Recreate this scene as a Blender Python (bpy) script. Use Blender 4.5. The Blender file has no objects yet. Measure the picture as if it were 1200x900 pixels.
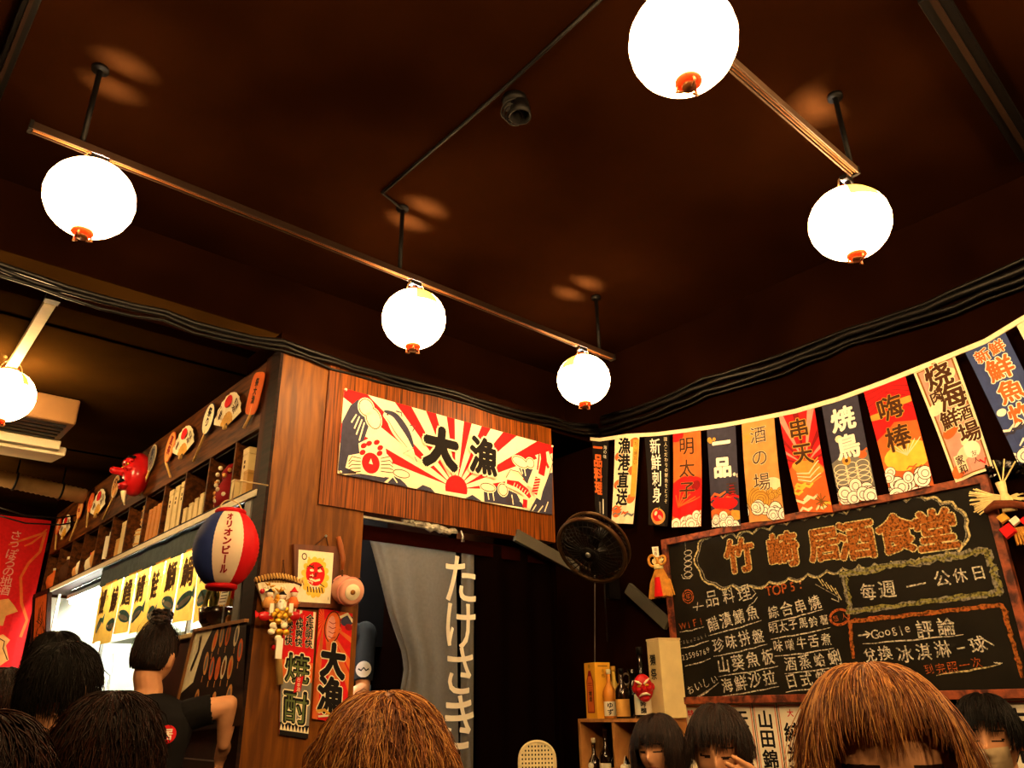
import bpy, bmesh, math, random
import numpy as np
from mathutils import Vector, Matrix, geometry
random.seed(7); rng = np.random.default_rng(7)
R = math.radians
scene = bpy.context.scene
col = scene.collection

# ------------------------------------------------------------------ camera, world, exposure
YAW, PITCH, ROLL, FOC, CAMH = R(48.15), R(22.844), R(-1.1127), 894.55, 1.25
FW = Vector((math.cos(YAW)*math.cos(PITCH), math.sin(YAW)*math.cos(PITCH), math.sin(PITCH)))
R0 = Vector((math.sin(YAW), -math.cos(YAW), 0)); U0 = R0.cross(FW)
RT = math.cos(ROLL)*R0 + math.sin(ROLL)*U0; UP = -math.sin(ROLL)*R0 + math.cos(ROLL)*U0
CAM = Vector((0, 0, CAMH))
cam_d = bpy.data.cameras.new('camera'); cam = bpy.data.objects.new('camera', cam_d); col.objects.link(cam)
cam.matrix_world = Matrix(((RT.x, UP.x, -FW.x, 0), (RT.y, UP.y, -FW.y, 0), (RT.z, UP.z, -FW.z, CAMH), (0, 0, 0, 1)))
cam_d.sensor_fit = 'HORIZONTAL'; cam_d.sensor_width = 36; cam_d.lens = 36*FOC/1200; cam_d.clip_start = .02
scene.camera = cam
world = bpy.data.worlds.new('world'); scene.world = world; world.use_nodes = True
world.node_tree.nodes['Background'].inputs[0].default_value = (1, .6, .35, 1)
world.node_tree.nodes['Background'].inputs[1].default_value = .004
scene.view_settings.view_transform = 'Standard'; scene.view_settings.look = 'None'
scene.view_settings.exposure = 0.33; scene.view_settings.gamma = 1.0
scene.cycles.use_denoising = True
scene.cycles.max_bounces = 6; scene.cycles.transparent_max_bounces = 12
scene.cycles.sample_clamp_indirect = 4.0
LANTERN = 42.0          # radiance of the paper lanterns
LAN_COL = (1.0, .61, .25)
BULB = 420.0            # bulb inside each lantern (W), lights the ceiling through the open top
KITCHEN = 110.0          # kitchen fluorescent tubes

for lx, ly, lz in ((.15, .84, 2.91), (.4, -.9, 2.91), (1.65, -.9, 2.91), (2.9, -.9, 2.91), (.25, 6.6, 2.74)):      # unseen lights added for brightness, behind the camera and deep in the side room
    ld = bpy.data.lights.new('unseen_fill', 'POINT'); ld.energy = 40 if ly > 6 else 88; ld.color = LAN_COL; ld.shadow_soft_size = .145
    lo = bpy.data.objects.new('unseen_fill', ld); col.objects.link(lo); lo.location = (lx, ly, lz)
YF, XR, ZC, XS = 3.3, 3.75, 3.49, 1.43      # doorway wall, right wall, ceiling, sake shelf front

def ray(x, y): return (x-600)/FOC*RT - (y-450)/FOC*UP + FW
def on(x, y, ax, val):          # a pixel of the photograph met with one plane of the room
    d = ray(x, y); return CAM + d*((val-CAM[ax])/d[ax])
def at(x, y, D): return CAM + ray(x, y)*D
def Wf(x, y, off=0.): return on(x, y, 1, YF-off)
def Wr(x, y, off=0.): return on(x, y, 0, XR-off)
def Ws(x, y, off=0.): return on(x, y, 0, XS-off)

# ------------------------------------------------------------------ materials
def lin(h):
    h = h.lstrip('#'); v = [int(h[i:i+2], 16)/255 for i in (0, 2, 4)]
    return tuple(c/12.92 if c <= .04045 else ((c+.055)/1.055)**2.4 for c in v)
MATS = {}
def pm(name, colr, rough=.6, var=.18, scale=18., metal=0., bump=0., spec=.2, emit=0., stretch=None, coat=0., trans=0.):
    if name in MATS: return MATS[name]
    if isinstance(colr, str): colr = lin(colr)
    m = bpy.data.materials.new(name); m.use_nodes = True; nt = m.node_tree; b = nt.nodes['Principled BSDF']
    tc = nt.nodes.new('ShaderNodeTexCoord'); n = nt.nodes.new('ShaderNodeTexNoise'); n.inputs['Scale'].default_value = scale
    n.inputs['Detail'].default_value = 5
    src = tc.outputs['Object']
    if stretch:
        mp = nt.nodes.new('ShaderNodeMapping'); mp.inputs['Scale'].default_value = stretch
        nt.links.new(src, mp.inputs[0]); src = mp.outputs[0]
    nt.links.new(src, n.inputs['Vector'])
    rp = nt.nodes.new('ShaderNodeValToRGB'); nt.links.new(n.outputs['Fac'], rp.inputs[0])
    rp.color_ramp.elements[0].position = .3; rp.color_ramp.elements[1].position = .7
    rp.color_ramp.elements[0].color = (*[c*(1-var) for c in colr], 1); rp.color_ramp.elements[1].color = (*[min(1, c*(1+var)) for c in colr], 1)
    nt.links.new(rp.outputs[0], b.inputs['Base Color'])
    b.inputs['Roughness'].default_value = rough; b.inputs['Metallic'].default_value = metal; b.inputs['Specular IOR Level'].default_value = spec
    if coat: b.inputs['Coat Weight'].default_value = coat
    if emit:
        b.inputs['Emission Color'].default_value = (*colr, 1); b.inputs['Emission Strength'].default_value = emit
    if bump:
        bp = nt.nodes.new('ShaderNodeBump'); bp.inputs['Strength'].default_value = bump; bp.inputs['Distance'].default_value = .01
        nt.links.new(n.outputs['Fac'], bp.inputs['Height']); nt.links.new(bp.outputs[0], b.inputs['Normal'])
    if trans:
        tr = nt.nodes.new('ShaderNodeBsdfTranslucent'); tr.inputs[0].default_value = (*colr, 1)
        mx = nt.nodes.new('ShaderNodeMixShader'); mx.inputs[0].default_value = trans
        out = nt.nodes['Material Output']
        nt.links.new(b.outputs[0], mx.inputs[1]); nt.links.new(tr.outputs[0], mx.inputs[2]); nt.links.new(mx.outputs[0], out.inputs[0])
    MATS[name] = m; return m
def wood(name, a, b_, stretch, rough=.5, scale=1., spec=.4):
    if name in MATS: return MATS[name]
    m = bpy.data.materials.new(name); m.use_nodes = True; nt = m.node_tree; b = nt.nodes['Principled BSDF']
    tc = nt.nodes.new('ShaderNodeTexCoord'); mp = nt.nodes.new('ShaderNodeMapping'); mp.inputs['Scale'].default_value = stretch
    n = nt.nodes.new('ShaderNodeTexNoise'); n.inputs['Scale'].default_value = scale; n.inputs['Detail'].default_value = 6; n.inputs['Distortion'].default_value = .4
    rp = nt.nodes.new('ShaderNodeValToRGB'); rp.color_ramp.elements[0].position = .36; rp.color_ramp.elements[1].position = .64
    rp.color_ramp.elements[0].color = (*lin(a), 1); rp.color_ramp.elements[1].color = (*lin(b_), 1)
    nt.links.new(tc.outputs['Object'], mp.inputs[0]); nt.links.new(mp.outputs[0], n.inputs['Vector']); nt.links.new(n.outputs['Fac'], rp.inputs[0])
    nt.links.new(rp.outputs[0], b.inputs['Base Color']); b.inputs['Roughness'].default_value = rough; b.inputs['Specular IOR Level'].default_value = spec
    bp = nt.nodes.new('ShaderNodeBump'); bp.inputs['Strength'].default_value = .25; bp.inputs['Distance'].default_value = .003
    nt.links.new(n.outputs['Fac'], bp.inputs['Height']); nt.links.new(bp.outputs[0], b.inputs['Normal'])
    MATS[name] = m; return m
def glow(name, colr, s):
    if name in MATS: return MATS[name]
    m = bpy.data.materials.new(name); m.use_nodes = True; nt = m.node_tree; b = nt.nodes['Principled BSDF']
    b.inputs['Base Color'].default_value = (.8, .75, .65, 1)
    n = nt.nodes.new('ShaderNodeTexNoise'); n.inputs['Scale'].default_value = 9
    mr = nt.nodes.new('ShaderNodeMapRange'); mr.inputs[3].default_value = s*.92; mr.inputs[4].default_value = s*1.08
    nt.links.new(n.outputs['Fac'], mr.inputs[0]); nt.links.new(mr.outputs[0], b.inputs['Emission Strength'])
    b.inputs['Emission Color'].default_value = (*colr, 1)
    MATS[name] = m; return m
def glass(name, tint=(1, 1, 1), refl=.06):
    if name in MATS: return MATS[name]
    m = bpy.data.materials.new(name); m.use_nodes = True; nt = m.node_tree; nt.nodes.remove(nt.nodes['Principled BSDF'])
    t = nt.nodes.new('ShaderNodeBsdfTransparent'); t.inputs[0].default_value = (*tint, 1)
    g = nt.nodes.new('ShaderNodeBsdfGlossy'); g.inputs['Roughness'].default_value = .03
    n = nt.nodes.new('ShaderNodeTexNoise'); n.inputs['Scale'].default_value = 4
    mr = nt.nodes.new('ShaderNodeMapRange'); mr.inputs[3].default_value = refl*.5; mr.inputs[4].default_value = refl*1.5
    mx = nt.nodes.new('ShaderNodeMixShader'); nt.links.new(n.outputs['Fac'], mr.inputs[0]); nt.links.new(mr.outputs[0], mx.inputs[0])
    nt.links.new(t.outputs[0], mx.inputs[1]); nt.links.new(g.outputs[0], mx.inputs[2]); nt.links.new(mx.outputs[0], nt.nodes['Material Output'].inputs[0])
    MATS[name] = m; return m

# ------------------------------------------------------------------ mesh building
class MB:
    def __init__(s, xf=None): s.v = []; s.f = []; s.m = []; s.xf = xf
    def add(s, vs, fs, mi=0):
        o = len(s.v)
        s.v += [tuple(s.xf @ Vector(p)) for p in vs] if s.xf is not None else [tuple(p) for p in vs]
        for f in fs: s.f.append(tuple(i+o for i in f)); s.m.append(mi)
    def box(s, lo, hi, mi=0):
        x0, y0, z0 = [min(a, b) for a, b in zip(lo, hi)]; x1, y1, z1 = [max(a, b) for a, b in zip(lo, hi)]
        s.add([(x0,y0,z0),(x1,y0,z0),(x1,y1,z0),(x0,y1,z0),(x0,y0,z1),(x1,y0,z1),(x1,y1,z1),(x0,y1,z1)],
              [(3,2,1,0),(4,5,6,7),(0,1,5,4),(1,2,6,5),(2,3,7,6),(3,0,4,7)], mi)
    def bar(s, p, q, w, h, mi=0, up=(0,0,1)):      # rectangular bar from p to q
        p, q = Vector(p), Vector(q); d = (q-p).normalized(); u = Vector(up)
        if abs(d.dot(u)) > .98: u = Vector((1,0,0))
        a = d.cross(u).normalized()*(w/2); b = a.cross(d).normalized()*(h/2)
        vs = [c+sa*a+sb*b for c in (p, q) for sa, sb in ((-1,-1),(1,-1),(1,1),(-1,1))]
        s.add(vs, [(0,1,2,3),(7,6,5,4),(0,4,5,1),(1,5,6,2),(2,6,7,3),(3,7,4,0)], mi)
    def tube(s, pts, r, seg=8, mi=0, cap=True):
        pts = [Vector(p) for p in pts]; n = len(pts); rs = r if isinstance(r, (list, tuple)) else [r]*n
        ref = None; rings = []
        for i, p in enumerate(pts):
            d = (pts[min(i+1, n-1)]-pts[max(i-1, 0)])
            if d.length < 1e-9: d = Vector((0,0,1))
            d.normalize()
            if ref is None:
                ref = d.orthogonal().normalized()
            else:
                ref = (ref-d*ref.dot(d))
                ref = ref.normalized() if ref.length > 1e-6 else d.orthogonal().normalized()
            b = d.cross(ref)
            rings.append([p+(ref*math.cos(2*math.pi*k/seg)+b*math.sin(2*math.pi*k/seg))*rs[i] for k in range(seg)])
        vs = [q for rg in rings for q in rg]; fs = []
        for i in range(n-1):
            for k in range(seg): fs.append((i*seg+k, i*seg+(k+1) % seg, (i+1)*seg+(k+1) % seg, (i+1)*seg+k))
        if cap: fs += [tuple(range(seg-1, -1, -1)), tuple((n-1)*seg+k for k in range(seg))]
        s.add(vs, fs, mi)
    def cyl(s, p, q, r, seg=16, mi=0, r2=None): s.tube([p, q], [r, r if r2 is None else r2], seg, mi)
    def lathe(s, prof, c=(0,0,0), seg=24, mi=0, axis='z', mis=None):
        c = Vector(c); vs = []; fs = []; n = len(prof)
        for r, h in prof:
            for k in range(seg):
                a = 2*math.pi*k/seg; x, y = r*math.cos(a), r*math.sin(a)
                vs.append(c+Vector({'z': (x,y,h), 'x': (h,x,y), 'y': (x,h,y)}[axis]))
        for i in range(n-1):
            fs = [(i*seg+k, i*seg+(k+1) % seg, (i+1)*seg+(k+1) % seg, (i+1)*seg+k) for k in range(seg)]
            if i == 0: s.add(vs, fs, mis[i] if mis else mi); base = len(s.v)-len(vs)
            else:
                for f in fs: s.f.append(tuple(j+base for j in f)); s.m.append(mis[i] if mis else mi)
        for i, rev in ((0, True), (n-1, False)):
            if prof[i][0] > 1e-6:
                f = [base+i*seg+k for k in range(seg)]; s.f.append(tuple(f[::-1] if rev else f)); s.m.append((mis[min(i, n-2)] if mis else mi))
    def ball(s, c, r, nu=16, nv=10, mi=0):
        r = (r, r, r) if isinstance(r, (int, float)) else r; c = Vector(c); vs = []; fs = []
        for j in range(nv+1):
            t = math.pi*j/nv
            for i in range(nu):
                a = 2*math.pi*i/nu; vs.append(c+Vector((r[0]*math.sin(t)*math.cos(a), r[1]*math.sin(t)*math.sin(a), r[2]*math.cos(t))))
        for j in range(nv):
            for i in range(nu): fs.append((j*nu+i, (j+1)*nu+i, (j+1)*nu+(i+1) % nu, j*nu+(i+1) % nu))
        s.add(vs, fs, mi)
    def torus(s, c, Rr, r, ax=(0,0,1), n=28, seg=8, mi=0, a0=0, a1=2*math.pi, sx=1., sy=1.):
        ax = Vector(ax).normalized(); u = ax.orthogonal().normalized() if abs(ax.z) < .9 else Vector((1,0,0)); 
        if abs(ax.z) < .9: u = Vector((0,0,1)).cross(ax).normalized()
        w = ax.cross(u); full = abs(a1-a0-2*math.pi) < 1e-6; c = Vector(c)
        pts = [c+u*(Rr*sx*math.cos(a0+(a1-a0)*i/n))+w*(Rr*sy*math.sin(a0+(a1-a0)*i/n)) for i in range(n+1)]
        s.tube(pts, r, seg, mi, cap=not full)
    def grid(s, P, nu, nv, mi=0, th=0., nrm=None):      # P(u,v) -> point; th gives it a back face
        vs = [P(i/nu, j/nv) for j in range(nv+1) for i in range(nu+1)]; w = nu+1
        fs = [(j*w+i, j*w+i+1, (j+1)*w+i+1, (j+1)*w+i) for j in range(nv) for i in range(nu)]
        if th:
            k = len(vs); nrm = Vector(nrm); vs = vs+[Vector(p)-nrm*th for p in vs]; fs = fs+[tuple(i+k for i in f[::-1]) for f in fs]
            edge = [i for i in range(w)]+[j*w+nu for j in range(1, nv+1)]+[nv*w+i for i in range(nu-1, -1, -1)]+[j*w for j in range(nv-1, 0, -1)]
            for a, b in zip(edge, edge[1:]+edge[:1]): fs.append((b, a, a+k, b+k))
        s.add(vs, fs, mi)
WLOC = {}
def link(name, m, mats, origin, parent=None, smooth=False, bevel=0.):
    me = bpy.data.meshes.new(name); o3 = Vector(origin)
    me.from_pydata([Vector(p)-o3 for p in m.v], [], m.f)
    mats = mats if isinstance(mats, (list, tuple)) else [mats]
    for x in mats: me.materials.append(x)
    me.polygons.foreach_set('material_index', m.m)
    if smooth: me.polygons.foreach_set('use_smooth', [True]*len(me.polygons))
    me.update(); o = bpy.data.objects.new(name, me); col.objects.link(o)
    if parent is None: o.location = o3
    else: o.parent = parent
    WLOC[o.name] = o3
    if bevel:
        b = o.modifiers.new('bevel', 'BEVEL'); b.width = bevel; b.segments = 2; b.limit_method = 'ANGLE'
    return o
def tag(o, label, cat, group=None):
    o['label'] = label; o['category'] = cat
    if group: o['group'] = group
    return o
def thing(name, label, cat, loc, group=None):
    o = bpy.data.objects.new(name, None); o.empty_display_size = .05; col.objects.link(o); o.location = loc; WLOC[o.name] = Vector(loc)
    return tag(o, label, cat, group)
def part(name, m, mats, parent, smooth=False, bevel=0., label=None):
    o = link(name, m, mats, WLOC[parent.name], parent, smooth, bevel)
    if label: o['label'] = label
    return o
def solo(name, m, mats, label, cat, loc, group=None, smooth=False, bevel=0.):
    return tag(link(name, m, mats, loc, None, smooth, bevel), label, cat, group)
def struct(name, m, mats, smooth=False, loc=(0,0,0)):
    o = link(name, m, mats, loc, None, smooth); o['kind'] = 'structure'; return o

# ------------------------------------------------------------------ flat artwork printed or drawn on cloth and boards
GL = {}
def glyph(ch, bold=0.):
    k = (ch, round(bold, 3))
    if k not in GL:
        c = bpy.data.curves.new('g', 'FONT'); c.body = ch; c.fill_mode = 'FRONT'; c.resolution_u = 3; c.offset = bold
        o = bpy.data.objects.new('g', c); col.objects.link(o); bpy.context.view_layer.update()
        me = bpy.data.meshes.new_from_object(o.evaluated_get(bpy.context.evaluated_depsgraph_get()))
        vs = [(v.co.x, v.co.y) for v in me.vertices]; fs = [tuple(p.vertices) for p in me.polygons]
        bpy.data.objects.remove(o); bpy.data.curves.remove(c); bpy.data.meshes.remove(me)
        if vs:
            xs = [p[0] for p in vs]; ys = [p[1] for p in vs]; cx, cy = (min(xs)+max(xs))/2, (min(ys)+max(ys))/2
            vs = [(x-cx, y-cy) for x, y in vs]; size = (max(xs)-min(xs), max(ys)-min(ys))
        else: size = (.3, .3)
        GL[k] = (vs, fs, size)
    return GL[k]
class Art:
    def __init__(s, w, h): s.w = w; s.h = h; s.p = []; s.l = 1
    def up(s): s.l += 1; return s
    def raw(s, vs, fs, m, l=None): s.p.append((vs, fs, m, s.l if l is None else l))
    def poly(s, pts, m, l=None):
        tris = geometry.tessellate_polygon([[Vector((x, y, 0)) for x, y in pts]])
        s.raw(pts, [tuple(t) for t in tris], m, l)
    def rect(s, x0, y0, x1, y1, m, l=None): s.raw([(x0,y0),(x1,y0),(x1,y1),(x0,y1)], [(0,1,2,3)], m, l)
    def ell(s, cx, cy, rx, ry, m, l=None, n=20, rot=0, a0=0, a1=2*math.pi):
        c, d = math.cos(rot), math.sin(rot); pts = []
        for i in range(n+(0 if abs(a1-a0-2*math.pi) < 1e-6 else 1)):
            a = a0+(a1-a0)*i/n; x, y = rx*math.cos(a), ry*math.sin(a); pts.append((cx+c*x-d*y, cy+d*x+c*y))
        s.raw(pts, [tuple(range(len(pts)))], m, l)
    def line(s, pts, w, m, l=None, taper=False, close=False):
        pts = [Vector(p) for p in pts]
        if close: pts = pts+[pts[0]]
        n = len(pts); vs = []
        for i, p in enumerate(pts):
            a, b = pts[max(i-1, 0)], pts[min(i+1, n-1)]
            if close and i in (0, n-1): a, b = pts[-2], pts[1]
            d = (b-a); d = d.normalized() if d.length > 1e-9 else Vector((1, 0)); q = Vector((-d.y, d.x))
            ww = w/2*((.25+.75*math.sin(math.pi*(i+.5)/n)) if taper else 1)
            vs += [tuple(p+q*ww), tuple(p-q*ww)]
        s.raw(vs, [(2*i, 2*i+1, 2*i+3, 2*i+2) for i in range(n-1)], m, l)
    def ring(s, cx, cy, rx, ry, w, m, l=None, n=28, rot=0):
        c, d = math.cos(rot), math.sin(rot)
        s.line([(cx+c*rx*math.cos(2*math.pi*i/n)-d*ry*math.sin(2*math.pi*i/n), cy+d*rx*math.cos(2*math.pi*i/n)+c*ry*math.sin(2*math.pi*i/n)) for i in range(n)], w, m, l, close=True)
    def ch(s, ch, cx, cy, size, m, l=None, bold=0., rot=0., sx=1., shear=0., out=None):
        l = s.l if l is None else l
        if out: s.ch(ch, cx, cy, size, out[1], l, bold+out[0], rot, sx, shear); l = l+1
        vs, fs, _ = glyph(ch, 0.); c, d = math.cos(rot), math.sin(rot)
        n = 0 if bold < .009 else (6 if bold < .04 else 10)
        for k in range(n+1 if bold < .05 else 2*n+1):          # a thick brush: the strokes repeated around themselves
            r_ = 0 if k == 0 else bold*(1 if k <= n else .5); ox, oy = r_*math.cos(2*math.pi*k/max(n, 1)), r_*math.sin(2*math.pi*k/max(n, 1)); o = []
            for x, y in vs:
                x, y = ((x+ox)*sx+(y+oy)*shear)*size, (y+oy)*size; o.append((cx+c*x-d*y, cy+d*x+c*y))
            s.raw(o, fs, m, l+.03*k)
    def vtext(s, t, cx, ytop, size, m, l=None, bold=0., pitch=1.02, **k):
        for i, c in enumerate(t):
            if c == 'ー': s.ch(c, cx, ytop-size*(.5+i*pitch), size, m, l, bold, rot=k.get('rot', 0)-math.pi/2, out=k.get('out'))
            elif c != ' ': s.ch(c, cx, ytop-size*(.5+i*pitch), size, m, l, bold, **k)
    def cloud(s, cx, cy, r, fill, line, n=5, seed=0):      # scalloped cloud of outlined discs with a swirl
        rr = random.Random(seed)
        for i in range(n):
            x, y, q = cx+rr.uniform(-1, 1)*r*1.3, cy+rr.uniform(-.6, .5)*r, r*rr.uniform(.45, .7)
            l = s.l+i*.12
            s.ell(x, y, q, q, line, l, 16); s.ell(x, y, q*.9, q*.9, fill, l+.04, 16); s.ring(x, y-q*.1, q*.5, q*.5, q*.09, line, l+.08, 12)
    def emit(s, mb, P, mats, base, nu=1, nv=1, eps=.0006):
        idx = {x: i for i, x in enumerate(mats)}
        bm = bmesh.new()
        polys = ([([(0,0),(s.w,0),(s.w,s.h),(0,s.h)], [(0,1,2,3)], base, 0)] if base else [])+s.p
        for vs, fs, m, l in polys:
            bv = [bm.verts.new((x, y, l)) for x, y in vs]
            for f in fs:
                if len(set(f)) == len(f):
                    try: bm.faces.new([bv[i] for i in f]).material_index = idx[m]
                    except ValueError: pass
        def cut(co, no, **k): bmesh.ops.bisect_plane(bm, geom=bm.verts[:]+bm.edges[:]+bm.faces[:], plane_co=co, plane_no=no, dist=1e-7, **k)
        for co, no in (((0,0,0), (-1,0,0)), ((s.w,0,0), (1,0,0)), ((0,0,0), (0,-1,0)), ((0,s.h,0), (0,1,0))): cut(co, no, clear_outer=True)
        for j in range(1, nv): cut((0, s.h*j/nv, 0), (0,1,0))
        for i in range(1, nu): cut((s.w*i/nu, 0, 0), (1,0,0))
        if nu*nv > 1:
            cw, ch_ = s.w/nu, s.h/nv
            for k in range(1, nu+nv): cut((cw*k, 0, 0), (1/cw, 1/ch_, 0))
        bm.verts.index_update()
        mb.add([P(v.co.x/s.w, v.co.y/s.h, v.co.z*eps) for v in bm.verts], [], 0)
        o = len(mb.v)-len(bm.verts)
        for f in bm.faces: mb.f.append(tuple(v.index+o for v in f.verts)); mb.m.append(f.material_index)
        bm.free()
def quad(TL, TR, BL, BR, n, bulge=0., wav=0., ph=0.):
    TL, TR, BL, BR, n = map(Vector, (TL, TR, BL, BR, n))
    def P(u, v, off=0.):
        p = BL*(1-u)*(1-v)+BR*u*(1-v)+TL*(1-u)*v+TR*u*v
        return p+n*(off+bulge*math.sin(math.pi*v)*(1 if ph == 0 else math.cos(ph))+wav*math.sin(2*math.pi*u*1.5+ph)*(1-v*.6))
    return P
def facet(P, nu, nv):            # the sheet as flat facets between its folds, so that print and cloth share them
    def Q(u, v, o=0.):
        a, b = min(nu-1, max(0, int(u*nu+1e-6))), min(nv-1, max(0, int(v*nv+1e-6))); s, t = u*nu-a, v*nv-b
        p = [P((a+i)/nu, (b+j)/nv, o) for j in (0, 1) for i in (0, 1)]
        return p[0]+(p[1]-p[0])*s+(p[2]-p[0])*t if s+t <= 1 else p[3]+(p[2]-p[3])*(1-s)+(p[1]-p[3])*(1-t)
    return Q
# palette (surface colours of dyes, paints and woods)
K = dict(
 cream=pm('cream_cloth', '#f3e6c4', .8, .06, 40), white=pm('white_cloth', '#fbf6ea', .8, .05, 40), red=pm('red_cloth', '#d8161a', .75, .1, 40),
 dred=pm('dark_red_cloth', '#8e1216', .75, .1, 40), orange=pm('orange_cloth', '#e06a2c', .75, .12, 20), tan=pm('tan_cloth', '#d99a55', .8, .12, 20),
 navy=pm('navy_cloth', '#39384c', .8, .12, 30), blue=pm('blue_cloth', '#3b4a80', .8, .12, 30), black=pm('black_dye', '#120d0d', .8, .1, 30),
 gold=pm('gold_print', '#d6a03c', .6, .15, 30), dgold=pm('dark_gold_print', '#8a5a1c', .7, .15, 30), brown=pm('brown_print', '#4a2a14', .8, .15, 30), yellow=pm('yellow_cloth', '#f0c84a', .8, .1, 30),
 pink=pm('pink_print', '#e49a8c', .8, .1, 30), green=pm('green_print', '#5c6a3a', .8, .15, 30), grey=pm('grey_print', '#7d7a74', .8, .15, 30), teal=pm('teal_print', '#3e6468', .8, .2, 30),
 offw=pm('offwhite_paper', '#f6ecd6', .8, .04, 30))
M_iron = pm('black_iron', '#060404', .5, .2, 30, spec=.16)
M_cable = pm('black_cable', '#080606', .45, .2, 30, spec=.25)
M_dwood = wood('dark_brown_wood', '#140804', '#26110a', (3, 3, 40), .6, 1., .1)
M_pale = pm('pale_box_wood', '#e6cf95', .6, .08, 12)
M_steel = pm('brushed_steel', '#a9aeaa', .35, .1, 60, metal=.8)
M_skin = pm('skin', '#d79a6e', .5, .06, 30)
M_lip = pm('lips', '#a8503f', .45, .08, 30); M_dark = pm('dark_hair_brow', '#2a170d', .6, .1, 30); M_eye = pm('eye_white', '#e8ded0', .3, .04, 30)

# ================================================================== the room
m_ceil = pm('ceiling_paint', (.0108, .0029, .0006), .75, .4, 1.6, spec=.0)
m_ceil2 = pm('side_ceiling_paint', (.026, .0115, .0022), .6, .25, 2.2, spec=.0)
m_wall = pm('dark_maroon_wall', (.0070, .0019, .0006), .7, .35, 2.5, spec=.0)
m_black = pm('black_wall', (.0022, .0007, .0004), .7, .25, 3, spec=.0)
m_floor = wood('floor_boards', '#2a170c', '#4a2c17', (1, 14, 1), .5, 2)
m_panel = wood('brown_wall_panel', '#562e08', '#7c470c', (7, 7, .7), .45, 5, .2)
m_header = wood('grooved_header_panel', '#351603', '#8c480c', (55, 55, 1.2), .45, 2.2, .2)
m_kwall = pm('kitchen_tile', '#e6ebe0', .3, .04, 8)
def bx(*boxes):
    m = MB()
    for lo, hi in boxes: m.box(lo, hi)
    return m
struct('floor', bx(((-2.6,-2.6,-.1), (4.0,8.3,0))), m_floor)
struct('ceiling', bx(((-2.6,-2.6,ZC), (4.0,3.62,ZC+.12))), m_ceil)
struct('ceiling_side', bx(((-2.6,3.5999,3.03), (1.6,8.3,3.13))), m_ceil2)
struct('wall_bulkhead', bx(((-2.6,3.62,3.0), (3.75,3.72,3.6))), m_wall)
struct('wall_right', bx(((XR,-2.6,0), (XR+.12,8.3,3.6))), m_wall)
struct('wall_rear', bx(((-2.6,-2.72,0), (4.0,-2.6,3.6))), m_wall)
struct('wall_left', bx(((-2.72,-2.6,0), (-2.6,8.3,3.6))), m_wall)
struct('wall_far', bx(((-2.6,8.1,0), (XR,8.22,3.6))), m_wall)
# doorway wall: pillar, header panel, black wall to the right of the opening
struct('wall_pillar', bx(((1.432,YF,0), (1.945,YF+.14,2.9))), m_panel)
h = MB(); h.box((1.69,YF-.012,2.155), (3.274,YF+.1,2.885)); struct('wall_header', h, m_header)
struct('wall_front', bx(((3.274,YF+.48,0), (XR,YF+.56,3.03)), ((3.274,YF+.02,0), (3.30,YF+.5,3.0)), ((1.945,YF+.1,2.17), (3.274,YF+.14,3.0))), m_black)
struct('trim_1', bx(((1.43,YF+.14,0), (1.47,3.388,2.9)), ((1.424,YF-.004,0), (1.44,YF+.09,2.9))), M_dwood)
# ledge above the pillar and header
struct('wall_ledge', bx(((1.43,YF+.02,2.885), (3.75,3.72,3.0))), m_wall)
# seams of the ceiling boards
sm = MB()
for y in (4.02, 6.1): sm.box((-2.6, y-.006, 3.022), (1.6, y+.006, 3.03))
struct('trim_2', sm, m_black)
# kitchen shell
struct('wall_kitchen', bx(((2.74,4.55,0), (2.8,8.1,2.8)), ((1.5,8.02,0), (2.74,8.1,2.8))), m_kwall)
struct('wall_partition', bx(((2.70,YF+.3,0), (2.76,4.56,2.8)), ((2.76,YF+.3,0), (3.272,YF+.36,2.1))), m_black)
struct('ceiling_kitchen', bx(((1.47,3.44,2.62), (2.8,8.1,2.7)),), m_kwall)
struct('wall_shelf_back', bx(((1.74,3.44,2.19), (1.78,8.0,3.03)), ((1.43,7.72,2.19), (1.78,7.78,3.03))), m_wall)

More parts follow.
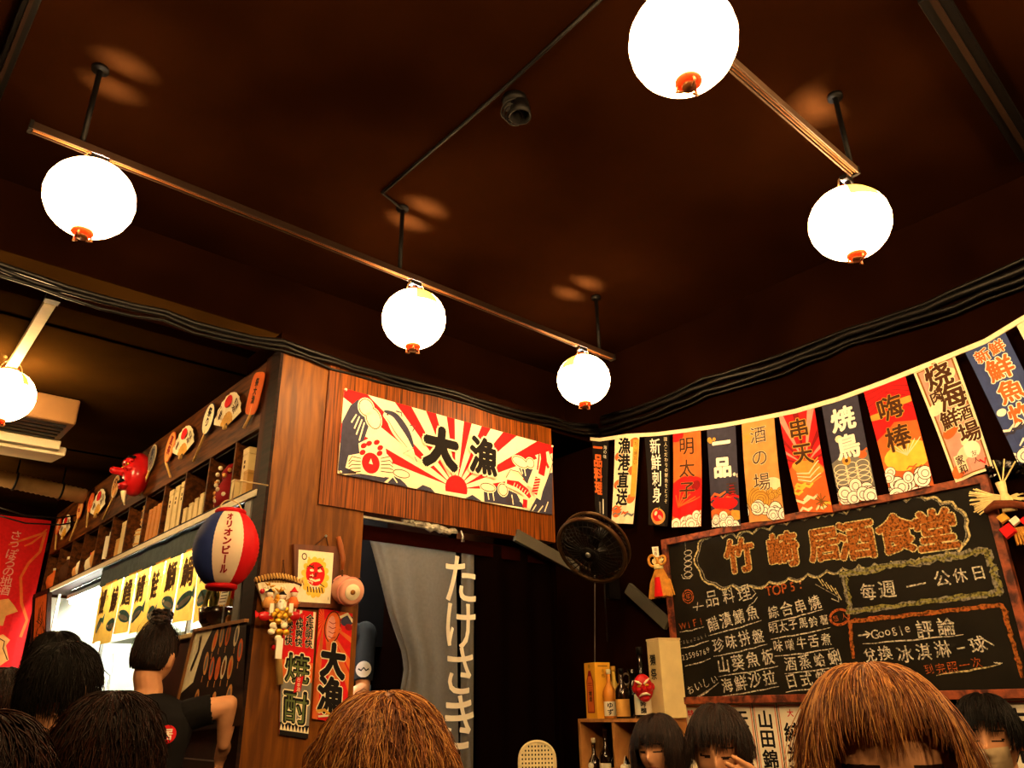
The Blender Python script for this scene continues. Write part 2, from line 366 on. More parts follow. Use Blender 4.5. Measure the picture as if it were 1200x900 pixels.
# ------------------------------------------------------------------ lanterns and their rails
M_lan = glow('glowing_white_paper', LAN_COL, LANTERN); M_lan2 = glow('glowing_orange_paper', (1., .62, .04), 1.5)
M_rim = pm('red_lantern_rim', '#d8502a', .5, .1, 20, trans=.3); M_wire = pm('lantern_wire', '#b59a70', .35, .1, 20, metal=.7)
M_rail = pm('rail_metal', '#2a1c14', .4, .15, 20, metal=.4); M_rail2 = pm('pale_rail_metal', '#5f4a3a', .5, .15, 20, metal=.2); M_brass = pm('brass_tip', '#8a5630', .4, .15, 30, metal=.5)
def lantern(c, label, patch, seam=0.):
    t = thing('paper_lantern', label, 'lantern', (c[0], c[1], c[2]+.2), 'round white paper lanterns')
    r = .146; prof = [(r*math.cos(a)*(1+.006*math.cos(22*a)), r*.97*math.sin(a)) for a in [R(-77+157*i/44) for i in range(45)]]
    m = MB(); seg = 48
    m.lathe(prof, c, seg)
    m.f = [f for f in m.f if len(f) == 4]; m.m = [0]*len(m.f)
    for i, f in enumerate(m.f):                        # orange-printed segment near the top
        p = sum((Vector(m.v[k]) for k in f), Vector())/4-Vector(c); a = math.atan2(p.y, p.x)
        if patch and p.z > (.02 if patch[1] == 20 else .04) and abs((a-R(patch[0])+math.pi) % (2*math.pi)-math.pi) < R(patch[1]): m.m[i] = 1
    part('paper_shade', m, [M_lan, M_lan2], t, True)
    m = MB(); m.torus((c[0], c[1], c[2]+.143), .034, .008); part('top_ring', m, M_rim, t, True)
    m = MB(); m.lathe([(.0, -.152), (.030, -.150), (.036, -.144), (.034, -.132), (0, -.132)], c, 28); part('bottom_cap', m, M_rim, t, True)
    m = MB(); m.cyl((c[0], c[1], c[2]-.15), (c[0], c[1], c[2]-.162), .02, 12)
    for k in range(3):
        a = k*2.1; m.tube([(c[0]+.028*math.cos(a), c[1]+.028*math.sin(a), c[2]-.148), (c[0]+.034*math.cos(a), c[1]+.034*math.sin(a), c[2]-.166), (c[0]+.016*math.cos(a), c[1]+.016*math.sin(a), c[2]-.17)], .004, 6)
    part('bottom_hook', m, M_brass, t, True)
    m = MB(); pts = [(c[0]+.052*math.cos(a), c[1]-.01, c[2]+.134+.062*math.sin(a)) for a in [math.pi*i/14 for i in range(15)]]
    m.tube(pts, .0028, 6); part('wire_handle', m, M_wire, t, True)
    l = bpy.data.lights.new('lantern_bulb', 'POINT'); l.energy = BULB; l.color = (1, .95, .78); l.shadow_soft_size = .022
    lo = bpy.data.objects.new('lantern_bulb', l); col.objects.link(lo); lo.parent = t; lo.location = (0, 0, -.2)
    return t
LZ = 2.91
lantern((.381, 2.64, 2.928), 'round white paper lantern at the left end of the long rail over the pillar', None)
lantern((1.762, 2.64, LZ), 'round white paper lantern in the middle of the long rail above the sunburst flag', (264, 22))
lantern((2.899, 2.64, LZ), 'smallest-looking white paper lantern at the right end of the long rail', (184, 16))
lantern((1.403, .84, LZ), 'largest-looking white paper lantern cut off by the top of the photo', (238, 20))
lantern((2.587, .955, LZ), 'white paper lantern at the end of the short rail near the right wall', (236, 25))
L6 = at(5, 463, 4.05); lantern((L6.x, L6.y, L6.z), 'white paper lantern in the side room near the air conditioner at the left edge', (300, 10))
def rail(x0, x1, y, z, rods, label, ztop=ZC, M_rail=M_rail):
    t = thing('lighting_rail', label, 'rail', ((x0+x1)/2, y, ztop))
    m = MB(); m.box((x0, y-.017, z+.018), (x1, y+.017, z+.03)); m.box((x0, y-.017, z), (x1, y-.011, z+.02)); m.box((x0, y+.011, z), (x1, y+.017, z+.02))
    part('channel', m, M_rail, t, bevel=.001)
    for yy in (y-.005, y+.005):
        m = MB(); m.cyl((x0+.01, yy, z+.006), (x1-.01, yy, z+.006), .0025, 6); part('conductor', m, M_brass, t)
    for x in rods:
        m = MB(); m.cyl((x, y, z+.02), (x, y, ztop-.003), .010, 10); m.cyl((x, y, ztop-.015), (x, y, ztop), .03, 14)
        part('hanging_rod', m, M_iron, t, True)
    for x in (x0, x1):
        m = MB(); m.box((x-.006, y-.019, z-.002), (x+.006, y+.019, z+.032)); part('end_cap', m, M_iron, t)
    return t
def clip(x, y, z, rz, label):
    m = MB(); m.box((x-.03, y-.014, rz-.022), (x+.03, y+.014, rz)); m.cyl((x, y, rz-.02), (x, y, z), .012, 10)
    solo('lantern_clip', m, M_iron, label, 'clip', (x, y, rz), None, bevel=.002)
rail(.157, 3.161, 2.64, 3.107, (.316, 1.673, 3.05), 'long thin lighting rail hung on three black rods across the ceiling')
rail(1.25, 2.60, .9, 3.107, (2.61-.03,), 'short pale lighting rail between the two nearest lanterns', M_rail=M_rail2)
clip(.381, 2.64, 3.06, 3.107, 'black clip joining the leftmost lantern to the long rail')
clip(1.762, 2.64, 3.06, 3.107, 'black clip joining the middle lantern to the long rail')
clip(2.899, 2.64, 3.06, 3.107, 'black clip joining the rightmost lantern of the long rail')
clip(2.587, .93, 3.06, 3.107, 'dark clip at the end of the short rail above the lantern near the right wall')
clip(1.403, .87, 3.06, 3.107, 'clip holding the lantern cut off by the top of the photo')
a6, b6 = on(60, 352, 2, 2.99), on(12, 430, 2, 2.99)
t = thing('lantern_bracket', 'pale wooden batten holding the lantern in the side room', 'bracket', (a6.x, a6.y, 3.03))
m = MB(); m.bar((a6.x, a6.y, 2.985), (L6.x, L6.y-.0, 2.985), .05, .03); part('batten', m, M_pale, t, bevel=.003)
m = MB(); m.box((a6.x-.03, a6.y-.05, 2.97), (a6.x+.03, a6.y+.0, 3.03)); part('end_block', m, M_iron, t)
m = MB(); m.box((L6.x-.025, L6.y-.025, L6.z+.17), (L6.x+.025, L6.y+.025, 2.985)); part('socket', m, M_pale, t, bevel=.004)
# ceiling fittings
def cp(x, y, z=ZC): p = on(x, y, 2, z); return Vector((p.x, p.y, z))
m = MB(); z = ZC-.014
m.tube([cp(716, -12, z), cp(598, 97, z), cp(540, 148, z), cp(448, 226, z), cp(471, 245, z), Vector((1.673, 2.64, z))], .008, 8)
solo('ceiling_conduit', m, M_iron, 'thin dark conduit running bent across the ceiling to a hanging rod', 'conduit', cp(598, 97), smooth=True)
c = cp(603, 116, ZC); t = thing('ceiling_spotlight', 'small unlit black fitting with coiled wires on the ceiling beside the conduit', 'spotlight', c)
m = MB(); m.cyl(c, c+Vector((0, 0, -.03)), .05, 20); part('base', m, M_iron, t, True)
m = MB(); m.lathe([(.0, 0), (.035, 0), (.045, -.07), (.04, -.07), (.03, -.01), (0, -.01)], c+Vector((.01, -.02, -.03)), 20); part('head', m, M_iron, t, True)
for k in range(3):
    m = MB(); m.torus(c+Vector((-.01+.01*k, .01, -.05-.015*k)), .045-.006*k, .004, (.3*k-.3, .5, 1), 24, 6); part('wire_coil', m, M_cable, t, True)
def track(p, q, w, label):
    t = thing('ceiling_track', label, 'track', p); m = MB()
    m.bar(p+Vector((0,0,-.02)), q+Vector((0,0,-.02)), w, .035); part('rail_body', m, M_iron, t, bevel=.003)
    m = MB(); m.bar(p+Vector((0,0,-.04)), q+Vector((0,0,-.04)), w*.25, .006); part('slot_strip', m, M_rail, t)
track(cp(1088, -14), cp(1206, 178), .085, 'black ceiling track at the top right corner of the photo')
track(cp(-8, 112), cp(42, -14), .05, 'thin black ceiling track at the top left corner of the photo')
# black cables along the wall tops
def cable(pts, r, label, seed):
    rr = random.Random(seed); out = []
    for a, b in zip(pts, pts[1:]):
        n = max(2, int((b-a).length/.12))
        for i in range(n): 
            p = a.lerp(b, i/n); out.append(p+Vector((0, rr.uniform(-.006, .006), rr.uniform(-.008, .008)-.02*math.sin(math.pi*i/n))))
    out.append(pts[-1]); m = MB(); m.tube(out, r, 7)
    solo('black_cable', m, M_cable, label, 'cable', out[0], 'cables along the wall tops', smooth=True)
for k, (dz, dy, r) in enumerate(((0, 0, .011), (.035, .02, .014), (-.02, .012, .008))):
    y = YF-.03+dy
    cable([Vector((-1.2, y+.22, 2.945+dz)), Vector((.23, y+.20, 2.975+dz)), Vector((.9, y+.16, 2.955+dz)), Vector((1.43, y, 2.90+dz)), Vector((2.5, y, 2.905+dz)), Vector((3.3, y, 2.93+dz)), Vector((3.70, y-.02, 2.96+dz))],
          r, ['black cable sagging along the top of the doorway wall, middle strand', 'thickest black cable along the top of the doorway wall', 'thin lowest black cable along the top of the doorway wall'][k], k)
for k, (dz, dx, r) in enumerate(((0, 0, .013), (.05, .01, .018), (-.035, .01, .008), (.085, .005, .01))):
    x = XR-.03+dx-.01
    cable([Vector((x, 3.25, 2.965+dz)), Vector((x, 2.4, 2.975+dz)), Vector((x, 1.5, 2.975+dz*.7)), Vector((x, .6, 2.985+dz)), Vector((x, -.6, 3.0+dz))], r,
          ['black cable along the top of the right wall, second from below', 'thickest black cable along the top of the right wall', 'thin lowest black cable along the top of the right wall', 'uppermost black cable along the top of the right wall'][k], 10+k)

# ------------------------------------------------------------------ air conditioner, duct and red curtain of the side room
t = thing('air_conditioner', 'pale ceiling air conditioner in the side room at the left edge', 'air conditioner', (.3, 5.4, 3.02))
m_acb = pm('aircon_shaded_casing', '#7a5a38', .5, .1, 6); m_acw = pm('aircon_white_panel', '#efe3c2', .45, .05, 6)  # casing coloured brown to carry the shade on its underside
m = MB(); m.box((-.45, 4.98, 2.86), (.92, 5.62, 3.018)); part('casing', m, m_acb, t, bevel=.01)
m = MB(); m.add([(-.45,5.42,2.78),(.98,5.42,2.78),(1.0,5.92,2.86),(-.45,5.92,2.86),(-.45,5.42,2.84),(.98,5.42,2.84),(1.0,5.92,2.92),(-.45,5.92,2.92)], [(3,2,1,0),(4,5,6,7),(0,1,5,4),(1,2,6,5),(2,3,7,6),(3,0,4,7)]); part('front_panel', m, m_acw, t, bevel=.012)
for k in range(5):
    m = MB(); m.box((-.40, 5.03+.07*k, 2.852), (.88, 5.06+.07*k, 2.862)); part('intake_slat', m, M_iron, t)
m = MB(); m.box((-.42, 5.36, 2.80), (.93, 5.42, 2.86)); part('louver', m, m_acw, t, bevel=.006)
d0, d1 = on(-20, 556, 1, 6.6), on(100, 582, 1, 6.6)
t = thing('ceiling_duct', 'pale ribbed duct under the side ceiling beyond the air conditioner', 'duct', (d0.x, 6.6, d0.z))
m = MB(); n = 40
m.tube([d0.lerp(d1, i/n) for i in range(n+1)], [.055+.006*(i % 2) for i in range(n+1)], 14); part('hose', m, pm('duct_foil', '#a8875a', .5, .15, 12), t, True)
for f in (.3, .75):
    p = d0.lerp(d1, f); m = MB(); m.torus(p, .064, .008, d1-d0, 20, 6); m.cyl(p, (p.x, p.y, 3.03), .006, 8); part('strap', m, M_iron, t, True)
for k in range(2):
    m = MB(); a, b = on(-10, 592+10*k, 1, 6.9), on(70, 607+8*k, 1, 6.9); m.tube([a, a.lerp(b, .5)+Vector((0,0,-.03)), b, Vector((b.x+.3, b.y, b.z+.1))], .006, 6)
    solo('loose_wire', m, M_cable, ['upper loose wire under the pale duct in the side room', 'lower loose wire under the pale duct in the side room'][k], 'wire', a, smooth=True)
# red curtain with cream drawing
YR = 7.9; A = on(-22, 604, 1, YR); B = on(60, 612, 1, YR); zt = 2.87; zb = 1.2
w_, h_ = B.x-A.x, zt-zb
a = Art(w_, h_); ap = lambda x, y: (lambda p: (p.x-A.x, p.z-zb))(on(x, y, 1, YR))
def cpx(x, y): return ap(x/3, 600+y/3)
a.line([cpx(30,115), cpx(90,95), cpx(150,75), cpx(165,60)], .02, 'orange', taper=True); a.line([cpx(160,70), cpx(140,140), cpx(100,180), cpx(72,230), cpx(75,320), cpx(95,380), cpx(72,440)], .022, 'orange')
a.line([cpx(150,80), cpx(110,110), cpx(85,120)], .018, 'orange', taper=True); a.up()
a.poly([cpx(-20,400), cpx(-10,310), cpx(30,305), cpx(50,330), cpx(62,350), cpx(20,365), cpx(10,400)], 'tan'); a.poly([cpx(-20,440), cpx(10,430), cpx(35,450), cpx(20,470), cpx(30,520), cpx(0,540), cpx(-30,540)], 'tan')
a.line([cpx(-10,440), cpx(15,455), cpx(10,480), cpx(25,520)], .008, 'brown', l=3); a.up().up()
p0 = cpx(58, 60); sz = .105
for i, chh in enumerate('さっぽろの地酒'):
    q = cpx(57-7*i, 82+32*i); a.ch(chh, q[0], q[1], .092, 'pink', bold=.01, rot=-.05)
n = Vector((0,-1,0))
P = quad((A.x,YR,zt), (B.x,YR,zt), (A.x,YR,zb), (B.x,YR,zb), n, wav=.012, ph=.4)
def K_(name, art, P, n, base, *a_, **k):
    used = [base]+[x for x in dict.fromkeys(q[2] for q in art.p) if x != base]
    return cloth(name, art, P, n, used, base, *a_, **k)
def cloth(name, art, P, n, used, base, label, cat, loc, group=None, nu=6, nv=8, th=.0015, extra=None):
    P = facet(P, nu, nv)
    mb = MB(); art.emit(mb, P, used, base, nu, nv); mb.grid(lambda u, v: P(u, v, -th), nu, nv, 0)
    edge = [(i/nu, 0) for i in range(nu)]+[(1, j/nv) for j in range(nv)]+[(1-i/nu, 1) for i in range(nu)]+[(0, 1-j/nv) for j in range(nv)]
    vs = []; k = len(edge)
    for (u, v) in edge: vs += [P(u, v, 0), P(u, v, -th)]
    mb.add(vs, [(2*i, 2*i+1, (2*i+3) % (2*k), (2*i+2) % (2*k)) for i in range(k)], 0)
    if extra: extra(mb)
    return solo(name, mb, [K[x] for x in used], label, cat, loc, group)
K_('red_curtain', a, P, n, 'red', 'bright red hanging cloth with a vertical line of pale lettering at the far left', 'curtain', (A.x, YR, zt), nu=8, nv=8)
m = MB(); m.cyl((A.x-.1, YR+.02, zt+.012), (B.x+.02, YR+.02, zt+.012), .012, 10); solo('curtain_rod', m, M_dwood, 'thin rod holding the red hanging cloth', 'rod', (A.x, YR, zt), smooth=True)
# small framed orange picture on the far end of the counter
p = [Ws(x, y, .01) for x, y in ((41,699),(58,692),(38,762),(55,754))]
t = thing('framed_picture', 'orange picture in a dark frame at the far end of the kitchen counter', 'picture', p[2])
a = Art(.2, .3)
for k in range(7): a.line([(.03+.14*random.random(), .04+.22*random.random()) for _ in range(4)], .006, 'brown')
mb = MB(); a.emit(mb, quad(*p, (-1,0,0)), ['orange', 'brown'], 'orange'); part('print', mb, [K['orange'], K['brown']], t)
m = MB()
for i, j in ((0,1),(1,3),(3,2),(2,0)): m.bar(p[i], p[j], .03, .03, up=(1,0,0))
part('frame', m, M_dwood, t)

# ================================================================== doorway wall: flag, noren, hanging ornaments
X0, X1, Z0, Z1 = 1.776, 3.264, 2.317, 2.768; fw, fh = X1-X0, Z1-Z0
def fp(x, y): p = Wf(380+x*.23333, 440+y*.23333); return (p.x-X0, p.z-Z0)
def FP(*l): return [fp(*q) for q in l]
a = Art(fw, fh); sx, sy = fp(660, 575)
for k in range(-9, 10):
    if k % 2: 
        c_ = R(90+k*8.6); d_ = R(4.3 if abs(k) < 8 else 4.0)
        a.poly([(sx+.05*math.cos(c_), sy+.05*math.sin(c_)), (sx+2*math.cos(c_-d_), sy+2*math.sin(c_-d_)), (sx+2*math.cos(c_+d_), sy+2*math.sin(c_+d_))], 'red')
a.up(); a.poly(FP((40,520),(60,480),(180,400),(330,465),(430,488),(520,556),(600,588),(660,602),(720,598),(770,578),(900,560),(1140,600),(1150,720),(40,560)), 'cream')
a.up(); e = fp(715, 575)[0]-sx; a.ell(sx, sy, e, e, 'red', n=32); a.up()
a.poly(FP((40,520),(180,505),(330,540),(450,560),(540,600),(600,585),(700,602),(800,605),(1150,700),(40,560)), 'cream')
a.up()
for pl in (((160,128),(120,160),(80,240),(60,480),(75,500),(150,500),(165,440),(180,360),(212,262),(190,200)), ((100,505),(180,500),(260,510),(320,520),(290,545),(180,540)), ((310,545),(350,505),(400,548),(420,575)),
           ((460,575),(490,555),(530,570),(560,602)), ((700,625),(740,605),(790,640)), ((795,580),(870,560),(960,600),(1000,670),(800,640)), ((1100,500),(1140,490),(1145,720),(1020,700),(1060,620)), ((950,440),(1040,440),(1035,520),(1010,560))):
    a.poly(FP(*pl), 'navy')
a.up()
for x0, y0, x1, y1 in ((150,205,125,245),(165,215,140,275),(178,230,150,305),(190,245,165,335),(970,455,985,500),(990,460,1000,510),(815,590,822,630),(840,590,848,635),(935,605,945,655),(1060,655,1040,690),(1095,660,1070,695),(1120,640,1105,690),(335,510,360,545)):
    a.line(FP((x0,y0),(x1,y1)), .008, 'cream')
def blob(cx, cy, rx, ry, rot, fill='cream', ln='brown'):
    c = fp(cx, cy); q = abs(fp(cx+rx, cy)[0]-c[0]); s_ = abs(fp(cx, cy+ry)[1]-c[1])
    a.ell(c[0], c[1], q+.008, s_+.008, 'cream', rot=rot); a.ell(c[0], c[1], q+.002, s_+.002, ln, a.l+.2, rot=rot); a.ell(c[0], c[1], q-.003, s_-.003, fill, a.l+.4, rot=rot)
blob(198, 170, 36, 42, .2); blob(235, 225, 36, 52, .4); blob(380, 500, 42, 20, 0); blob(815, 568, 36, 20, 0); blob(890, 580, 22, 30, .6); blob(970, 440, 38, 24, -.2); blob(1020, 445, 20, 24, 0)
a.up()
# leaping fish
def curve(pts, n=6):
    out = []; P_ = [pts[0]]+list(pts)+[pts[-1]]
    for k in range(1, len(P_)-2):
        for i in range(n):
            t_ = i/n; out.append(tuple(.5*(2*P_[k][c]+(P_[k+1][c]-P_[k-1][c])*t_+(2*P_[k-1][c]-5*P_[k][c]+4*P_[k+1][c]-P_[k+2][c])*t_**2+(3*P_[k][c]-P_[k-1][c]-3*P_[k+1][c]+P_[k+2][c])*t_**3) for c in (0, 1)))
    return out+[pts[-1]]
spine = curve([fp(*z) for z in ((286,195),(330,225),(368,275),(400,325),(425,375))]); upper = curve([fp(*z) for z in ((286,188),(338,208),(380,258),(412,310),(436,368))])
a.line(spine, .115, 'cream', taper=True); a.up(); a.line(spine, .085, 'brown', taper=True); a.up(); a.line(spine, .077, 'cream', taper=True); a.up(); a.line(upper, .04, 'navy', taper=True); a.up(); a.ell(*fp(303,206), .006, .005, 'brown')
a.poly(FP((405,370),(435,375),(455,440),(440,432),(425,410),(385,400)), 'cream'); a.line(FP((385,400),(425,378),(455,440)), .005, 'navy'); a.line(FP((375,215),(372,195),(345,188)), .007, 'navy'); a.line(FP((430,290),(442,262),(415,258)), .006, 'navy')
a.up()
# crab
a.poly(FP((165,500),(95,470),(110,410),(165,400),(160,350),(210,325),(290,340),(300,400),(330,430),(335,500),(290,520)), 'cream'); a.up()
c = fp(222, 448); a.ell(c[0], c[1], .053, .055, 'red'); a.up(); a.poly(FP((212,450),(222,425),(232,455)), 'cream')
for cx, cy in ((185,362),(212,350),(250,345),(268,372),(180,395),(265,400)): c = fp(cx, cy); a.ell(c[0], c[1], .019, .013, 'red', rot=.6)
for k in range(5):
    for s_ in (-1, 1): a.line(FP((222+s_*50, 425+k*16),(222+s_*95, 415+k*20),(222+s_*112, 440+k*14)), .0045, 'brown', a.l+.3)
# lobster and prawns
a.up(); a.line(FP((1075,395),(1090,440),(1070,500),(1050,560),(1040,610)), .13, 'cream'); a.line(FP((900,520),(960,550),(1020,600),(1000,660)), .10, 'cream'); a.up()
a.line(FP((1078,385),(1085,430),(1075,505)), .052, 'red'); a.line(FP((1060,520),(1045,600)), .045, 'red'); a.line(FP((905,540),(960,555),(1005,590),(1025,620)), .045, 'red', taper=True); a.line(FP((1000,630),(1000,670)), .035, 'red'); a.line(FP((1075,400),(1110,470)), .02, 'red'); a.line(FP((1060,400),(1055,480)), .012, 'red'); a.up()
for k in range(6): a.line(FP((935+14*k, 575+6*k),(945+14*k, 545+9*k)), .005, 'cream'); a.line(FP((1035, 525+14*k),(1072, 520+14*k)), .004, 'cream')
a.line(FP((900,520),(920,480),(960,490),(995,530)), .005, 'brown'); a.line(FP((1095,360),(1130,440),(1110,520)), .005, 'brown')
for cx in (912, 930): c = fp(cx, 632); a.ring(c[0], c[1], .008, .012, .003, 'brown')
a.up().up()
c = fp(572, 372); a.ch('大', c[0], c[1], .235, 'black', bold=.078, out=(.045, 'cream'))
c = fp(785, 412); a.ch('漁', c[0], c[1], .225, 'black', bold=.045, sx=.92, out=(.05, 'cream'))
P = quad((X0,YF-.02,Z1+.004), (X1+.012,YF-.02,Z1), (X0-.004,YF-.02,Z0), (X1-.02,YF-.02,Z0), (0,-1,0), wav=.003, ph=.6)
def nails(mb):
    for u, v in ((.005,.985),(.995,.985),(.01,.02)): p = P(u, v, .004); mb.ball(p, .008, 8, 6, 0)
K_('sunburst_flag', a, P, (0,-1,0), 'cream', 'wide red and cream sunburst flag with fish, crab and two black characters over the doorway', 'flag', (X0, YF-.02, Z1), extra=nails)

# doorway noren with its white lettering
m_nor = pm('charcoal_noren_cloth', (.115, .096, .072), .9, .12, 60, trans=.34); m_let = pm('white_noren_lettering', '#fff6e6', .8, .03, 40, trans=.3)
m_nor2 = pm('unlit_noren_cloth', (.0025, .0010, .0008), .9, .15, 60, spec=0)  # same noren cloth, its missing backlight put into a darker colour
YN = YF+.07
t = thing('doorway_noren', 'dark split doorway curtain with tall white lettering down its middle', 'noren', (2.6, YN, 2.12))
def on_n(x, y): p = on(x, y, 1, YN); return p
tp = on_n(425, 606).z
m = MB(); m.cyl((1.95, YN, 2.085), (3.27, YN, 2.085), .014, 12); part('rod', m, M_dwood, t, True)
def lin_(pts, z):     # x of a hem polyline at height z
    for (x0, z0), (x1, z1) in zip(pts, pts[1:]):
        if z1 <= z <= z0: return x0+(x1-x0)*(z-z0)/(z1-z0) if z0 != z1 else x0
    return pts[-1][0] if z < pts[-1][1] else pts[0][0]
LE = [(on_n(*q).x, on_n(*q).z) for q in ((428,612),(440,655),(455,715),(472,765),(474,785),(466,830),(455,880),(450,960))]
REr = [(on_n(*q).x, on_n(*q).z) for q in ((534,640),(535,700),(536,770),(537,850),(538,960))]
def noren_P(u, v):
    z = .75+(2.10-.75)*v; x0, x1 = lin_(LE, z), lin_(REr, z)
    gather = .5+.5*math.exp(-((z-1.58)/.22)**2)
    return Vector((x0+(x1-x0)*u**(1+.5*gather), YN-.03*math.sin(u*22+.5*math.sin(3*z))*gather*(1-u)**1.3-.006*math.sin(5*z)*(1-u), z))
m = MB(); m.grid(noren_P, 70, 30); part('tied_panel', m, m_nor, t, True)
xr0 = on_n(541, 700).x
m = MB(); m.grid(lambda u, v: Vector((xr0+(2.705-xr0)*u, YN+.006*math.sin(u*9+z0), .75+1.35*v)) if (z0 := v) is not None else None, 12, 10); part('center_panel', m, m_nor, t, True)
m = MB(); m.grid(lambda u, v: Vector((2.71+(3.268-2.71)*u, YN-.01+.012*math.sin(u*17), .75+1.35*v)), 40, 6); part('unlit_panel', m, m_nor2, t, True, label='plain black right half of the curtain')
m = MB(); m.grid(lambda u, v: Vector((1.955+(3.268-1.955)*u, YN-.017, 2.03+.075*v)), 20, 2, 0, .004, (0,-1,0)); part('top_band', m, pm('maroon_band', '#1a0503', .8, .15, 40, spec=0), t)
pts = [on_n(*q) for q in ((507,622),(480,612))]
a = Art(.62, 1.30); xa, za = 2.25, .80
for chh, (px_, py_), s_ in (('た', (537,679), .285), ('け', (537,734), .27), ('さ', (536,786), .265), ('き', (535,846), .29)):
    q = on_n(px_, py_); a.ch(chh, q.x-xa, q.z-za, s_, 'offw', bold=.012, sx=.88, shear=.0)
mb = MB(); a.emit(mb, lambda u, v, o: Vector((xa+u*.62, YN-.024-o, za+1.3*v)), ['offw'], None)
part('lettering', mb, [m_let], t, label='white characters down the curtain')
# bright strip of a pole seen in the split
# brass and plastic gear under the header
m_bag = pm('crinkled_clear_plastic', '#b8b2a4', .25, .5, 40, bump=.8, spec=.6)
t = thing('rolled_plastic_curtain', 'crinkled clear plastic strip bundled under the header above the noren', 'plastic strip', (2.35, YF+.0, 2.15))
m = MB(); p0, p1 = Wf(472, 609, -.02), Wf(535, 624, -.02); n = 22
m.tube([p0.lerp(p1, i/n)+Vector((0, rng.uniform(-.006,.006), rng.uniform(-.008,.008))) for i in range(n+1)], [.022*(.5+.5*math.sin(math.pi*(i+.6)/n))+.004*(i % 2) for i in range(n+1)], 9); part('bundle', m, m_bag, t)
m = MB(); m.bar(Wf(426, 602, .0)+Vector((0,.02,-.012)), Wf(538, 621, .0)+Vector((0,.02,-.012)), .02, .012); part('mounting_strip', m, M_steel, t)
m = MB(); q = Wf(540, 622, 0); m.tube([q+Vector((0,.0,0)), q+Vector((.012,-.005,-.03)), q+Vector((.004,-.005,-.06)), q+Vector((.02,-.004,-.055))], .005, 6); part('hook', m, M_steel, t, True)
# sloping grey board to the right of the doorway
g = pm('pale_grey_board', '#4a4840', .6, .1, 8)
for p0, p1, lb in ((Wf(604, 627, .012), Wf(677, 667, .012), 'pale grey board sloping down behind the wall fan'), (Wr(736, 689, .03), Wr(783, 732, .03), 'pale grey board sloping down under the straw tassel to the chalkboard')):
    m = MB(); m.bar(p0, p1, .03, .07, up=(0,0,1)); solo('sloping_board', m, g, lb, 'board', p0, 'sloping grey boards', bevel=.003)
m = MB(); m.tube([Wr(697, y, .012) for y in (620, 660, 700, 740, 790, 835)], .004, 6); solo('thin_cord', m, pm('grey_cord', '#5c564c', .5, .1, 30), 'thin grey cord hanging down the dark corner below the wall fan', 'cord', Wr(697, 560, .012), smooth=True)

# ------------------------------------------------------------------ wall fan
c = at(693, 645, 3.95); nf = Vector((-.77, -.12, -.66)).normalized(); t = thing('wall_fan', 'black round wall fan tilted down beside the doorway', 'fan', Vector((3.62, 3.17, 2.2)))
uu = Vector((0,0,1)).cross(nf).normalized(); vv = nf.cross(uu)
m = MB(); m.torus(c, .185, .012, nf, 40, 8); m.torus(c-nf*.06, .185, .009, nf, 40, 8)
part('guard_rim', m, pm('bronze_rim', '#4a3520', .3, .1, 30, metal=.6), t, True)
m = MB()
for k in range(36):
    a_ = 2*math.pi*k/36; d = uu*math.cos(a_)+vv*math.sin(a_)
    m.tube([c+nf*.035+d*.04, c+nf*.03+d*.12, c+d*.183], .0022, 5)
for r_ in (.06, .11, .15): m.torus(c+nf*(.037-.03*(r_/.18)**2), r_, .002, nf, 32, 5)
part('front_guard', m, M_iron, t)
m = MB()
for k in range(36):
    a_ = 2*math.pi*k/36; d = uu*math.cos(a_)+vv*math.sin(a_); m.tube([c-nf*.1+d*.05, c-nf*.095+d*.14, c-nf*.05+d*.183], .0022, 5)
part('rear_guard', m, M_iron, t)
for k in range(4):
    a_ = k*math.pi/2; m = MB(); pts = []
    for i in range(7):
        for j in range(5):
            r_ = .03+.135*i/6; w_ = (.5+.25*i/6)*(j/4-.5); ang = a_+w_*1.5
            pts.append(c+(uu*math.cos(ang)+vv*math.sin(ang))*r_-nf*(.03+.05*(j/4-.5)))
    m.add(pts, [(i*5+j, i*5+j+1, i*5+j+6, i*5+j+5) for i in range(6) for j in range(4)]); part('blade', m, pm('smoked_blade', '#15110e', .3, .1, 20), t, True)
m = MB(); m.cyl(c+nf*.042, c+nf*.03, .04, 20); part('badge', m, M_iron, t, True); m = MB(); m.cyl(c+nf*.048, c+nf*.04, .014, 14); part('badge_dot', m, M_steel, t, True)
m = MB(); m.cyl(c-nf*.09, c-nf*.20, .055, 18, r2=.045); part('motor', m, M_iron, t, True)
m = MB(); e = c-nf*.17; m.tube([e, e+Vector((.04,.06,-.05)), Vector((3.60, 3.17, e.z-.12))], .02, 10); m.box((3.57, 3.145, e.z-.26), (3.67, 3.175, e.z-.03)); part('bracket', m, M_iron, t)
m = MB(); m.tube([e+Vector((0,0,-.05)), e+Vector((.02,.04,-.3)), e+Vector((.03,.05,-.55))], .004, 6); part('pull_cord', m, M_cable, t, True)

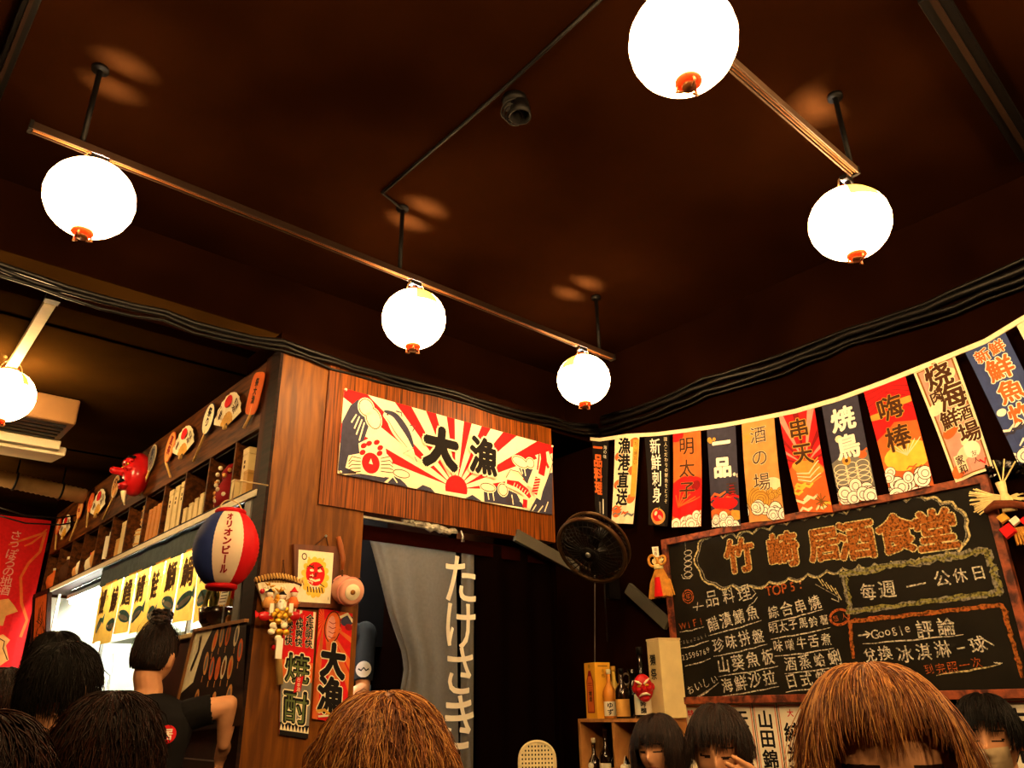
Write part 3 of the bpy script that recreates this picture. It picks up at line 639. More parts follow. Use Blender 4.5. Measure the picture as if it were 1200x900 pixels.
# ------------------------------------------------------------------ ornaments on the pillar
# framed card with a red mask
TL, TR, BL, BR = [Wf(x, y, .03) for x, y in ((350,644),(391,648),(348,705),(387,707.5))]
t = thing('framed_card', 'cream card with a red mask in a brown frame on the pillar', 'picture', (TL+TR)/2)
a = Art(.18, .235); rr = random.Random(5)
for k in range(16): a.ell(.09+.055*math.cos(k*.42), .115+.075*math.sin(k*.42), .02, .016, 'yellow', rot=k*.42, l=1+.05*k)
a.up().up(); a.ell(.09, .13, .05, .055, 'red'); a.up()
for k in range(14): x, y = .09+rr.uniform(-.045,.045), .13+rr.uniform(-.05,.05); a.line([(x, y), (x+rr.uniform(-.02,.02), y+rr.uniform(-.012,.012)), (x+rr.uniform(-.02,.02), y+rr.uniform(-.012,.012))], .004, rr.choice(['brown', 'cream', 'dred']), a.l+.05*k)
a.up()
for s_ in (-1, 1): a.ell(.09+s_*.02, .145, .011, .006, 'cream'); a.line([(.09+s_*.008, .156), (.09+s_*.036, .168)], .006, 'brown')
a.line([(.065,.105),(.09,.098),(.115,.105)], .01, 'cream'); a.up().ell(.09, .125, .007, .011, 'dred'); a.line([(.06,.185),(.05,.205)], .008, 'yellow'); a.line([(.12,.185),(.13,.205)], .008, 'yellow')
for k in range(6): a.line([(.05+.015*k, .07), (.05+.016*k+.004, .045)], .006, 'brown')
a.ch('O', .028, .205, .045, 'brown', sx=.8, bold=.01); a.ch('1', .165, .022, .02, 'brown')
mb = MB(); a.emit(mb, quad(TL, TR, BL, BR, (0,-1,0)), ['cream', 'yellow', 'red', 'brown', 'dred'], 'cream'); part('card', mb, [K[x] for x in ('cream', 'yellow', 'red', 'brown', 'dred')], t)
m_fr = wood('brown_frame_wood', '#4a2410', '#6b3517', (20, 20, 4), .45)
m = MB(); q = [Wf(x, y, .014) for x, y in ((343,638),(396,641),(344,711),(394,713.5))]; m.grid(lambda u, v: (q[2]*(1-u)+q[3]*u)*(1-v)+(q[0]*(1-u)+q[1]*u)*v+Vector((0,-.012,0)), 1, 1, 0, .024, (0,-1,0)); part('backboard', m, m_fr, t)
m = MB(); m.tube([Wf(367.5,641,.012), Wf(382,628,.004), Wf(385,642,.012)], .004, 6); part('hanging_cord', m, K['brown'], t)
m = MB(); m.cyl(Wf(382,628,0), Wf(382,628,.015), .006, 8); part('nail', m, M_steel, t)
# lucky mallet
c = Wf(406, 692, .07); t = thing('lucky_mallet', 'pink and cream lucky mallet hanging by its reddish handle beside the framed card', 'mallet', Wf(397, 629, .03))
ax = Vector((-.12, -.95, -.22)).normalized(); prof = [(0,-.075),(.05,-.075),(.058,-.068),(.062,-.03),(.064,0),(.062,.03),(.058,.068),(.05,.075),(0,.075)]
rot = ax.to_track_quat('Z', 'Y').to_matrix().to_4x4(); m = MB(Matrix.Translation(c) @ rot); m.lathe(prof, (0,0,0), 28); part('head', m, pm('pink_lacquer', '#e0a088', .35, .08, 12, coat=.3), t, True)
m = MB(Matrix.Translation(c) @ rot); m.lathe([(0,.078),(.035,.078),(.037,.074),(.0,.074)], (0,0,0), 24); part('end_disc', m, K['cream'], t, True)
m = MB(Matrix.Translation(c) @ rot); m.lathe([(0,.083),(.011,.082),(.012,.077),(.0,.077)], (0,0,0), 16); part('end_dot', m, K['dgold'], t, True)
m = MB(Matrix.Translation(c) @ rot); m.torus((0,0,.05), .0625, .004, (0,0,1), 28, 6); m.torus((0,0,-.05), .0625, .004, (0,0,1), 28, 6); part('band', m, K['pink'], t, True)
m = MB(); 
for q in ((.02,-.062,.045),(.04,-.05,.05)): m.ball(c+Vector(q), .006, 8, 6)
part('painted_eye', m, K['black'], t, True)
m = MB(); m.tube([Wf(401,668,.05), Wf(402,655,.045), Wf(399,640,.03), Wf(396.5,629,.024)], [.007,.012,.014,.011], 12); part('handle', m, pm('red_handle_wood', '#8a4a22', .4, .12, 20), t, True)
m = MB(); m.tube([Wf(401,675,.06), Wf(401,668,.05)], .004, 6); part('cord', m, K['brown'], t)

# two vertical banners on the pillar
def flagfish(a, cx, cy, w, h_, col1, col2, rot=0.):
    a.ell(cx, cy, w*.5, h_*.5, col2, rot=rot); a.ell(cx, cy, w*.44, h_*.46, col1, a.l+.3, rot=rot)
c4 = [Wf(x, y, .012) for x, y in ((332,712),(371,717.5),(327,861),(361,866))]
w_, h_ = .155, .515; a = Art(w_, h_)
for k in range(5): a.rect(.012+k*.032, .36, .024+k*.032, h_, 'cream') if k % 2 == 0 else None
a.rect(0, .22, w_, .30, 'orange'); a.rect(0, .0, w_, .22, 'grey', 1); a.rect(0, 0, w_, .05, 'black', 1.5); a.up()
for k in range(9): a.poly([(k*.018, .02), (k*.018+.009, .045), (k*.018+.018, .02)], 'cream')
for i, s_ in enumerate(('痛快壮快', '愉快爽快', '全快明快')): a.vtext(s_, .03+.048*i, h_-.012, .037, 'black', bold=.03, pitch=.95, out=(.03, 'cream'))
a.up().up(); a.ch('焼', .078, .272, .125, 'black', bold=.04, out=(.04, 'cream')); a.ch('酎', .08, .115, .135, 'black', bold=.04, out=(.04, 'cream')); a.up().up()
a.ch('焼', .078, .268, .118, 'green', bold=.0); a.ch('酎', .08, .112, .125, 'green', bold=.0); a.up()
a.poly([(.062,.17),(.1,.18),(.112,.245),(.074,.235)], 'dred'); a.up(); a.poly([(.066,.174),(.097,.182),(.108,.24),(.077,.231)], 'red'); a.up(); a.vtext('日本酒', .087, .235, .019, 'cream', rot=-.1)
K_('vertical_banner', a, quad(*c4, (0,-1,0), wav=.003, ph=.5), (0,-1,0), 'red', 'narrow banner with columns of small black characters over big outlined ones, beside the post', 'banner', c4[0], 'vertical banners on the pillar', nu=2, nv=3)
c4 = [Wf(x, y, .014) for x, y in ((374,712.5),(413.5,719),(365,842),(406,848))]
w_, h_ = .178, .445; a = Art(w_, h_)
for k in range(12): an = R(100+k*18); a.poly([(.03,.40), (.03+.6*math.cos(an), .40+.6*math.sin(an)), (.03+.6*math.cos(an+.14), .40+.6*math.sin(an+.14))], 'orange') 
for k in range(6): an = R(20-k*24); a.poly([(.03,.40), (.03+.6*math.cos(an), .40+.6*math.sin(an)), (.03+.6*math.cos(an+.13), .40+.6*math.sin(an+.13))], 'orange')
a.up(); a.ell(.075, .375, .042, .068, 'brown', rot=-.12); a.up(); a.ell(.075, .375, .037, .063, 'orange', rot=-.12); a.ell(.066, .372, .022, .05, 'pink', a.l+.2, rot=-.12); a.poly([(.06,.315),(.09,.315),(.1,.295),(.075,.305),(.05,.295)], 'orange'); a.line([(.1,.39),(.12,.37),(.1,.35)], .01, 'orange')
for k in range(4): a.line([(.055, .395-.02*k), (.075, .388-.02*k), (.092, .395-.02*k)], .003, 'dred', a.l+.4)
a.ell(.15, .41, .035, .022, 'navy', rot=.3); a.ell(.16, .385, .02, .014, 'dred', a.l+.2); a.line([(.11,.42),(.15,.44),(.18,.41)], .012, 'cream', a.l+.3); a.up().up()
a.ch('大', .088, .238, .145, 'black', bold=.06, sx=.9, out=(.03, 'cream')); a.ch('漁', .085, .1, .15, 'black', bold=.045, sx=.9, out=(.03, 'cream')); a.up().up()
a.line([(.02,.03),(.06,.04),(.1,.02),(.16,.035)], .012, 'gold'); a.line([(.03,.012),(.08,.02),(.15,.01)], .008, 'cream')
K_('vertical_banner', a, quad(*c4, (0,-1,0), wav=.003, ph=.9), (0,-1,0), 'red', 'red banner with a fish over two bold black characters, next to the doorway edge', 'banner', c4[0], 'vertical banners on the pillar', nu=2, nv=3)

# lucky rake (kumade)
kc = Wf(325, 716, .05); t = thing('lucky_rake', 'fan shaped bamboo lucky rake crowded with small gilt ornaments on the pillar', 'ornament', Wf(332, 655, .02))
m_bam = pm('bamboo', '#d2a860', .5, .15, 20); m_gold = pm('gilt', '#d9a02c', .3, .15, 40, metal=.55); m_rlac = pm('red_lacquer', '#c4161a', .3, .1, 20, coat=.4)
def kp(x, y, o=0.): return Wf(x, y, .04+o)
m = MB(); pv = kp(326, 752); 
for i in range(17):
    f = i/16; e = kp(299+54*f, 679-6*math.sin(math.pi*f)+3*f); d = (e-pv); tip = e+Vector((0,-.02,-.004)); m.tube([pv+d*.25, pv+d*.6, e, e+d.normalized()*.006+Vector((0,-.012,0)), tip+Vector((0,-.008,-.012))], [.004,.005,.006,.005,.003], 6)
part('rake_tines', m, m_bam, t, True)
m = MB(); m.tube([kp(299+54*f, 683-6*math.sin(math.pi*f)+3*f, .008) for f in [i/14 for i in range(15)]], .006, 8); part('braid_rim', m, K['brown'], t, True)
m = MB(); m.tube([kp(328, 802, .0), kp(326, 760), kp(326, 730)], .0145, 12); part('handle', m, m_bam, t, True)
m = MB(); q = [kp(x, y, .012) for x, y in ((301,682),(352,684),(313,722),(346,722))]; m.grid(lambda u, v: (q[2]*(1-u)+q[3]*u)*(1-v)+(q[0]*(1-u)+q[1]*u)*v, 4, 4, 0, .006, (0,-1,0)); part('paper_fan', m, K['cream'], t)
def deity(x, y, robe, hat):
    f = MB(); p = kp(x, y, .035); f.lathe([(0,-.045),(.022,-.045),(.024,-.02),(.014,.0),(0,.004)], p, 14); o = part('figurine', f, robe, t, True)
    f = MB(); f.ball(p+Vector((0,-.004,.014)), .015, 12, 8); part('face', f, pm('painted_face', '#f4e0cc', .5, .04, 20), o, True)
    f = MB(); f.lathe([(0,.02),(.014,0),(.019,-.002),(.016,-.006),(0,-.004)], p+Vector((0,-.002,.026)), 14); part('hat', f, hat, o, True)
deity(315, 700, K['tan'], K['black']); deity(330, 703, K['cream'], K['black']); deity(344, 700, K['orange'], K['red'])
m = MB(); m.ball(kp(329, 709, .05), (.016,.01,.022), 14, 10); m.ball(kp(329, 704, .062), .006, 8, 6); part('white_mask', m, pm('white_mask_paint', '#fbf3e6', .4, .03, 20), t, True)
for x, y in ((325,716),(331,718),(337,715),(321,720),(334,722),(328,722),(340,719)):
    m = MB(); p = kp(x, y, .05); m.lathe([(0,.004),(.012,.003),(.013,0),(.012,-.003),(0,-.004)], p, 14, axis='y'); part('gold_coin', m, m_gold, t, True)
for x, y, s_ in ((310,722,-1),(345,722,1)):
    m = MB(); p = kp(x, y, .04); m.ball(p, (.028,.012,.02), 14, 10); m.add([p+Vector((s_*.02,-.002,.005)), p+Vector((s_*.045,-.002,.022)), p+Vector((s_*.04,-.002,-.012))], [(0,1,2)]); o = part('sea_bream', m, m_rlac, t, True)
    m = MB(); m.ball(p+Vector((-s_*.016,-.012,.005)), .004, 8, 6); part('eye', m, K['white'], o)
for x, y in ((318,712),(341,712)):
    m = MB(); m.box(kp(x-2.2, y-5, .05), kp(x+2.2, y+6, .058)); part('wish_tag', m, K['offw'], t)
for k in range(7):
    m = MB(); x = 308+6.2*k; p = kp(x, 706+2.5*abs(k-3)-3, .03); 
    for j in range(3): m.tube([p, p+Vector((.022*math.cos(.6+j*.9), -.016, .02*math.sin(.6+j*.9)+.004))], [.004,.001], 5)
    part('gold_sprig', m, m_gold, t)
for k, (x, y) in enumerate(((320,733),(326,728),(333,733),(327,740),(318,740),(335,741),(326,748))):
    m = MB(); p = kp(x, y, .045); m.ball(p, (.017,.01,.013), 12, 8); part('gilt_bale' if k % 2 else 'paper_blossom', m, m_gold if k % 2 else K['cream'], t, True)
rk = random.Random(21)
for k in range(26):
    f = rk.uniform(-1, 1); g_ = rk.random(); p = kp(327+(22-13*g_)*f, 688+52*g_, .03+.012*rk.random()); m = MB(); kind = k % 4
    if kind == 0: m.ball(p, (.011,.008,.011), 10, 8); nm, mt = 'red_bead', m_rlac
    elif kind == 1: m.lathe([(0,.003),(.012,.002),(.012,-.002),(0,-.003)], p, 12, axis='y'); nm, mt = 'gold_coin', m_gold
    elif kind == 2:
        for j in range(5): a_ = j*1.2566; m.ball(p+Vector((.009*math.cos(a_), 0, .009*math.sin(a_))), (.007,.004,.007), 8, 6)
        nm, mt = 'paper_blossom', K['cream']
    else:
        for j in range(3): a_ = 1.57+rk.uniform(-1.4,1.4); m.tube([p, p+Vector((.014*math.cos(a_), -.008, .014*math.sin(a_))), p+Vector((.03*math.cos(a_), -.004, .026*math.sin(a_)))], [.003,.005,.001], 5)
        nm, mt = 'gold_sprig', m_gold
    part(nm, m, mt, t, True)
m = MB(); m.ball(kp(321, 759, .03), .012, 12, 8); part('red_pompom', m, m_rlac, t, True)
m = MB(); m.box(kp(324, 748, .05), kp(330, 772, .056)); part('name_tag', m, K['offw'], t)
m = MB(); m.tube([kp(330, 676), Wf(332, 657, .015), kp(334, 676)], .003, 6); m.cyl(Wf(332,657,0), Wf(332,657,.02), .004, 8); part('hanging_cord', m, K['brown'], t)

# ------------------------------------------------------------------ tall sake shelf and what is fixed to it
m_fas = wood('fascia_wood', '#331804', '#66380f', (16, 1.6, 16), .55, 2.2, .12); m_ledge = pm('cream_ledge_edge', '#e6dcc0', .5, .05, 20)
DIV = [3.40, 3.74, 4.085, 4.435, 4.785, 5.13, 5.475, 5.825, 6.17, 6.545, 6.895, 7.30, 7.70]
t = thing('sake_shelf', 'long dark wooden wall shelf of square compartments above the kitchen counter', 'shelf', (XS+.15, 5.5, 2.19))
m = MB(); m.box((XS, 3.46, 2.53), (XS+.022, 7.7, 2.895)); part('fascia', m, m_fas, t, bevel=.002)
m = MB(); m.box((XS-.004, 3.39, 2.19), (XS+.31, 3.46, 2.90)); part('end_post', m, wood('red_brown_post', '#301206', '#52230c', (16, 16, 1.6), .6, 1., .08), t, bevel=.003)
m = MB(); m.box((XS, 3.46, 2.205), (XS+.31, 7.7, 2.222)); part('bottom_board', m, M_dwood, t)
m = MB(); m.box((XS-.012, 3.39, 2.175), (XS+.0, 7.7, 2.205)); part('cream_edge', m, m_ledge, t, label='cream edging strip')
m = MB(); m.box((XS+.022, 3.46, 2.52), (XS+.31, 7.7, 2.535)); part('top_board', m, M_dwood, t)
for y in DIV[1:]:
    m = MB(); m.box((XS+.002, y-.008, 2.222), (XS+.3, y+.008, 2.53)); part('divider', m, m_fas, t)
FZ = 2.222
def sake_box(y, x, w, d, hh, mt, label, lean=0., mark=0, name='sake_box', cat='box', group='boxes on the sake shelf'):
    xf = Matrix.Translation((x, y, FZ)) @ Matrix.Rotation(lean, 4, 'X')
    t = thing(name, label, cat, (x, y, FZ), group)
    m = MB(xf); m.box((0, -w/2, .0), (d, w/2, hh*.86)); part('box_body', m, mt, t, bevel=.003)
    m = MB(xf); m.box((-.001, -w/2-.001, hh*.865), (d+.001, w/2+.001, hh)); part('lid', m, mt, t, bevel=.003)
    if mark:
        m = MB(xf)
        for k in range(mark): m.box((-.0025, -.006, hh*(.68-.1*k)), (-.0005, .006, hh*(.74-.1*k)))
        part('brush_mark', m, K['brown'], t)
def bottle(c, r, hh, mg, label, mlab=None, mcap=None, name='sake_bottle', cat='bottle', group=None, neck=.35, face=(-1,0,0), lab=(.12,.5), capmat=None, text=None, tcol='black'):
    t = thing(name, label, cat, c, group); b = 1-neck
    prof = [(0,0),(r*.92,0),(r,.02*hh),(r,b*hh*.82),(r*.85,b*hh*.92),(r*.5,b*hh*1.03),(r*.34,b*hh*1.12),(r*.3,hh*.93),(0,hh*.93)]
    m = MB(); m.lathe(prof, c, 22); part('glass_body', m, mg, t, True)
    m = MB(); m.lathe([(0,hh*.9),(r*.36,hh*.9),(r*.37,hh*.99),(r*.3,hh),(0,hh)], c, 16); part('cap', m, capmat or M_iron, t, True)
    if mlab:
        f = math.atan2(face[1], face[0]); m = MB(); n = 10; vs = []
        for i in range(n+1):
            an = f-1.15+2.3*i/n
            for z in lab: vs.append((c[0]+(r+.0015)*math.cos(an), c[1]+(r+.0015)*math.sin(an), c[2]+z*hh))
        m.add(vs, [(2*i, 2*i+2, 2*i+3, 2*i+1) for i in range(n)]); part('label', m, mlab, t, True)
        if text:
            a = Art(1.4*r, (lab[1]-lab[0])*hh); s_ = min(a.w*.8, a.h*.9/len(text)); a.vtext(text, a.w/2, a.h/2+s_*1.02*len(text)/2, s_, tcol, bold=.02)
            mb = MB(); zc = c[2]+lab[0]*hh
            def PP(u, v, o):
                an = f+(u-.5)*1.4; return Vector((c[0]+(r+.003+o)*math.cos(an), c[1]+(r+.003+o)*math.sin(an), zc+a.h*v))
            a.emit(mb, lambda u, v, o: PP(1-u if False else u, v, o), [tcol], None, nu=3); part('label_lettering', mb, [K[tcol]], t)
    return t
M_bg = pm('brown_bottle_glass', (.02,.008,.003), .08, .2, 10, spec=.6, coat=.5); M_kg = pm('black_bottle_glass', (.004,.004,.003), .08, .2, 10, spec=.6, coat=.5)
M_lab = pm('white_label', '#f0e6cc', .6, .05, 20); M_tanl = pm('tan_label', '#d9a24e', .6, .1, 20); M_org = pm('orange_box_card', '#c87f2e', .6, .12, 14)
x = XS+.035
sake_box(3.505, x, .06, .07, .285, M_pale, 'narrow pale wooden box at the near end of the sake shelf', mark=2)
sake_box(3.655, x-.01, .07, .08, .26, M_pale, 'tall pale wooden box standing second from the post on the sake shelf', mark=2)
sake_box(3.58, x-.03, .05, .05, .12, pm('tan_card', '#c99a4e', .6, .1, 16), 'small tan carton between the two pale boxes nearest the post')
sake_box(3.705, x-.04, .035, .05, .10, M_pale, 'very small pale carton against the first divider from the post')
# ornate dark ornament
t = thing('helmet_ornament', 'dark red ornament dotted with pale beads in the second compartment of the shelf', 'ornament', (x+.05, 3.92, FZ))
m = MB(); m.lathe([(0,0),(.06,0),(.075,.04),(.065,.1),(.04,.15),(.05,.19),(.02,.24),(0,.25)], (x+.03, 3.92, FZ), 20); part('body', m, K['dred'], t, True)
for k in range(14):
    a_ = 3.14+rng.uniform(-1.1, 1.1); z = FZ+.02+.012*k*1.2; m = MB(); m.ball((x+.03+.068*math.cos(a_), 3.92+.068*math.sin(a_), z), .012, 8, 6); part('pale_bead', m, K['cream'] if k % 2 else K['tan'], t, True)
for k, y in enumerate((4.16, 4.25)): bottle((x+.13, y, FZ), .04, .29, M_kg, ['dark bottle at the back of the third shelf compartment, nearer the post', 'dark bottle at the back of the third shelf compartment, farther from the post'][k], None, group='bottles on the sake shelf')
for k, y in enumerate((4.13, 4.205, 4.285, 4.37)): sake_box(y, x-.035, .052, .05, .12-.012*k, M_pale, 'small pale carton in the third compartment, %s from the post' % ['first', 'second', 'third', 'fourth'][k], lean=.0)
for k, y in enumerate((4.50, 4.595, 4.69)): sake_box(y, x-.02, .07, .07, .27-.006*k, M_pale, 'tall pale box in the row of three, %s the post' % ['nearest', 'middle one from', 'farthest from'][k], mark=2)
for k in range(4): sake_box(4.845+.075*k, x-.015, .06, .1, .225-.004*k, M_org, 'orange carton in the row of four, %s from the post' % ['first', 'second', 'third', 'fourth'][k], lean=.05, group='orange cartons on the sake shelf')
def barrel(c, r, hh, label):
    t = thing('sake_keg', label, 'keg', c, 'straw sake kegs'); m = MB(); m.lathe([(0,0),(r*.86,0),(r*.95,hh*.08),(r,hh*.5),(r*.95,hh*.92),(r*.86,hh),(0,hh)], c, 24); part('straw_body', m, pm('straw_keg', '#ddc89a', .8, .12, 60), t, True)
    m = MB()
    for f in (.12, .3, .72, .9): m.torus((c[0], c[1], c[2]+hh*f), r*(.965 if f in (.12, .9) else .995), .005, (0,0,1), 24, 6)
    part('rope', m, M_tanl, t, True)
    a = Art(.08, hh*.4); a.vtext('酒', .04, hh*.38, hh*.34, 'brown', bold=.03); mb = MB()
    a.emit(mb, lambda u, v, o: Vector((c[0]-(r+.004+o)*math.cos((u-.5)*.9), c[1]-(r+.004)*math.sin((u-.5)*.9), c[2]+hh*(.3+.4*v))), ['brown'], None, nu=3); part('brush_mark', mb, [K['brown']], t)
barrel((x+.07, 5.215, FZ), .068, .145, 'straw sake keg at the bottom of the stack, nearer the post'); barrel((x+.07, 5.375, FZ), .068, .145, 'straw sake keg at the bottom of the stack, farther from the post'); barrel((x+.07, 5.29, FZ+.146), .068, .145, 'straw sake keg on top of the two others')
sake_box(5.60, x-.01, .13, .09, .235, M_pale, 'wide pale box beyond the straw kegs on the shelf'); sake_box(5.75, x, .08, .08, .14, M_tanl, 'short tan carton beyond the wide pale box')
for k, y in enumerate((5.93, 6.02)): bottle((x+.02, y, FZ), .032, .27-.02*k, M_bg, 'slim dark bottle with a pale label in the eighth compartment, %s the post' % ['nearer', 'farther from'][k], M_lab, group='bottles on the sake shelf', lab=(.15,.8))
sake_box(5.875, x, .05, .07, .28, M_pale, 'slim pale box beside the slim dark bottles on the shelf')
def jar(c, r, hh, mt, label, mcap):
    t = thing('ceramic_jar', label, 'jar', c, 'jars on the sake shelf'); m = MB(); m.lathe([(0,0),(r*.7,0),(r,hh*.35),(r*.95,hh*.6),(r*.45,hh*.82),(r*.45,hh*.9),(0,hh*.9)], c, 20); part('jar_body', m, mt, t, True)
    m = MB(); m.lathe([(0,hh*.9),(r*.5,hh*.9),(r*.5,hh),(0,hh*1.02)], c, 16); part('stopper', m, mcap, t, True)
jar((x+.05, 6.30, FZ), .075, .21, K['tan'], 'round tan jar in the ninth shelf compartment', K['brown']); jar((x+.03, 6.45, FZ), .05, .15, K['cream'], 'smaller cream jar beside the round tan jar', K['red'])
jar((x+.02, 6.66, FZ), .05, .16, K['cream'], 'pale jar in the tenth shelf compartment', K['brown']); jar((x+.03, 6.80, FZ), .05, .13, K['tan'], 'small tan jar beside the pale jar', K['brown'])
sake_box(7.0, x+.06, .09, .08, .24, M_org, 'orange box in the second compartment from the far end'); jar((x+.04, 7.15, FZ), .08, .22, K['brown'], 'dark jar with pale stopper near the far end of the shelf', K['cream'])
sake_box(7.42, x, .10, .08, .25, M_tanl, 'yellow box in the last shelf compartment'); jar((x+.03, 7.56, FZ), .07, .18, K['orange'], 'orange jar in the last shelf compartment', K['cream'])

# fans pinned to the fascia
def yz(x, y): p = Ws(x, y, .02); return p.y, p.z
def uchiwa(top, neck, tip, wid, face, rim, draw, label, square=False):
    (yt, zt_), (yn, zn), (ye, ze) = yz(*top), yz(*neck), yz(*tip); ax = Vector((yt-yn, zt_-zn)); L = ax.length; ax.normalize(); sd = Vector((ax.y, -ax.x))
    xx = XS-.022; Q = lambda s_, u_, o=0.: Vector((xx-o, yn+ax.x*s_-sd.x*u_*-1*-1, zn+ax.y*s_-sd.y*u_*-1*-1)) 
    t = thing('paper_hand_fan', label, 'fan', Q(L*.5, 0), 'fans along the shelf fascia')
    a = Art(wid*1.0, L)
    out = []
    for i in range(36):
        an = 2*math.pi*i/36; c_, s_ = math.cos(an), math.sin(an); ex = .45 if square else 1.
        out.append((wid/2+wid/2*math.copysign(abs(c_)**ex, c_), L/2+L/2*math.copysign(abs(s_)**ex, s_)))
    a.poly(out, rim); a.up(); a.poly([(wid/2+(px_-wid/2)*.9, L/2+(py_-L/2)*.93) for px_, py_ in out], face); a.up(); draw(a, wid, L)
    used = list(dict.fromkeys(q[2] for q in a.p)); mb = MB(); a.emit(mb, lambda u, v, o: Q(v*L, (u-.5)*wid, o), used, None)
    b2 = MB(); b2.add([Q(py_, px_-wid/2, -.004) for px_, py_ in out], [tuple(range(36))]); mb.add(b2.v, b2.f, used.index(rim))
    part('paper_leaf', mb, [K[z] for z in used], t)
    m = MB(); m.tube([Q(L*.35, 0, -.006), Q(0, 0, -.004), Vector((xx, ye, ze))], [.006,.008,.007], 8); part('handle', m, m_bam, t, True)
def foldfan(pivot, left, top, right, label, marks=True):
    pv, l_, t_, r_ = [Vector(yz(*q)) for q in (pivot, left, top, right)]; a0 = math.atan2(*(l_-pv).yx); a1 = math.atan2(*(r_-pv).yx); rad = ((l_-pv).length+(t_-pv).length+(r_-pv).length)/3
    if a0 < a1-math.pi: a0 += 2*math.pi
    if a1 < a0-math.pi: a1 += 2*math.pi
    xx = XS-.02; t = thing('folding_fan', label, 'fan', (xx, pv.x, pv.y), 'fans along the shelf fascia'); n = 18; m = MB(); vs = []
    for i in range(n+1):
        an = a0+(a1-a0)*i/n; o = .005*(i % 2)
        for rr_ in (.12, .45, 1.): vs.append((xx-.003-o*rr_, pv.x+rad*rr_*math.cos(an), pv.y+rad*rr_*math.sin(an)))
    m.add(vs, [(3*i+k, 3*i+3+k, 3*i+4+k, 3*i+1+k) for i in range(n) for k in range(2)]); m.m = [1 if k % 2 == 0 else 0 for k in range(len(m.f))]
    part('pleated_leaf', m, [K['cream'], K['gold']], t)
    def PP(u, v, o): an = a0+(a1-a0)*u; q = rad*(.46+.52*v); return Vector((xx-.0105-o, pv.x+q*math.cos(an), pv.y+q*math.sin(an)))
    a = Art(1., .55); a.ell(.5, .3, .14, .19, 'red'); a.vtext('日本', .82, .5, .2, 'brown', bold=.03); a.vtext('一番', .18, .5, .2, 'brown', bold=.03)
    mb = MB(); a.emit(mb, PP, ['red', 'brown'], None, nu=6); part('painted_marks', mb, [K['red'], K['brown']], t)
    m = MB(); m.cyl((xx-.016, pv.x, pv.y), (xx, pv.x, pv.y), .014, 10); part('pivot', m, m_bam, t, True)
def squig(colr, n, sd, txt=None):
    def f(a, w, L):
        if txt: a.vtext(txt, w/2, L*.86, min(w*.62, L*.6/len(txt)), colr, bold=.05)
        else:
            rr = random.Random(sd)
            for k in range(n): x0, y0 = w*rr.uniform(.25,.7), L*rr.uniform(.2,.8); a.line([(x0,y0),(x0+w*rr.uniform(-.2,.2),y0+L*.1),(x0+w*rr.uniform(-.2,.2),y0+L*.15)], w*.07, colr, a.l+.05*k)
    return f
uchiwa((305,436), (293,486), (286,502), .155, 'orange', 'orange', squig('brown', 0, 0, '祭大漁'), 'orange square hand fan with dark lettering, closest to the post', True)
foldfan((265,501), (251,498), (272,462), (284,482), 'cream folding fan with a red sun, second from the post')
uchiwa((250,472), (239,510), (227,541), .17, 'cream', 'navy', squig('black', 7, 3, '祭り'), 'round cream hand fan with a thick dark rim between the two red-sun folding fans')
foldfan((213,536), (205,532), (222,499), (232,513), 'cream folding fan with a red sun, farther from the post')
uchiwa((205,506), (194,542), (200,559), .16, 'tan', 'orange', squig('dred', 6, 4, '夏祭'), 'orange-edged hand fan right of the grey fan by the red mask')
uchiwa((182,521), (174,553), (164,581), .15, 'grey', 'cream', squig('navy', 8, 5, '祭り'), 'grey-blue round hand fan just right of the red long-nosed mask')
uchiwa((139,557), (132,583), (121,609), .17, 'tan', 'cream', squig('brown', 8, 6), 'tan hand fan left of the red long-nosed mask')
uchiwa((110,578), (103,600), (102,618), .16, 'orange', 'orange', squig('red', 6, 7), 'orange hand fan overlapping a beige folding fan')
foldfan((113,605), (106,601), (119,575), (124,590), 'beige folding fan beside the orange fan, left part of the shelf')
uchiwa((97,586), (91,608), (82,634), .17, 'tan', 'orange', squig('dred', 7, 8), 'tan hand fan with an orange rim, third from the far end')
foldfan((74,631), (71,627), (82,605), (86,613), 'small cream folding fan, second from the far end')
uchiwa((71,606), (66,627), (65,644), .17, 'orange', 'red', squig('cream', 6, 9), 'orange hand fan at the far end of the shelf')
# tengu mask
p = Ws(160, 556, .06); t = thing('long_nosed_mask', 'glossy red long-nosed goblin mask on the shelf fascia between fans', 'mask', p)
m = MB(); m.ball(p, (.085,.10,.145), 28, 20); 
m.ball(p+Vector((-.045,.05,.02)), (.04,.03,.03), 14, 10); m.ball(p+Vector((-.045,-.05,.02)), (.04,.03,.03), 14, 10); m.ball(p+Vector((-.06,.0,-.085)), (.04,.05,.03), 14, 10); m.ball(p+Vector((-.06,0,.07)), (.035,.08,.03), 14, 10); part('face', m, m_rlac, t, True)
m = MB(); m.tube([p+Vector((-.05,0,.0)), p+Vector((-.10,.008,.004)), p+Vector((-.145,.014,.008)), p+Vector((-.16,.016,.008))], [.034,.026,.024,.012], 14); part('nose', m, m_rlac, t, True)
for s_ in (-1, 1):
    m = MB(); m.ball(p+Vector((-.074,s_*.04,.045)), (.012,.02,.012), 10, 8); part('eye', m, m_gold, t, True)
    m = MB(); m.tube([p+Vector((-.075,s_*.015,.08)), p+Vector((-.075,s_*.05,.095)), p+Vector((-.05,s_*.085,.09))], .009, 8); part('eyebrow', m, K['black'], t, True)
m = MB(); m.tube([p+Vector((-.085,-.04,-.06)), p+Vector((-.1,0,-.068)), p+Vector((-.085,.04,-.06))], .01, 8); part('mouth', m, K['black'], t, True)
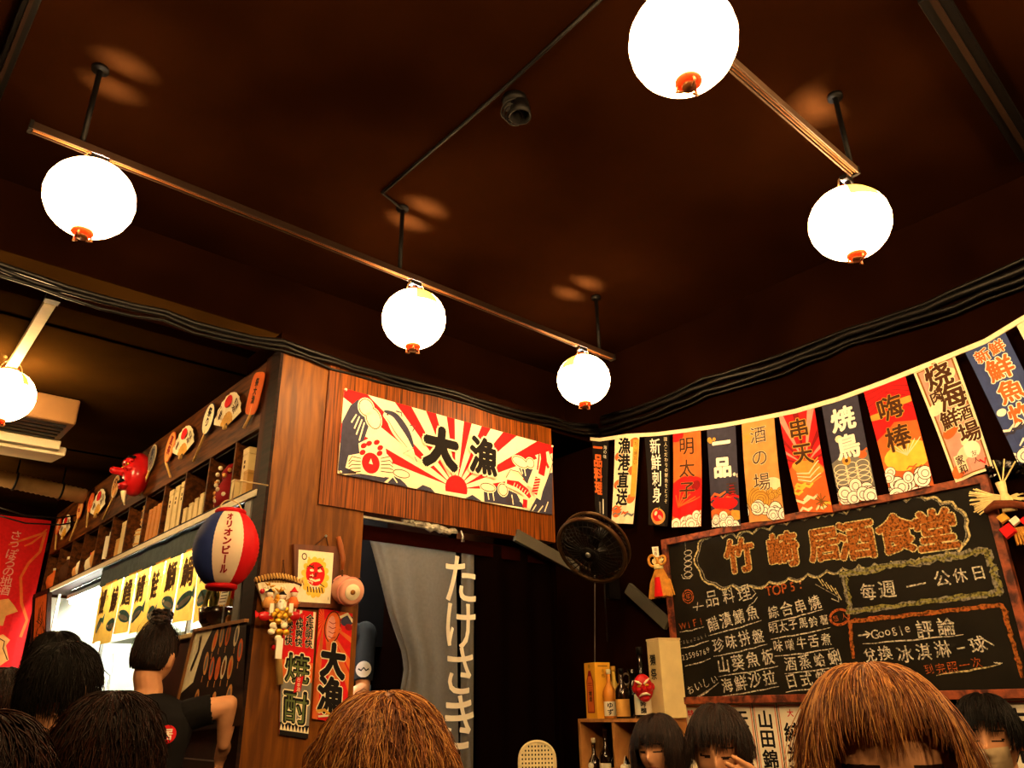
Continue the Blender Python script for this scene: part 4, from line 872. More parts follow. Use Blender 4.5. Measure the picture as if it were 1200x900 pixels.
m = MB(); m.tube([p+Vector((-.06,0,-.12)), p+Vector((-.05,.0,-.17)), p+Vector((-.04,.0,-.21))], [.02,.012,.004], 8); part('beard_tassel', m, K['cream'], t, True)

# ------------------------------------------------------------------ kitchen counter, its noren, lantern and what stands on it
XN = XS+.06
m_counter = wood('counter_wood', '#1d0e07', '#33190c', (3, 14, 3), .45); m_alu = pm('window_frame_metal', '#8e8f86', .35, .1, 40, metal=.6)
t = thing('kitchen_counter', 'dark wooden kitchen counter under the sake shelf', 'counter', (XS+.15, 5.5, 0))
m = MB(); m.box((XS+.01, 3.46, 0), (XS+.14, 7.7, 1.02)); part('front', m, m_counter, t); m = MB(); m.box((XS-.02, 3.46, 1.02), (XS+.17, 7.7, 1.06)); part('top', m, m_counter, t, bevel=.004)
m = MB(); m.box((XS+.0, 3.47, 1.06), (XS+.025, 4.35, 1.585)); part('upstand', m, m_counter, t)
m = MB(); m.box((XS-.02, 3.47, 1.585), (XS+.13, 4.35, 1.605)); part('upper_ledge', m, M_pale, t, bevel=.002)
m = MB(); m.box((XS+.0, 3.46, 1.605), (XS+.06, 3.53, 2.19)); part('end_panel', m, pm('grey_end_panel', '#8c8f8c', .5, .05, 10), t)
t = thing('counter_window', 'glass panes over the kitchen counter left of the waitress', 'window', (XN+.05, 5.9, 1.06))
M_gl = glass('clear_pane', (.97, .99, .96), .05)
for y0, y1 in ((4.38, 5.95), (5.97, 7.5)):
    m = MB(); m.box((XN+.045, y0, 1.07), (XN+.051, y1, 2.175)); part('pane', m, M_gl, t)
for y in (4.365, 5.96, 7.51):
    m = MB(); m.box((XN+.038, y-.012, 1.06), (XN+.058, y+.012, 2.19)); part('mullion', m, m_alu, t)
# fish noren: header strip and nine hanging strips
t = thing('fish_noren', 'row of yellow cloth strips painted with fish hanging under the shelf', 'noren', (XN-.03, 4.7, 2.19))
xn = XN-.04
m = MB(); m.grid(lambda u, v: Vector((xn+.004*math.sin(30*u), 3.56+(5.92-3.56)*u, 2.05+.135*v)), 60, 2, 0, .003, (-1,0,0)); part('header_band', m, pm('grey_blue_band', '#4c5a62', .85, .15, 30), t)
m = MB(); m.cyl((xn+.012, 3.5, 2.165), (xn+.012, 5.95, 2.165), .012, 10); part('rod', m, M_iron, t, True)
FK = '鮪鰹鯛鰤鮭鯖鱈鰺鰻'; ys = np.linspace(3.585, 5.90, 10)
m_yel = pm('yellow_noren_cloth', '#e3ae4a', .85, .08, 30, trans=.22)
for k in range(9):
    y0, y1 = ys[k]+.004, ys[k+1]-.004; w_ = y1-y0; hh = .36+.02*((k*5) % 3); a = Art(w_, hh); zt_ = 2.062
    a.ch(FK[k], w_*.47, hh*.68, .17, 'brown', bold=.035, rot=.0, sx=.9); a.ch('り', w_*.86, hh*.72, .045, 'brown', bold=.02)
    for q in (0, 1):
        cx, cy = w_*.5, hh*.28; a.ell(cx, cy, w_*.36, hh*.1, 'teal', rot=-.25+.3*(k % 3)); a.up()
        if q == 0: r_ = -.25+.3*(k % 3); a.ell(cx, cy-.008, w_*.28, hh*.04, 'grey', rot=r_); a.poly([(cx+w_*.3*math.cos(r_), cy+w_*.3*math.sin(r_)), (cx+w_*.45, cy+w_*.45*math.sin(r_)+.04), (cx+w_*.45, cy+w_*.45*math.sin(r_)-.04)], 'teal'); a.ell(cx-w_*.27*math.cos(r_), cy-w_*.27*math.sin(r_), .008, .008, 'cream', a.l+.3); break
    mb = MB(); f = lambda u, v, o=0.: Vector((xn-o+.012*math.sin(5*u+k*1.7)*(1-v), y1-w_*u, zt_-hh+hh*v)); a.emit(mb, facet(f, 5, 3), ['yellow', 'brown', 'teal', 'grey', 'cream'], 'yellow', 5, 3)
    part('fish_strip', mb, [m_yel, K['brown'], K['teal'], K['grey'], K['cream']], t)
# red, white and blue lantern
c = Ws(265, 643, .16); t = thing('striped_lantern', 'red, white and blue paper lantern lettered down its white panel, hung under the shelf', 'lantern', (c.x, c.y, 2.19))
mr, mw, mb_ = pm('lantern_red', '#d0141c', .55, .06, 20, trans=.2), pm('lantern_white', '#f0d9bc', .6, .05, 20, trans=.2), pm('lantern_blue', '#26356e', .6, .08, 20, trans=.2)
prof = [(.052+.083*math.sin(math.pi*(i/34))**.62*(1+.012*math.cos(i*math.pi)), -.155+.31*i/34) for i in range(35)]
m = MB(); m.lathe(prof, c, 48); m.f = [f for f in m.f if len(f) == 4]; m.m = [0]*len(m.f); fa = math.atan2(-c.y, -c.x)
for i, f in enumerate(m.f):
    q = sum((Vector(m.v[k]) for k in f), Vector())/4-c; d = (math.atan2(q.y, q.x)-fa-.0+math.pi) % (2*math.pi)-math.pi
    m.m[i] = 1 if abs(d) < .48 or abs(d) > 2.6 else (0 if d > 0 else 2)
part('paper_shade', m, [mr, mw, mb_], t, True)
a = Art(.1, .27); a.vtext('オリオンビール', .05, .268, .037, 'dred', bold=.05, pitch=1.0)
def PL(u, v, o): z = -.13+.27*v; i = (z+.155)/.31; r_ = .052+.083*math.sin(math.pi*i)**.62+.003+o; an = fa+(u-.5)*.1/.135; return c+Vector((r_*math.cos(an), r_*math.sin(an), z))
mb = MB(); a.emit(mb, PL, ['dred'], None, nu=2, nv=14); part('lettering', mb, [K['dred']], t)
for nm, z in (('top_rim', .158), ('bottom_rim', -.16)): m = MB(); m.torus(c+Vector((0,0,z)), .054, .012, (0,0,1), 28, 8); part(nm, m, mr, t, True)
m = MB(); m.tube([c+Vector((.05*math.cos(q), .05*math.sin(q)*.2, .165+.05*math.sin(q))) for q in [math.pi*i/10 for i in range(11)]], .003, 6); m.tube([c+Vector((0,0,.21)), Vector((c.x+.0, c.y, 2.20)), Vector((XS-.004, c.y, 2.20))], .003, 6); part('wire_handle', m, M_wire, t, True)
# second red lantern behind it
c2 = Ws(288, 684, -.10); t = thing('red_lantern', 'small red lantern half hidden behind the striped lantern', 'lantern', (c2.x, c2.y, c2.z+.1)); m = MB(); m.lathe([(.03,-.09),(.07,-.06),(.08,0),(.07,.06),(.03,.09)], c2, 28); part('paper_shade', m, mr, t, True)
m = MB(); m.torus(c2+Vector((0,0,.09)), .032, .006); m.tube([c2+Vector((0,0,.09)), (c2.x, c2.y, 2.19)], .003, 6); part('top_ring', m, M_iron, t, True)
# pot with bamboo shoots
pz = 1.605; c = Vector((XS+.05, 3.80, pz)); t = thing('potted_bamboo', 'dark bowl of tall bamboo shoots on the counter ledge under the striped lantern', 'plant', c)
m = MB(); m.lathe([(0,0),(.06,0),(.09,.04),(.1,.1),(.09,.105),(.075,.09),(0,.09)], c, 24); part('bowl', m, pm('dark_glazed_bowl', '#2c1a10', .25, .2, 14, coat=.4), t, True)
m_cane = [pm('bamboo_cane', '#59501c', .5, .2, 20), pm('red_cane', '#5c1a12', .5, .2, 20)]
for k in range(11):
    q = c+Vector((rng.uniform(-.055,.055), rng.uniform(-.06,.06), .08)); hh = rng.uniform(.2,.33); m = MB(); n = 8; m.tube([q+Vector((.01*math.sin(i+k), .01*math.cos(i*.7+k), hh*i/n)) for i in range(n+1)], [.011+.002*(i % 2) for i in range(n+1)], 8); part('cane', m, m_cane[1 if k % 4 == 0 else 0], t, True)
m_leaf = pm('dark_green_leaf', '#2c3a1a', .45, .2, 20)
for k in range(8):
    q = c+Vector((rng.uniform(-.05,.05), rng.uniform(-.05,.05), rng.uniform(.1,.3))); an = rng.uniform(0, 6.28); d = Vector((math.cos(an)*.6, math.sin(an), .6)).normalized(); L = rng.uniform(.07,.13); s_ = d.cross(Vector((0,0,1))).normalized()*.012
    if k == 0: q = c+Vector((-.03,.07,.1)); d = Vector((-.2,.75,1.)).normalized(); L = .14; s_ = d.cross(Vector((1,0,0))).normalized()*.012
    m = MB(); m.add([q, q+d*L*.5+s_, q+d*L, q+d*L*.5-s_, q+d*L*.5+Vector((0,0,.004))], [(0,1,4),(1,2,4),(2,3,4),(3,0,4)]); part('leaf', m, m_leaf, t)
t = thing('price_card', 'small white card with printed lines beside the bamboo shoots', 'card', (XS-.005, 3.56, pz+.03)); a = Art(.1, .075)
for k in range(4): a.line([(.012,.06-.015*k),(.085,.06-.015*k)], .004, 'brown')
mb = MB(); P = quad((XS-.01,3.66,pz+.17), (XS-.01,3.56,pz+.165), (XS-.02,3.66,pz+.10), (XS-.02,3.56,pz+.095), (-1,0,0)); a.emit(mb, P, ['offw', 'brown'], 'offw'); part('card', mb, [K['offw'], K['brown']], t)
m = MB(); m.cyl((XS-.008,3.61,pz), (XS-.008,3.61,pz+.13), .004, 8); m.lathe([(0,0),(.025,0),(.025,.006),(0,.006)], (XS-.008,3.61,pz), 14); part('stand', m, M_steel, t)
for k in range(3):
    c3 = Vector((XS+.05, 3.59+.035*(k-1)*1.8, pz)); t = thing('spice_jar', ['small jar on the ledge nearest the post', 'small jar on the ledge behind the white card', 'small jar on the ledge next to the dark bowl'][k], 'jar', c3, 'jars on the counter ledge')
    m = MB(); m.lathe([(0,0),(.024,0),(.026,.01),(.026,.05),(.018,.06),(0,.06)], c3, 16); part('jar_body', m, [M_org, K['brown'], K['dgold']][k], t, True); m = MB(); m.lathe([(0,.06),(.02,.06),(.02,.078),(0,.08)], c3, 14); part('lid', m, M_steel, t, True)
# menu board with pictures of skewers
q = [Ws(x, y, .035) for x, y in ((229,739),(289,727),(200,860),(283,850))]; t = thing('picture_menu_board', 'dark menu board with pale skewer pictures under the counter ledge', 'menu board', (q[0]+q[1])/2)
w_, h_ = .52, .42; a = Art(w_, h_); rr = random.Random(2)
a.poly([(0,.30),(0,h_),(.20,h_),(.13,.33),(.10,.20),(0,.16)], 'cream'); a.line([(.05,.25),(.09,.33),(.08,.39)], .02, 'tan'); a.up()
for i, (x_, y_) in enumerate(((.24,.36),(.30,.375),(.36,.375),(.44,.365),(.19,.27),(.25,.245),(.305,.24),(.355,.24),(.41,.235),(.48,.30),(.16,.12),(.30,.10),(.42,.12))):
    cc = rr.choice(['tan', 'orange', 'cream']); a.ell(x_, y_, .02, .048, cc, a.l, rot=rr.uniform(-.3,.1)); a.ell(x_, y_, .011, .032, rr.choice(['dgold', 'orange', 'grey']), a.l+.4, rot=-.1); a.line([(x_-.01,y_-.05),(x_-.012,y_-.075)], .005, 'tan')
mb = MB(); used = ['brown', 'cream', 'tan', 'orange', 'dgold', 'grey']; Kd = pm('dark_menu_print', '#1c0b08', .5, .1, 20)
a.emit(mb, quad(*q, (-1,0,0)), used, 'brown'); part('print', mb, [Kd]+[K[z] for z in used[1:]], t)
m = MB()
for i, j in ((0,1),(0,2)): m.bar(q[i], q[j], .014, .02, up=(1,0,0))
part('frame', m, pm('light_frame', '#9a6a3a', .5, .1, 20), t)

# kitchen equipment
m_st = pm('stainless_panel', '#b4bbb0', .38, .08, 30, metal=.35); m_wh = pm('white_appliance', '#eef0e8', .4, .03, 10); m_hood = pm('greenish_hood', '#a9b89a', .4, .06, 10, metal=.2)
t = thing('range_hood', 'white and pale green range hood inside the kitchen behind the fish noren', 'hood', (2.3, 5.4, 1.8))
m = MB(); m.box((1.99,4.3,1.80), (2.72,6.2,2.30)); part('white_canopy', m, m_wh, t, bevel=.006)
m = MB(); m.box((1.86,6.2,1.80), (2.72,6.9,2.14)); part('green_canopy', m, m_hood, t, bevel=.006)
m = MB(); m.box((1.97,4.28,1.765), (2.73,6.2,1.80)); m.box((1.84,6.18,1.765), (2.73,6.92,1.80)); part('rim', m, m_st, t, bevel=.003)
m = MB(); m.box((2.0,4.265,1.6), (2.72,4.278,2.6)); part('dark_end_sheet', m, M_iron, t)  # black sheet added to darken the view through the doorway gap
m = MB(); m.box((2.3,5.2,2.30), (2.65,5.9,2.62)); part('flue', m, m_st, t)
for k in range(3):
    c = Vector((1.90+.12*k, 6.15, 1.45)); t = thing('ladle', 'steel ladle hanging under the kitchen hood, %s from the left' % ['first', 'second', 'third'][k], 'ladle', c, 'ladles in the kitchen'); m = MB(); m.tube([(c.x, c.y, 1.79), (c.x, c.y, 1.5)], .007, 6); part('handle', m, M_steel, t); m = MB(); m.lathe([(0,-.05),(.035,-.035),(.05,0),(.045,0),(.03,-.03),(0,-.043)], (c.x, c.y-.03, 1.49), 16); part('bowl', m, M_steel, t, True)
t = thing('white_refrigerator', 'white upright refrigerator inside the kitchen left of the waitress', 'refrigerator', (1.77, 7.3, 0)); m = MB(); m.box((1.62,7.0,0), (1.92,7.6,1.67)); part('body', m, m_wh, t, bevel=.01)
for z0, z1 in ((.1,.85),(.87,1.7)):
    m = MB(); m.box((1.63,6.975,z0), (1.91,7.0,z1)); o = part('door', m, m_wh, t, bevel=.006); m = MB(); m.cyl((1.88,6.95,z0+.2), (1.88,6.95,z1-.2), .01, 8); part('handle', m, M_steel, o, True)
t = thing('steel_worktop', 'stainless cooking bench with pots inside the kitchen', 'bench', (2.3, 5.3, 0)); m = MB(); m.box((1.95,4.7,0), (2.7,6.3,.88)); part('cabinet', m, m_st, t, bevel=.005); m = MB(); m.box((1.93,4.68,.88), (2.72,6.32,.92)); part('top', m, m_st, t, bevel=.004)
for k, (x_, y_) in enumerate(((2.2,5.0),(2.25,5.6))):
    c = Vector((x_, y_, .92)); t = thing('stock_pot', ['steel stock pot on the kitchen bench nearer the doorway', 'steel stock pot on the kitchen bench farther from the doorway'][k], 'pot', c, 'pots in the kitchen'); m = MB(); m.lathe([(0,0),(.17,0),(.18,.02),(.18,.36),(.19,.37),(.17,.37),(.17,.03),(0,.03)], c, 28); part('pot_body', m, M_steel, t, True)
    for s_ in (-1, 1): m = MB(); m.tube([c+Vector((0,s_*.18,.28)), c+Vector((0,s_*.22,.29)), c+Vector((.04,s_*.22,.29)), c+Vector((.04,s_*.18,.28))], .008, 6); part('handle', m, M_steel, t, True)
M_tub = glow('fluorescent_tube', (1., .97, .84), KITCHEN)
def fix(c, along, L, label):
    t = thing('tube_light', label, 'light', c, 'kitchen tube lights'); d = Vector(along)*(L/2); m = MB(); m.bar(c-d+Vector((0,0,-.02)), c+d+Vector((0,0,-.02)), .14, .035); part('housing', m, m_wh, t, bevel=.004)
    for s_ in (-.035, .035): sd = Vector((along[1], along[0], 0))*s_; m = MB(); m.cyl(c-d*.96+sd+Vector((0,0,-.06)), c+d*.96+sd+Vector((0,0,-.06)), .017, 12); part('tube', m, M_tub, t, True)
q = on(560, 627, 2, 2.55)
fix(Vector((q.x-.2, q.y+.1, 2.62)), (1,0,0), .5, 'kitchen tube light glimpsed above the doorway noren'); fix(Vector((2.25, 3.98, 2.62)), (0,1,0), .7, 'kitchen tube light near the doorway'); fix(Vector((1.665, 4.75, 2.185)), (0,1,0), 2.0, 'kitchen tube light under the sake shelf behind the fish noren'); fix(Vector((1.665, 6.75, 2.185)), (0,1,0), 1.5, 'kitchen tube light under the far half of the sake shelf'); fix(Vector((2.2, 7.4, 2.62)), (1,0,0), .8, 'kitchen tube light at the far end of the kitchen')  # both under-shelf tubes are added to brighten noren, hood and window
# bluish fridge seen through the doorway gap
q = [on(x, y, 1, 4.42) for x, y in ((436,706),(474,706))]
t = thing('bluish_fridge', 'bluish steel fridge glimpsed through the doorway beside the tied curtain', 'fridge', (2.45, 4.5, 0)); m = MB(); m.box((2.42,4.35,0), (2.69,4.66,1.62)); part('body', m, pm('blue_steel', '#b4d2da', .35, .1, 12, metal=.3), t, bevel=.008); m = MB(); m.box((2.44,4.335,.9), (2.67,4.35,1.58)); o = part('door', m, pm('blue_door', '#7fb8cc', .4, .2, 6), t, bevel=.004); m = MB(); m.cyl((2.46,4.32,1.1), (2.46,4.32,1.4), .008, 8); part('handle', m, M_steel, o, True)

# ================================================================== right wall
# string of hanging banners
XB = XR-.07
def Bq(*pts): return [on(x, y, 0, XB) for x, y in pts]
sp = Bq((690,514),(703,515.5),(735,510.5),(769,509),(805,504.5),(845,499),(888,491),(932,482),(983,467.5),(1036,448),(1094,425),(1155,400),(1198,374),(1240,350))
m = MB(); vs = []
for p in sp: vs += [p+Vector((-.004,0,.012)), p+Vector((-.004,0,-.012)), p+Vector((.002,0,-.012)), p+Vector((.002,0,.012))]
m.add(vs, [(4*i+k, 4*i+4+k, 4*i+4+(k+1) % 4, 4*i+(k+1) % 4) for i in range(len(sp)-1) for k in range(4)])
solo('banner_ribbon', m, K['cream'], 'thin cream ribbon sagging along the right wall that carries the banners', 'ribbon', sp[0])
def hang(TL, TR, BL, BR, base, draw, label, seed=0, bulge=.012):
    q = Bq(TL, TR, BL, BR); w = (q[1]-q[0]).length; h = (q[2]-q[0]).length
    a = Art(w, h); draw(a, w, h)
    P = quad(*q, (-1,0,0), bulge=bulge, wav=.006, ph=.3+seed*.9)
    return K_('hanging_banner', a, P, (-1,0,0), base, label, 'banner', q[0], 'banners along the right wall', nu=6, nv=6)
def clouds(a, w, h, y, fill='white', ln='brown', seed=0, n=3):
    for k in range(n): a.cloud(w*(.15+.7*k/max(1, n-1)), y+h*.04*math.sin(k*2+seed), w*.29, fill, ln, 5, seed+k); a.up()
def waves(a, x0, y0, w, h, c1, c2, n, seed):
    rr = random.Random(seed)
    for k in range(n):
        x, y = x0+w*rr.random(), y0+h*rr.random(); L = w*rr.uniform(.3, .6)
        a.line([(x-L*.5, y), (x-L*.2, y+L*.22), (x+L*.15, y+L*.1), (x+L*.5, y+L*.3)], w*.08, c1 if k % 2 else c2, a.l+.05*k, taper=True)
    a.up()
def d1(a, w, h):
    a.vtext('一品料理', w*.36, h*.97, min(w*.62, h*.18), 'orange', bold=.04, pitch=1.0); a.vtext('海の味', w*.82, h*.92, w*.2, 'white', pitch=1.05); a.rect(w*.3, h*.06, w*.46, h*.2, 'grey'); a.up(); a.rect(w*.7, h*.06, w*.76, h*.24, 'white')
def d2(a, w, h):
    for k in range(6): a.ell(w*(.2+.6*(k % 2)), h*(.12+.16*k), w*.2, h*.05, 'orange', rot=.5)
    a.up(); waves(a, 0, 0, w, h*.16, 'orange', 'grey', 6, 3); a.rect(w*.78, h*.3, w, h*.95, 'gold'); a.up()
    a.vtext('たこ焼旨い', w*.89, h*.93, w*.15, 'brown'); a.vtext('漁港直送', w*.42, h*.985, h*.2, 'black', bold=.035, pitch=.98, out=(.03, 'cream'))
def d3(a, w, h):
    a.vtext('新鮮刺身', w*.42, h*.96, h*.18, 'white', bold=.012, pitch=1.0, sx=.9); a.vtext('職人こだわりの鮮魚をどうぞ', w*.85, h*.97, w*.15, 'cream', pitch=1.1)
    a.ell(w*.48, h*.1, w*.36, h*.09, 'tan'); a.up(); a.ell(w*.48, h*.11, w*.28, h*.065, 'red'); a.up(); a.ell(w*.4, h*.13, w*.1, h*.022, 'cream', rot=.4); a.ell(w*.62, h*.09, w*.1, h*.02, 'pink', rot=-.5); a.line([(w*.5,h*.16),(w*.6,h*.2)], w*.05, 'green')
def d4(a, w, h):
    a.ell(w*.5, h*.3, w*.8, h*.22, 'red', rot=.2); a.ell(w*.1, h*.96, w*.3, h*.07, 'red'); a.up()
    for k in range(6): a.line([(w*.2,h*.2),(w*(.1+.17*k),h*(.33+.03*math.sin(k)))], w*.035, 'orange')
    a.ell(w*.8, h*.42, w*.16, h*.05, 'dred', rot=.6); a.up(); clouds(a, w, h, h*.05, 'white', 'dgold', 4)
    a.vtext('明太子', w*.5, h*.93, w*.56, 'brown', bold=.012, pitch=1.18, out=(.012, 'tan'))
def d5(a, w, h):
    a.cloud(w*.2, h*.86, w*.13, 'gold', 'dgold', 3, 1); waves(a, 0, h*.1, w, h*.2, 'red', 'orange', 9, 5); a.ell(w*.5, h*.22, w*.45, h*.06, 'red'); a.ell(w*.3, h*.12, w*.4, h*.06, 'orange'); a.ell(w*.8, h*.1, w*.3, h*.05, 'gold'); a.up()
    for k in range(4): a.line([(w*(.62+.02*k),h*(.3+.03*k)),(w*(.9-.02*k),h*(.3+.03*k))], h*.012, 'dred'); a.line([(w*.58,h*(.318+.03*k)),(w*.94,h*(.318+.03*k))], h*.008, 'brown', a.l+.1)
    clouds(a, w, h, h*.035, 'white', 'brown', 6); a.cloud(w*.9, h*.5, w*.12, 'white', 'brown', 3, 9); a.up(); a.vtext('一品', w*.5, h*.93, w*.62, 'white', bold=.05, pitch=1.2)
def d6(a, w, h):
    for k in range(12): a.line([(w*.16,h*.84),(w*(.16+.22*math.cos(k*.52)),h*.84+w*.22*math.sin(k*.52))], w*.025, 'gold')
    a.up(); a.ell(w*.35, h*.23, w*.38, h*.11, 'gold'); a.ell(w*.75, h*.33, w*.3, h*.07, 'cream'); a.up()
    for k in range(5): a.ring(w*.4, h*.2, w*(.08+.07*k), w*(.08+.07*k), w*.015, 'dgold', a.l+.1*k)
    a.up(); clouds(a, w, h, h*.1, 'white', 'brown', 14); a.cloud(w*.85, h*.26, w*.18, 'gold', 'brown', 4, 21); a.up()
    a.vtext('酒の場', w*.5, h*.93, w*.5, 'brown', bold=.008, pitch=1.3, out=(.014, 'cream'))
def d7(a, w, h):
    for k in range(9): an = R(20+k*17); a.poly([(w*.5,h*.45),(w*.5+h*math.cos(an),h*.45+h*math.sin(an)),(w*.5+h*math.cos(an+.12),h*.45+h*math.sin(an+.12))], 'pink' if k % 2 else 'dred')
    a.up(); a.poly([(0,0),(0,h*.42),(w*.3,h*.5),(w*.7,h*.52),(w,h*.42),(w,0)], 'orange'); a.up(); a.ell(w*.55, h*.42, w*.45, h*.07, 'gold', rot=-.2); a.up()
    for k in range(7): a.line([(w*.2,h*(.30+.015*k)),(w*.55,h*(.27+.02*k)),(w*.9,h*(.33+.03*k))], w*.04, 'cream' if k % 2 else 'gold', a.l+.1*k, taper=True)
    a.up(); waves(a, 0, 0, w, h*.25, 'cream', 'yellow', 9, 8)
    for k in range(9): a.line([(w*.75,h*.1),(w*(.75+.2*math.cos(k*.7)),h*.1+w*.2*math.sin(k*.7))], w*.03, 'dgold')
    a.up(); a.vtext('串天', w*.5, h*.93, w*.6, 'brown', bold=.02, pitch=1.15, out=(.03, 'gold'))
def d8(a, w, h):
    a.ell(w*.3, h*.62, w*.1, w*.1, 'cream'); a.up(); a.poly([(0,h*.18),(0,h*.4),(w*.3,h*.46),(w*.6,h*.42),(w,h*.46),(w,h*.1)], 'grey'); a.up()
    for k in range(12): a.ring(w*(.2+.3*(k % 3)), h*(.18+.05*(k//3)), w*.17, w*.13, w*.02, 'cream', a.l+.05*k)
    a.up(); a.ell(w*.4, h*.4, w*.12, w*.12, 'gold'); a.ell(w*.85, h*.42, w*.12, w*.1, 'orange'); a.ell(w*.4, h*.4, w*.05, w*.05, 'brown', a.l+.3); a.line([(w*.7,h*.5),(w*.85,h*.44),(w*1,h*.47)], w*.05, 'orange'); a.up(); a.rect(0, 0, w, h*.05, 'orange'); a.up(); clouds(a, w, h, h*.07, 'white', 'brown', 31)
    a.vtext('焼鳥', w*.52, h*.92, w*.68, 'white', bold=.035, pitch=1.12)
def d9(a, w, h):
    for k in range(5): a.line([(w*.0,h*(.95-.06*k)),(w*.5,h*(.97-.03*k)),(w,h*(.9-.05*k))], w*.02, 'dred')
    a.up(); a.poly([(0,h*.5),(w*.5,h*.62),(w,h*.58),(w,0),(0,0)], 'orange'); a.up(); a.ell(w*.6, h*.3, w*.55, h*.13, 'yellow'); a.ell(w*.15, h*.72, w*.25, h*.03, 'gold'); a.ell(w*.85, h*.78, w*.3, h*.03, 'gold'); a.up()
    for k in range(7): a.line([(w*.6,h*.3),(w*(.2+.13*k),h*.43)], w*.02, 'cream')
    waves(a, w*.5, h*.1, w*.5, h*.1, 'dgold', 'orange', 6, 12); clouds(a, w, h, h*.06, 'white', 'brown', 41); a.cloud(w*.12, h*.16, w*.2, 'white', 'brown', 5, 44); a.up()
    a.vtext('嗨棒', w*.5, h*.88, w*.62, 'brown', bold=.022, pitch=1.2, out=(.018, 'gold'))
def d10(a, w, h):
    a.rect(w*.06, h*.02, w*.94, h*.98, 'dgold'); a.up(); a.rect(w*.1, h*.03, w*.9, h*.97, 'pink'); a.up()
    for k in range(8): a.ell(w*(.2+.6*((k*7) % 5)/5), h*(.08+.11*k), w*.24, h*.05, 'cream' if k % 3 else 'orange', rot=.5)
    a.up(); a.ell(w*.5, h*.97, w*.25, h*.05, 'orange'); a.up()
    for chh, x, y, s in (('烧', .5, .88, .62), ('肉', .3, .72, .34), ('海', .62, .68, .66), ('鮮', .4, .5, .46), ('酒', .78, .5, .34), ('場', .74, .34, .5)): a.ch(chh, w*x, h*y, w*s*1.05, 'brown', bold=.028, out=(.03, 'cream'))
    a.up().up(); a.ell(w*.66, h*.2, w*.2, h*.07, 'offw'); a.rect(w*.16, h*.06, w*.44, h*.2, 'cream'); a.up(); a.vtext('家和', w*.3, h*.195, w*.23, 'brown', bold=.02); a.vtext('友人', w*.68, h*.19, w*.16, 'brown'); a.line([(w*.75,h*.1),(w*.85,h*.06),(w*.9,h*.1)], w*.04, 'red')
def d11(a, w, h):
    a.ch('新', w*.32, h*.9, w*.36, 'orange', bold=.03, rot=.1, out=(.04, 'white')); a.ch('鮮', w*.7, h*.92, w*.36, 'orange', bold=.03, rot=.1, out=(.04, 'white'))
    for i, (chh, s) in enumerate((('鮮', .62), ('魚', .6), ('炸', .6))): a.ch(chh, w*.55, h*(.75-.2*i), w*s, 'orange', bold=.03, out=(.04, 'white'))
    a.up().up(); a.ell(w*.15, h*.42, w*.12, h*.03, 'white'); waves(a, 0, h*.05, w*.9, h*.25, 'navy', 'white', 8, 17); clouds(a, w, h, h*.04, 'white', 'navy', 51)
def d12(a, w, h): a.line([(w*.2,h*.95),(w*.5,h*.9),(w*.3,h*.8)], w*.06, 'brown'); a.vtext('祭', w*.5, h*.7, w*.6, 'brown', bold=.03)
hang((694,513.5),(713,515),(699,606),(711,609),'black',d1,'narrow black banner with orange characters at the far end of the string',1)
hang((721,510.5),(749,510),(717,613),(741,614),'cream',d2,'cream banner crowded with bold black characters, second from the far end',2)
hang((755,509.5),(784,508.5),(760,615),(782,617),'black',d3,'black banner with white characters over a small red bowl',3)
hang((788.5,506.5),(821,502.5),(787,618),(822,617),'orange',d4,'orange banner with three dark characters above red fan shapes',4)
hang((828,502),(862,496),(834,618),(868.5,616),'navy',d5,'dark navy banner with two fat white characters and red waves',5)
hang((869,496),(907,487),(878,612.5),(920,608),'tan',d6,'tan banner with three brown characters over gold and white clouds',6)
hang((913,487),(954,477),(937,600),(976,600.5),'red',d7,'red banner with two dark characters above a golden tempura drawing',7)
hang((963,475),(1004,461),(985,592.5),(1028,585),'navy',d8,'navy banner with two white characters over a grey scaly fish',8)
hang((1012,458),(1060,439),(1044,580),(1094,568.5),'red',d9,'red to orange banner with two dark characters and white clouds',9)
hang((1070,436),(1118,415),(1120,565.5),(1164,548),'cream',d10,'cream and pink banner crammed with large dark brush characters',10)
hang((1130,411),(1178,390),(1194,545),(1243,524),'blue',d11,'blue banner with white-edged orange characters near the right edge',11)
hang((1191,381),(1232,361),(1262,520),(1304,500),'cream',d12,'beige banner cut off by the right edge of the photo',12)

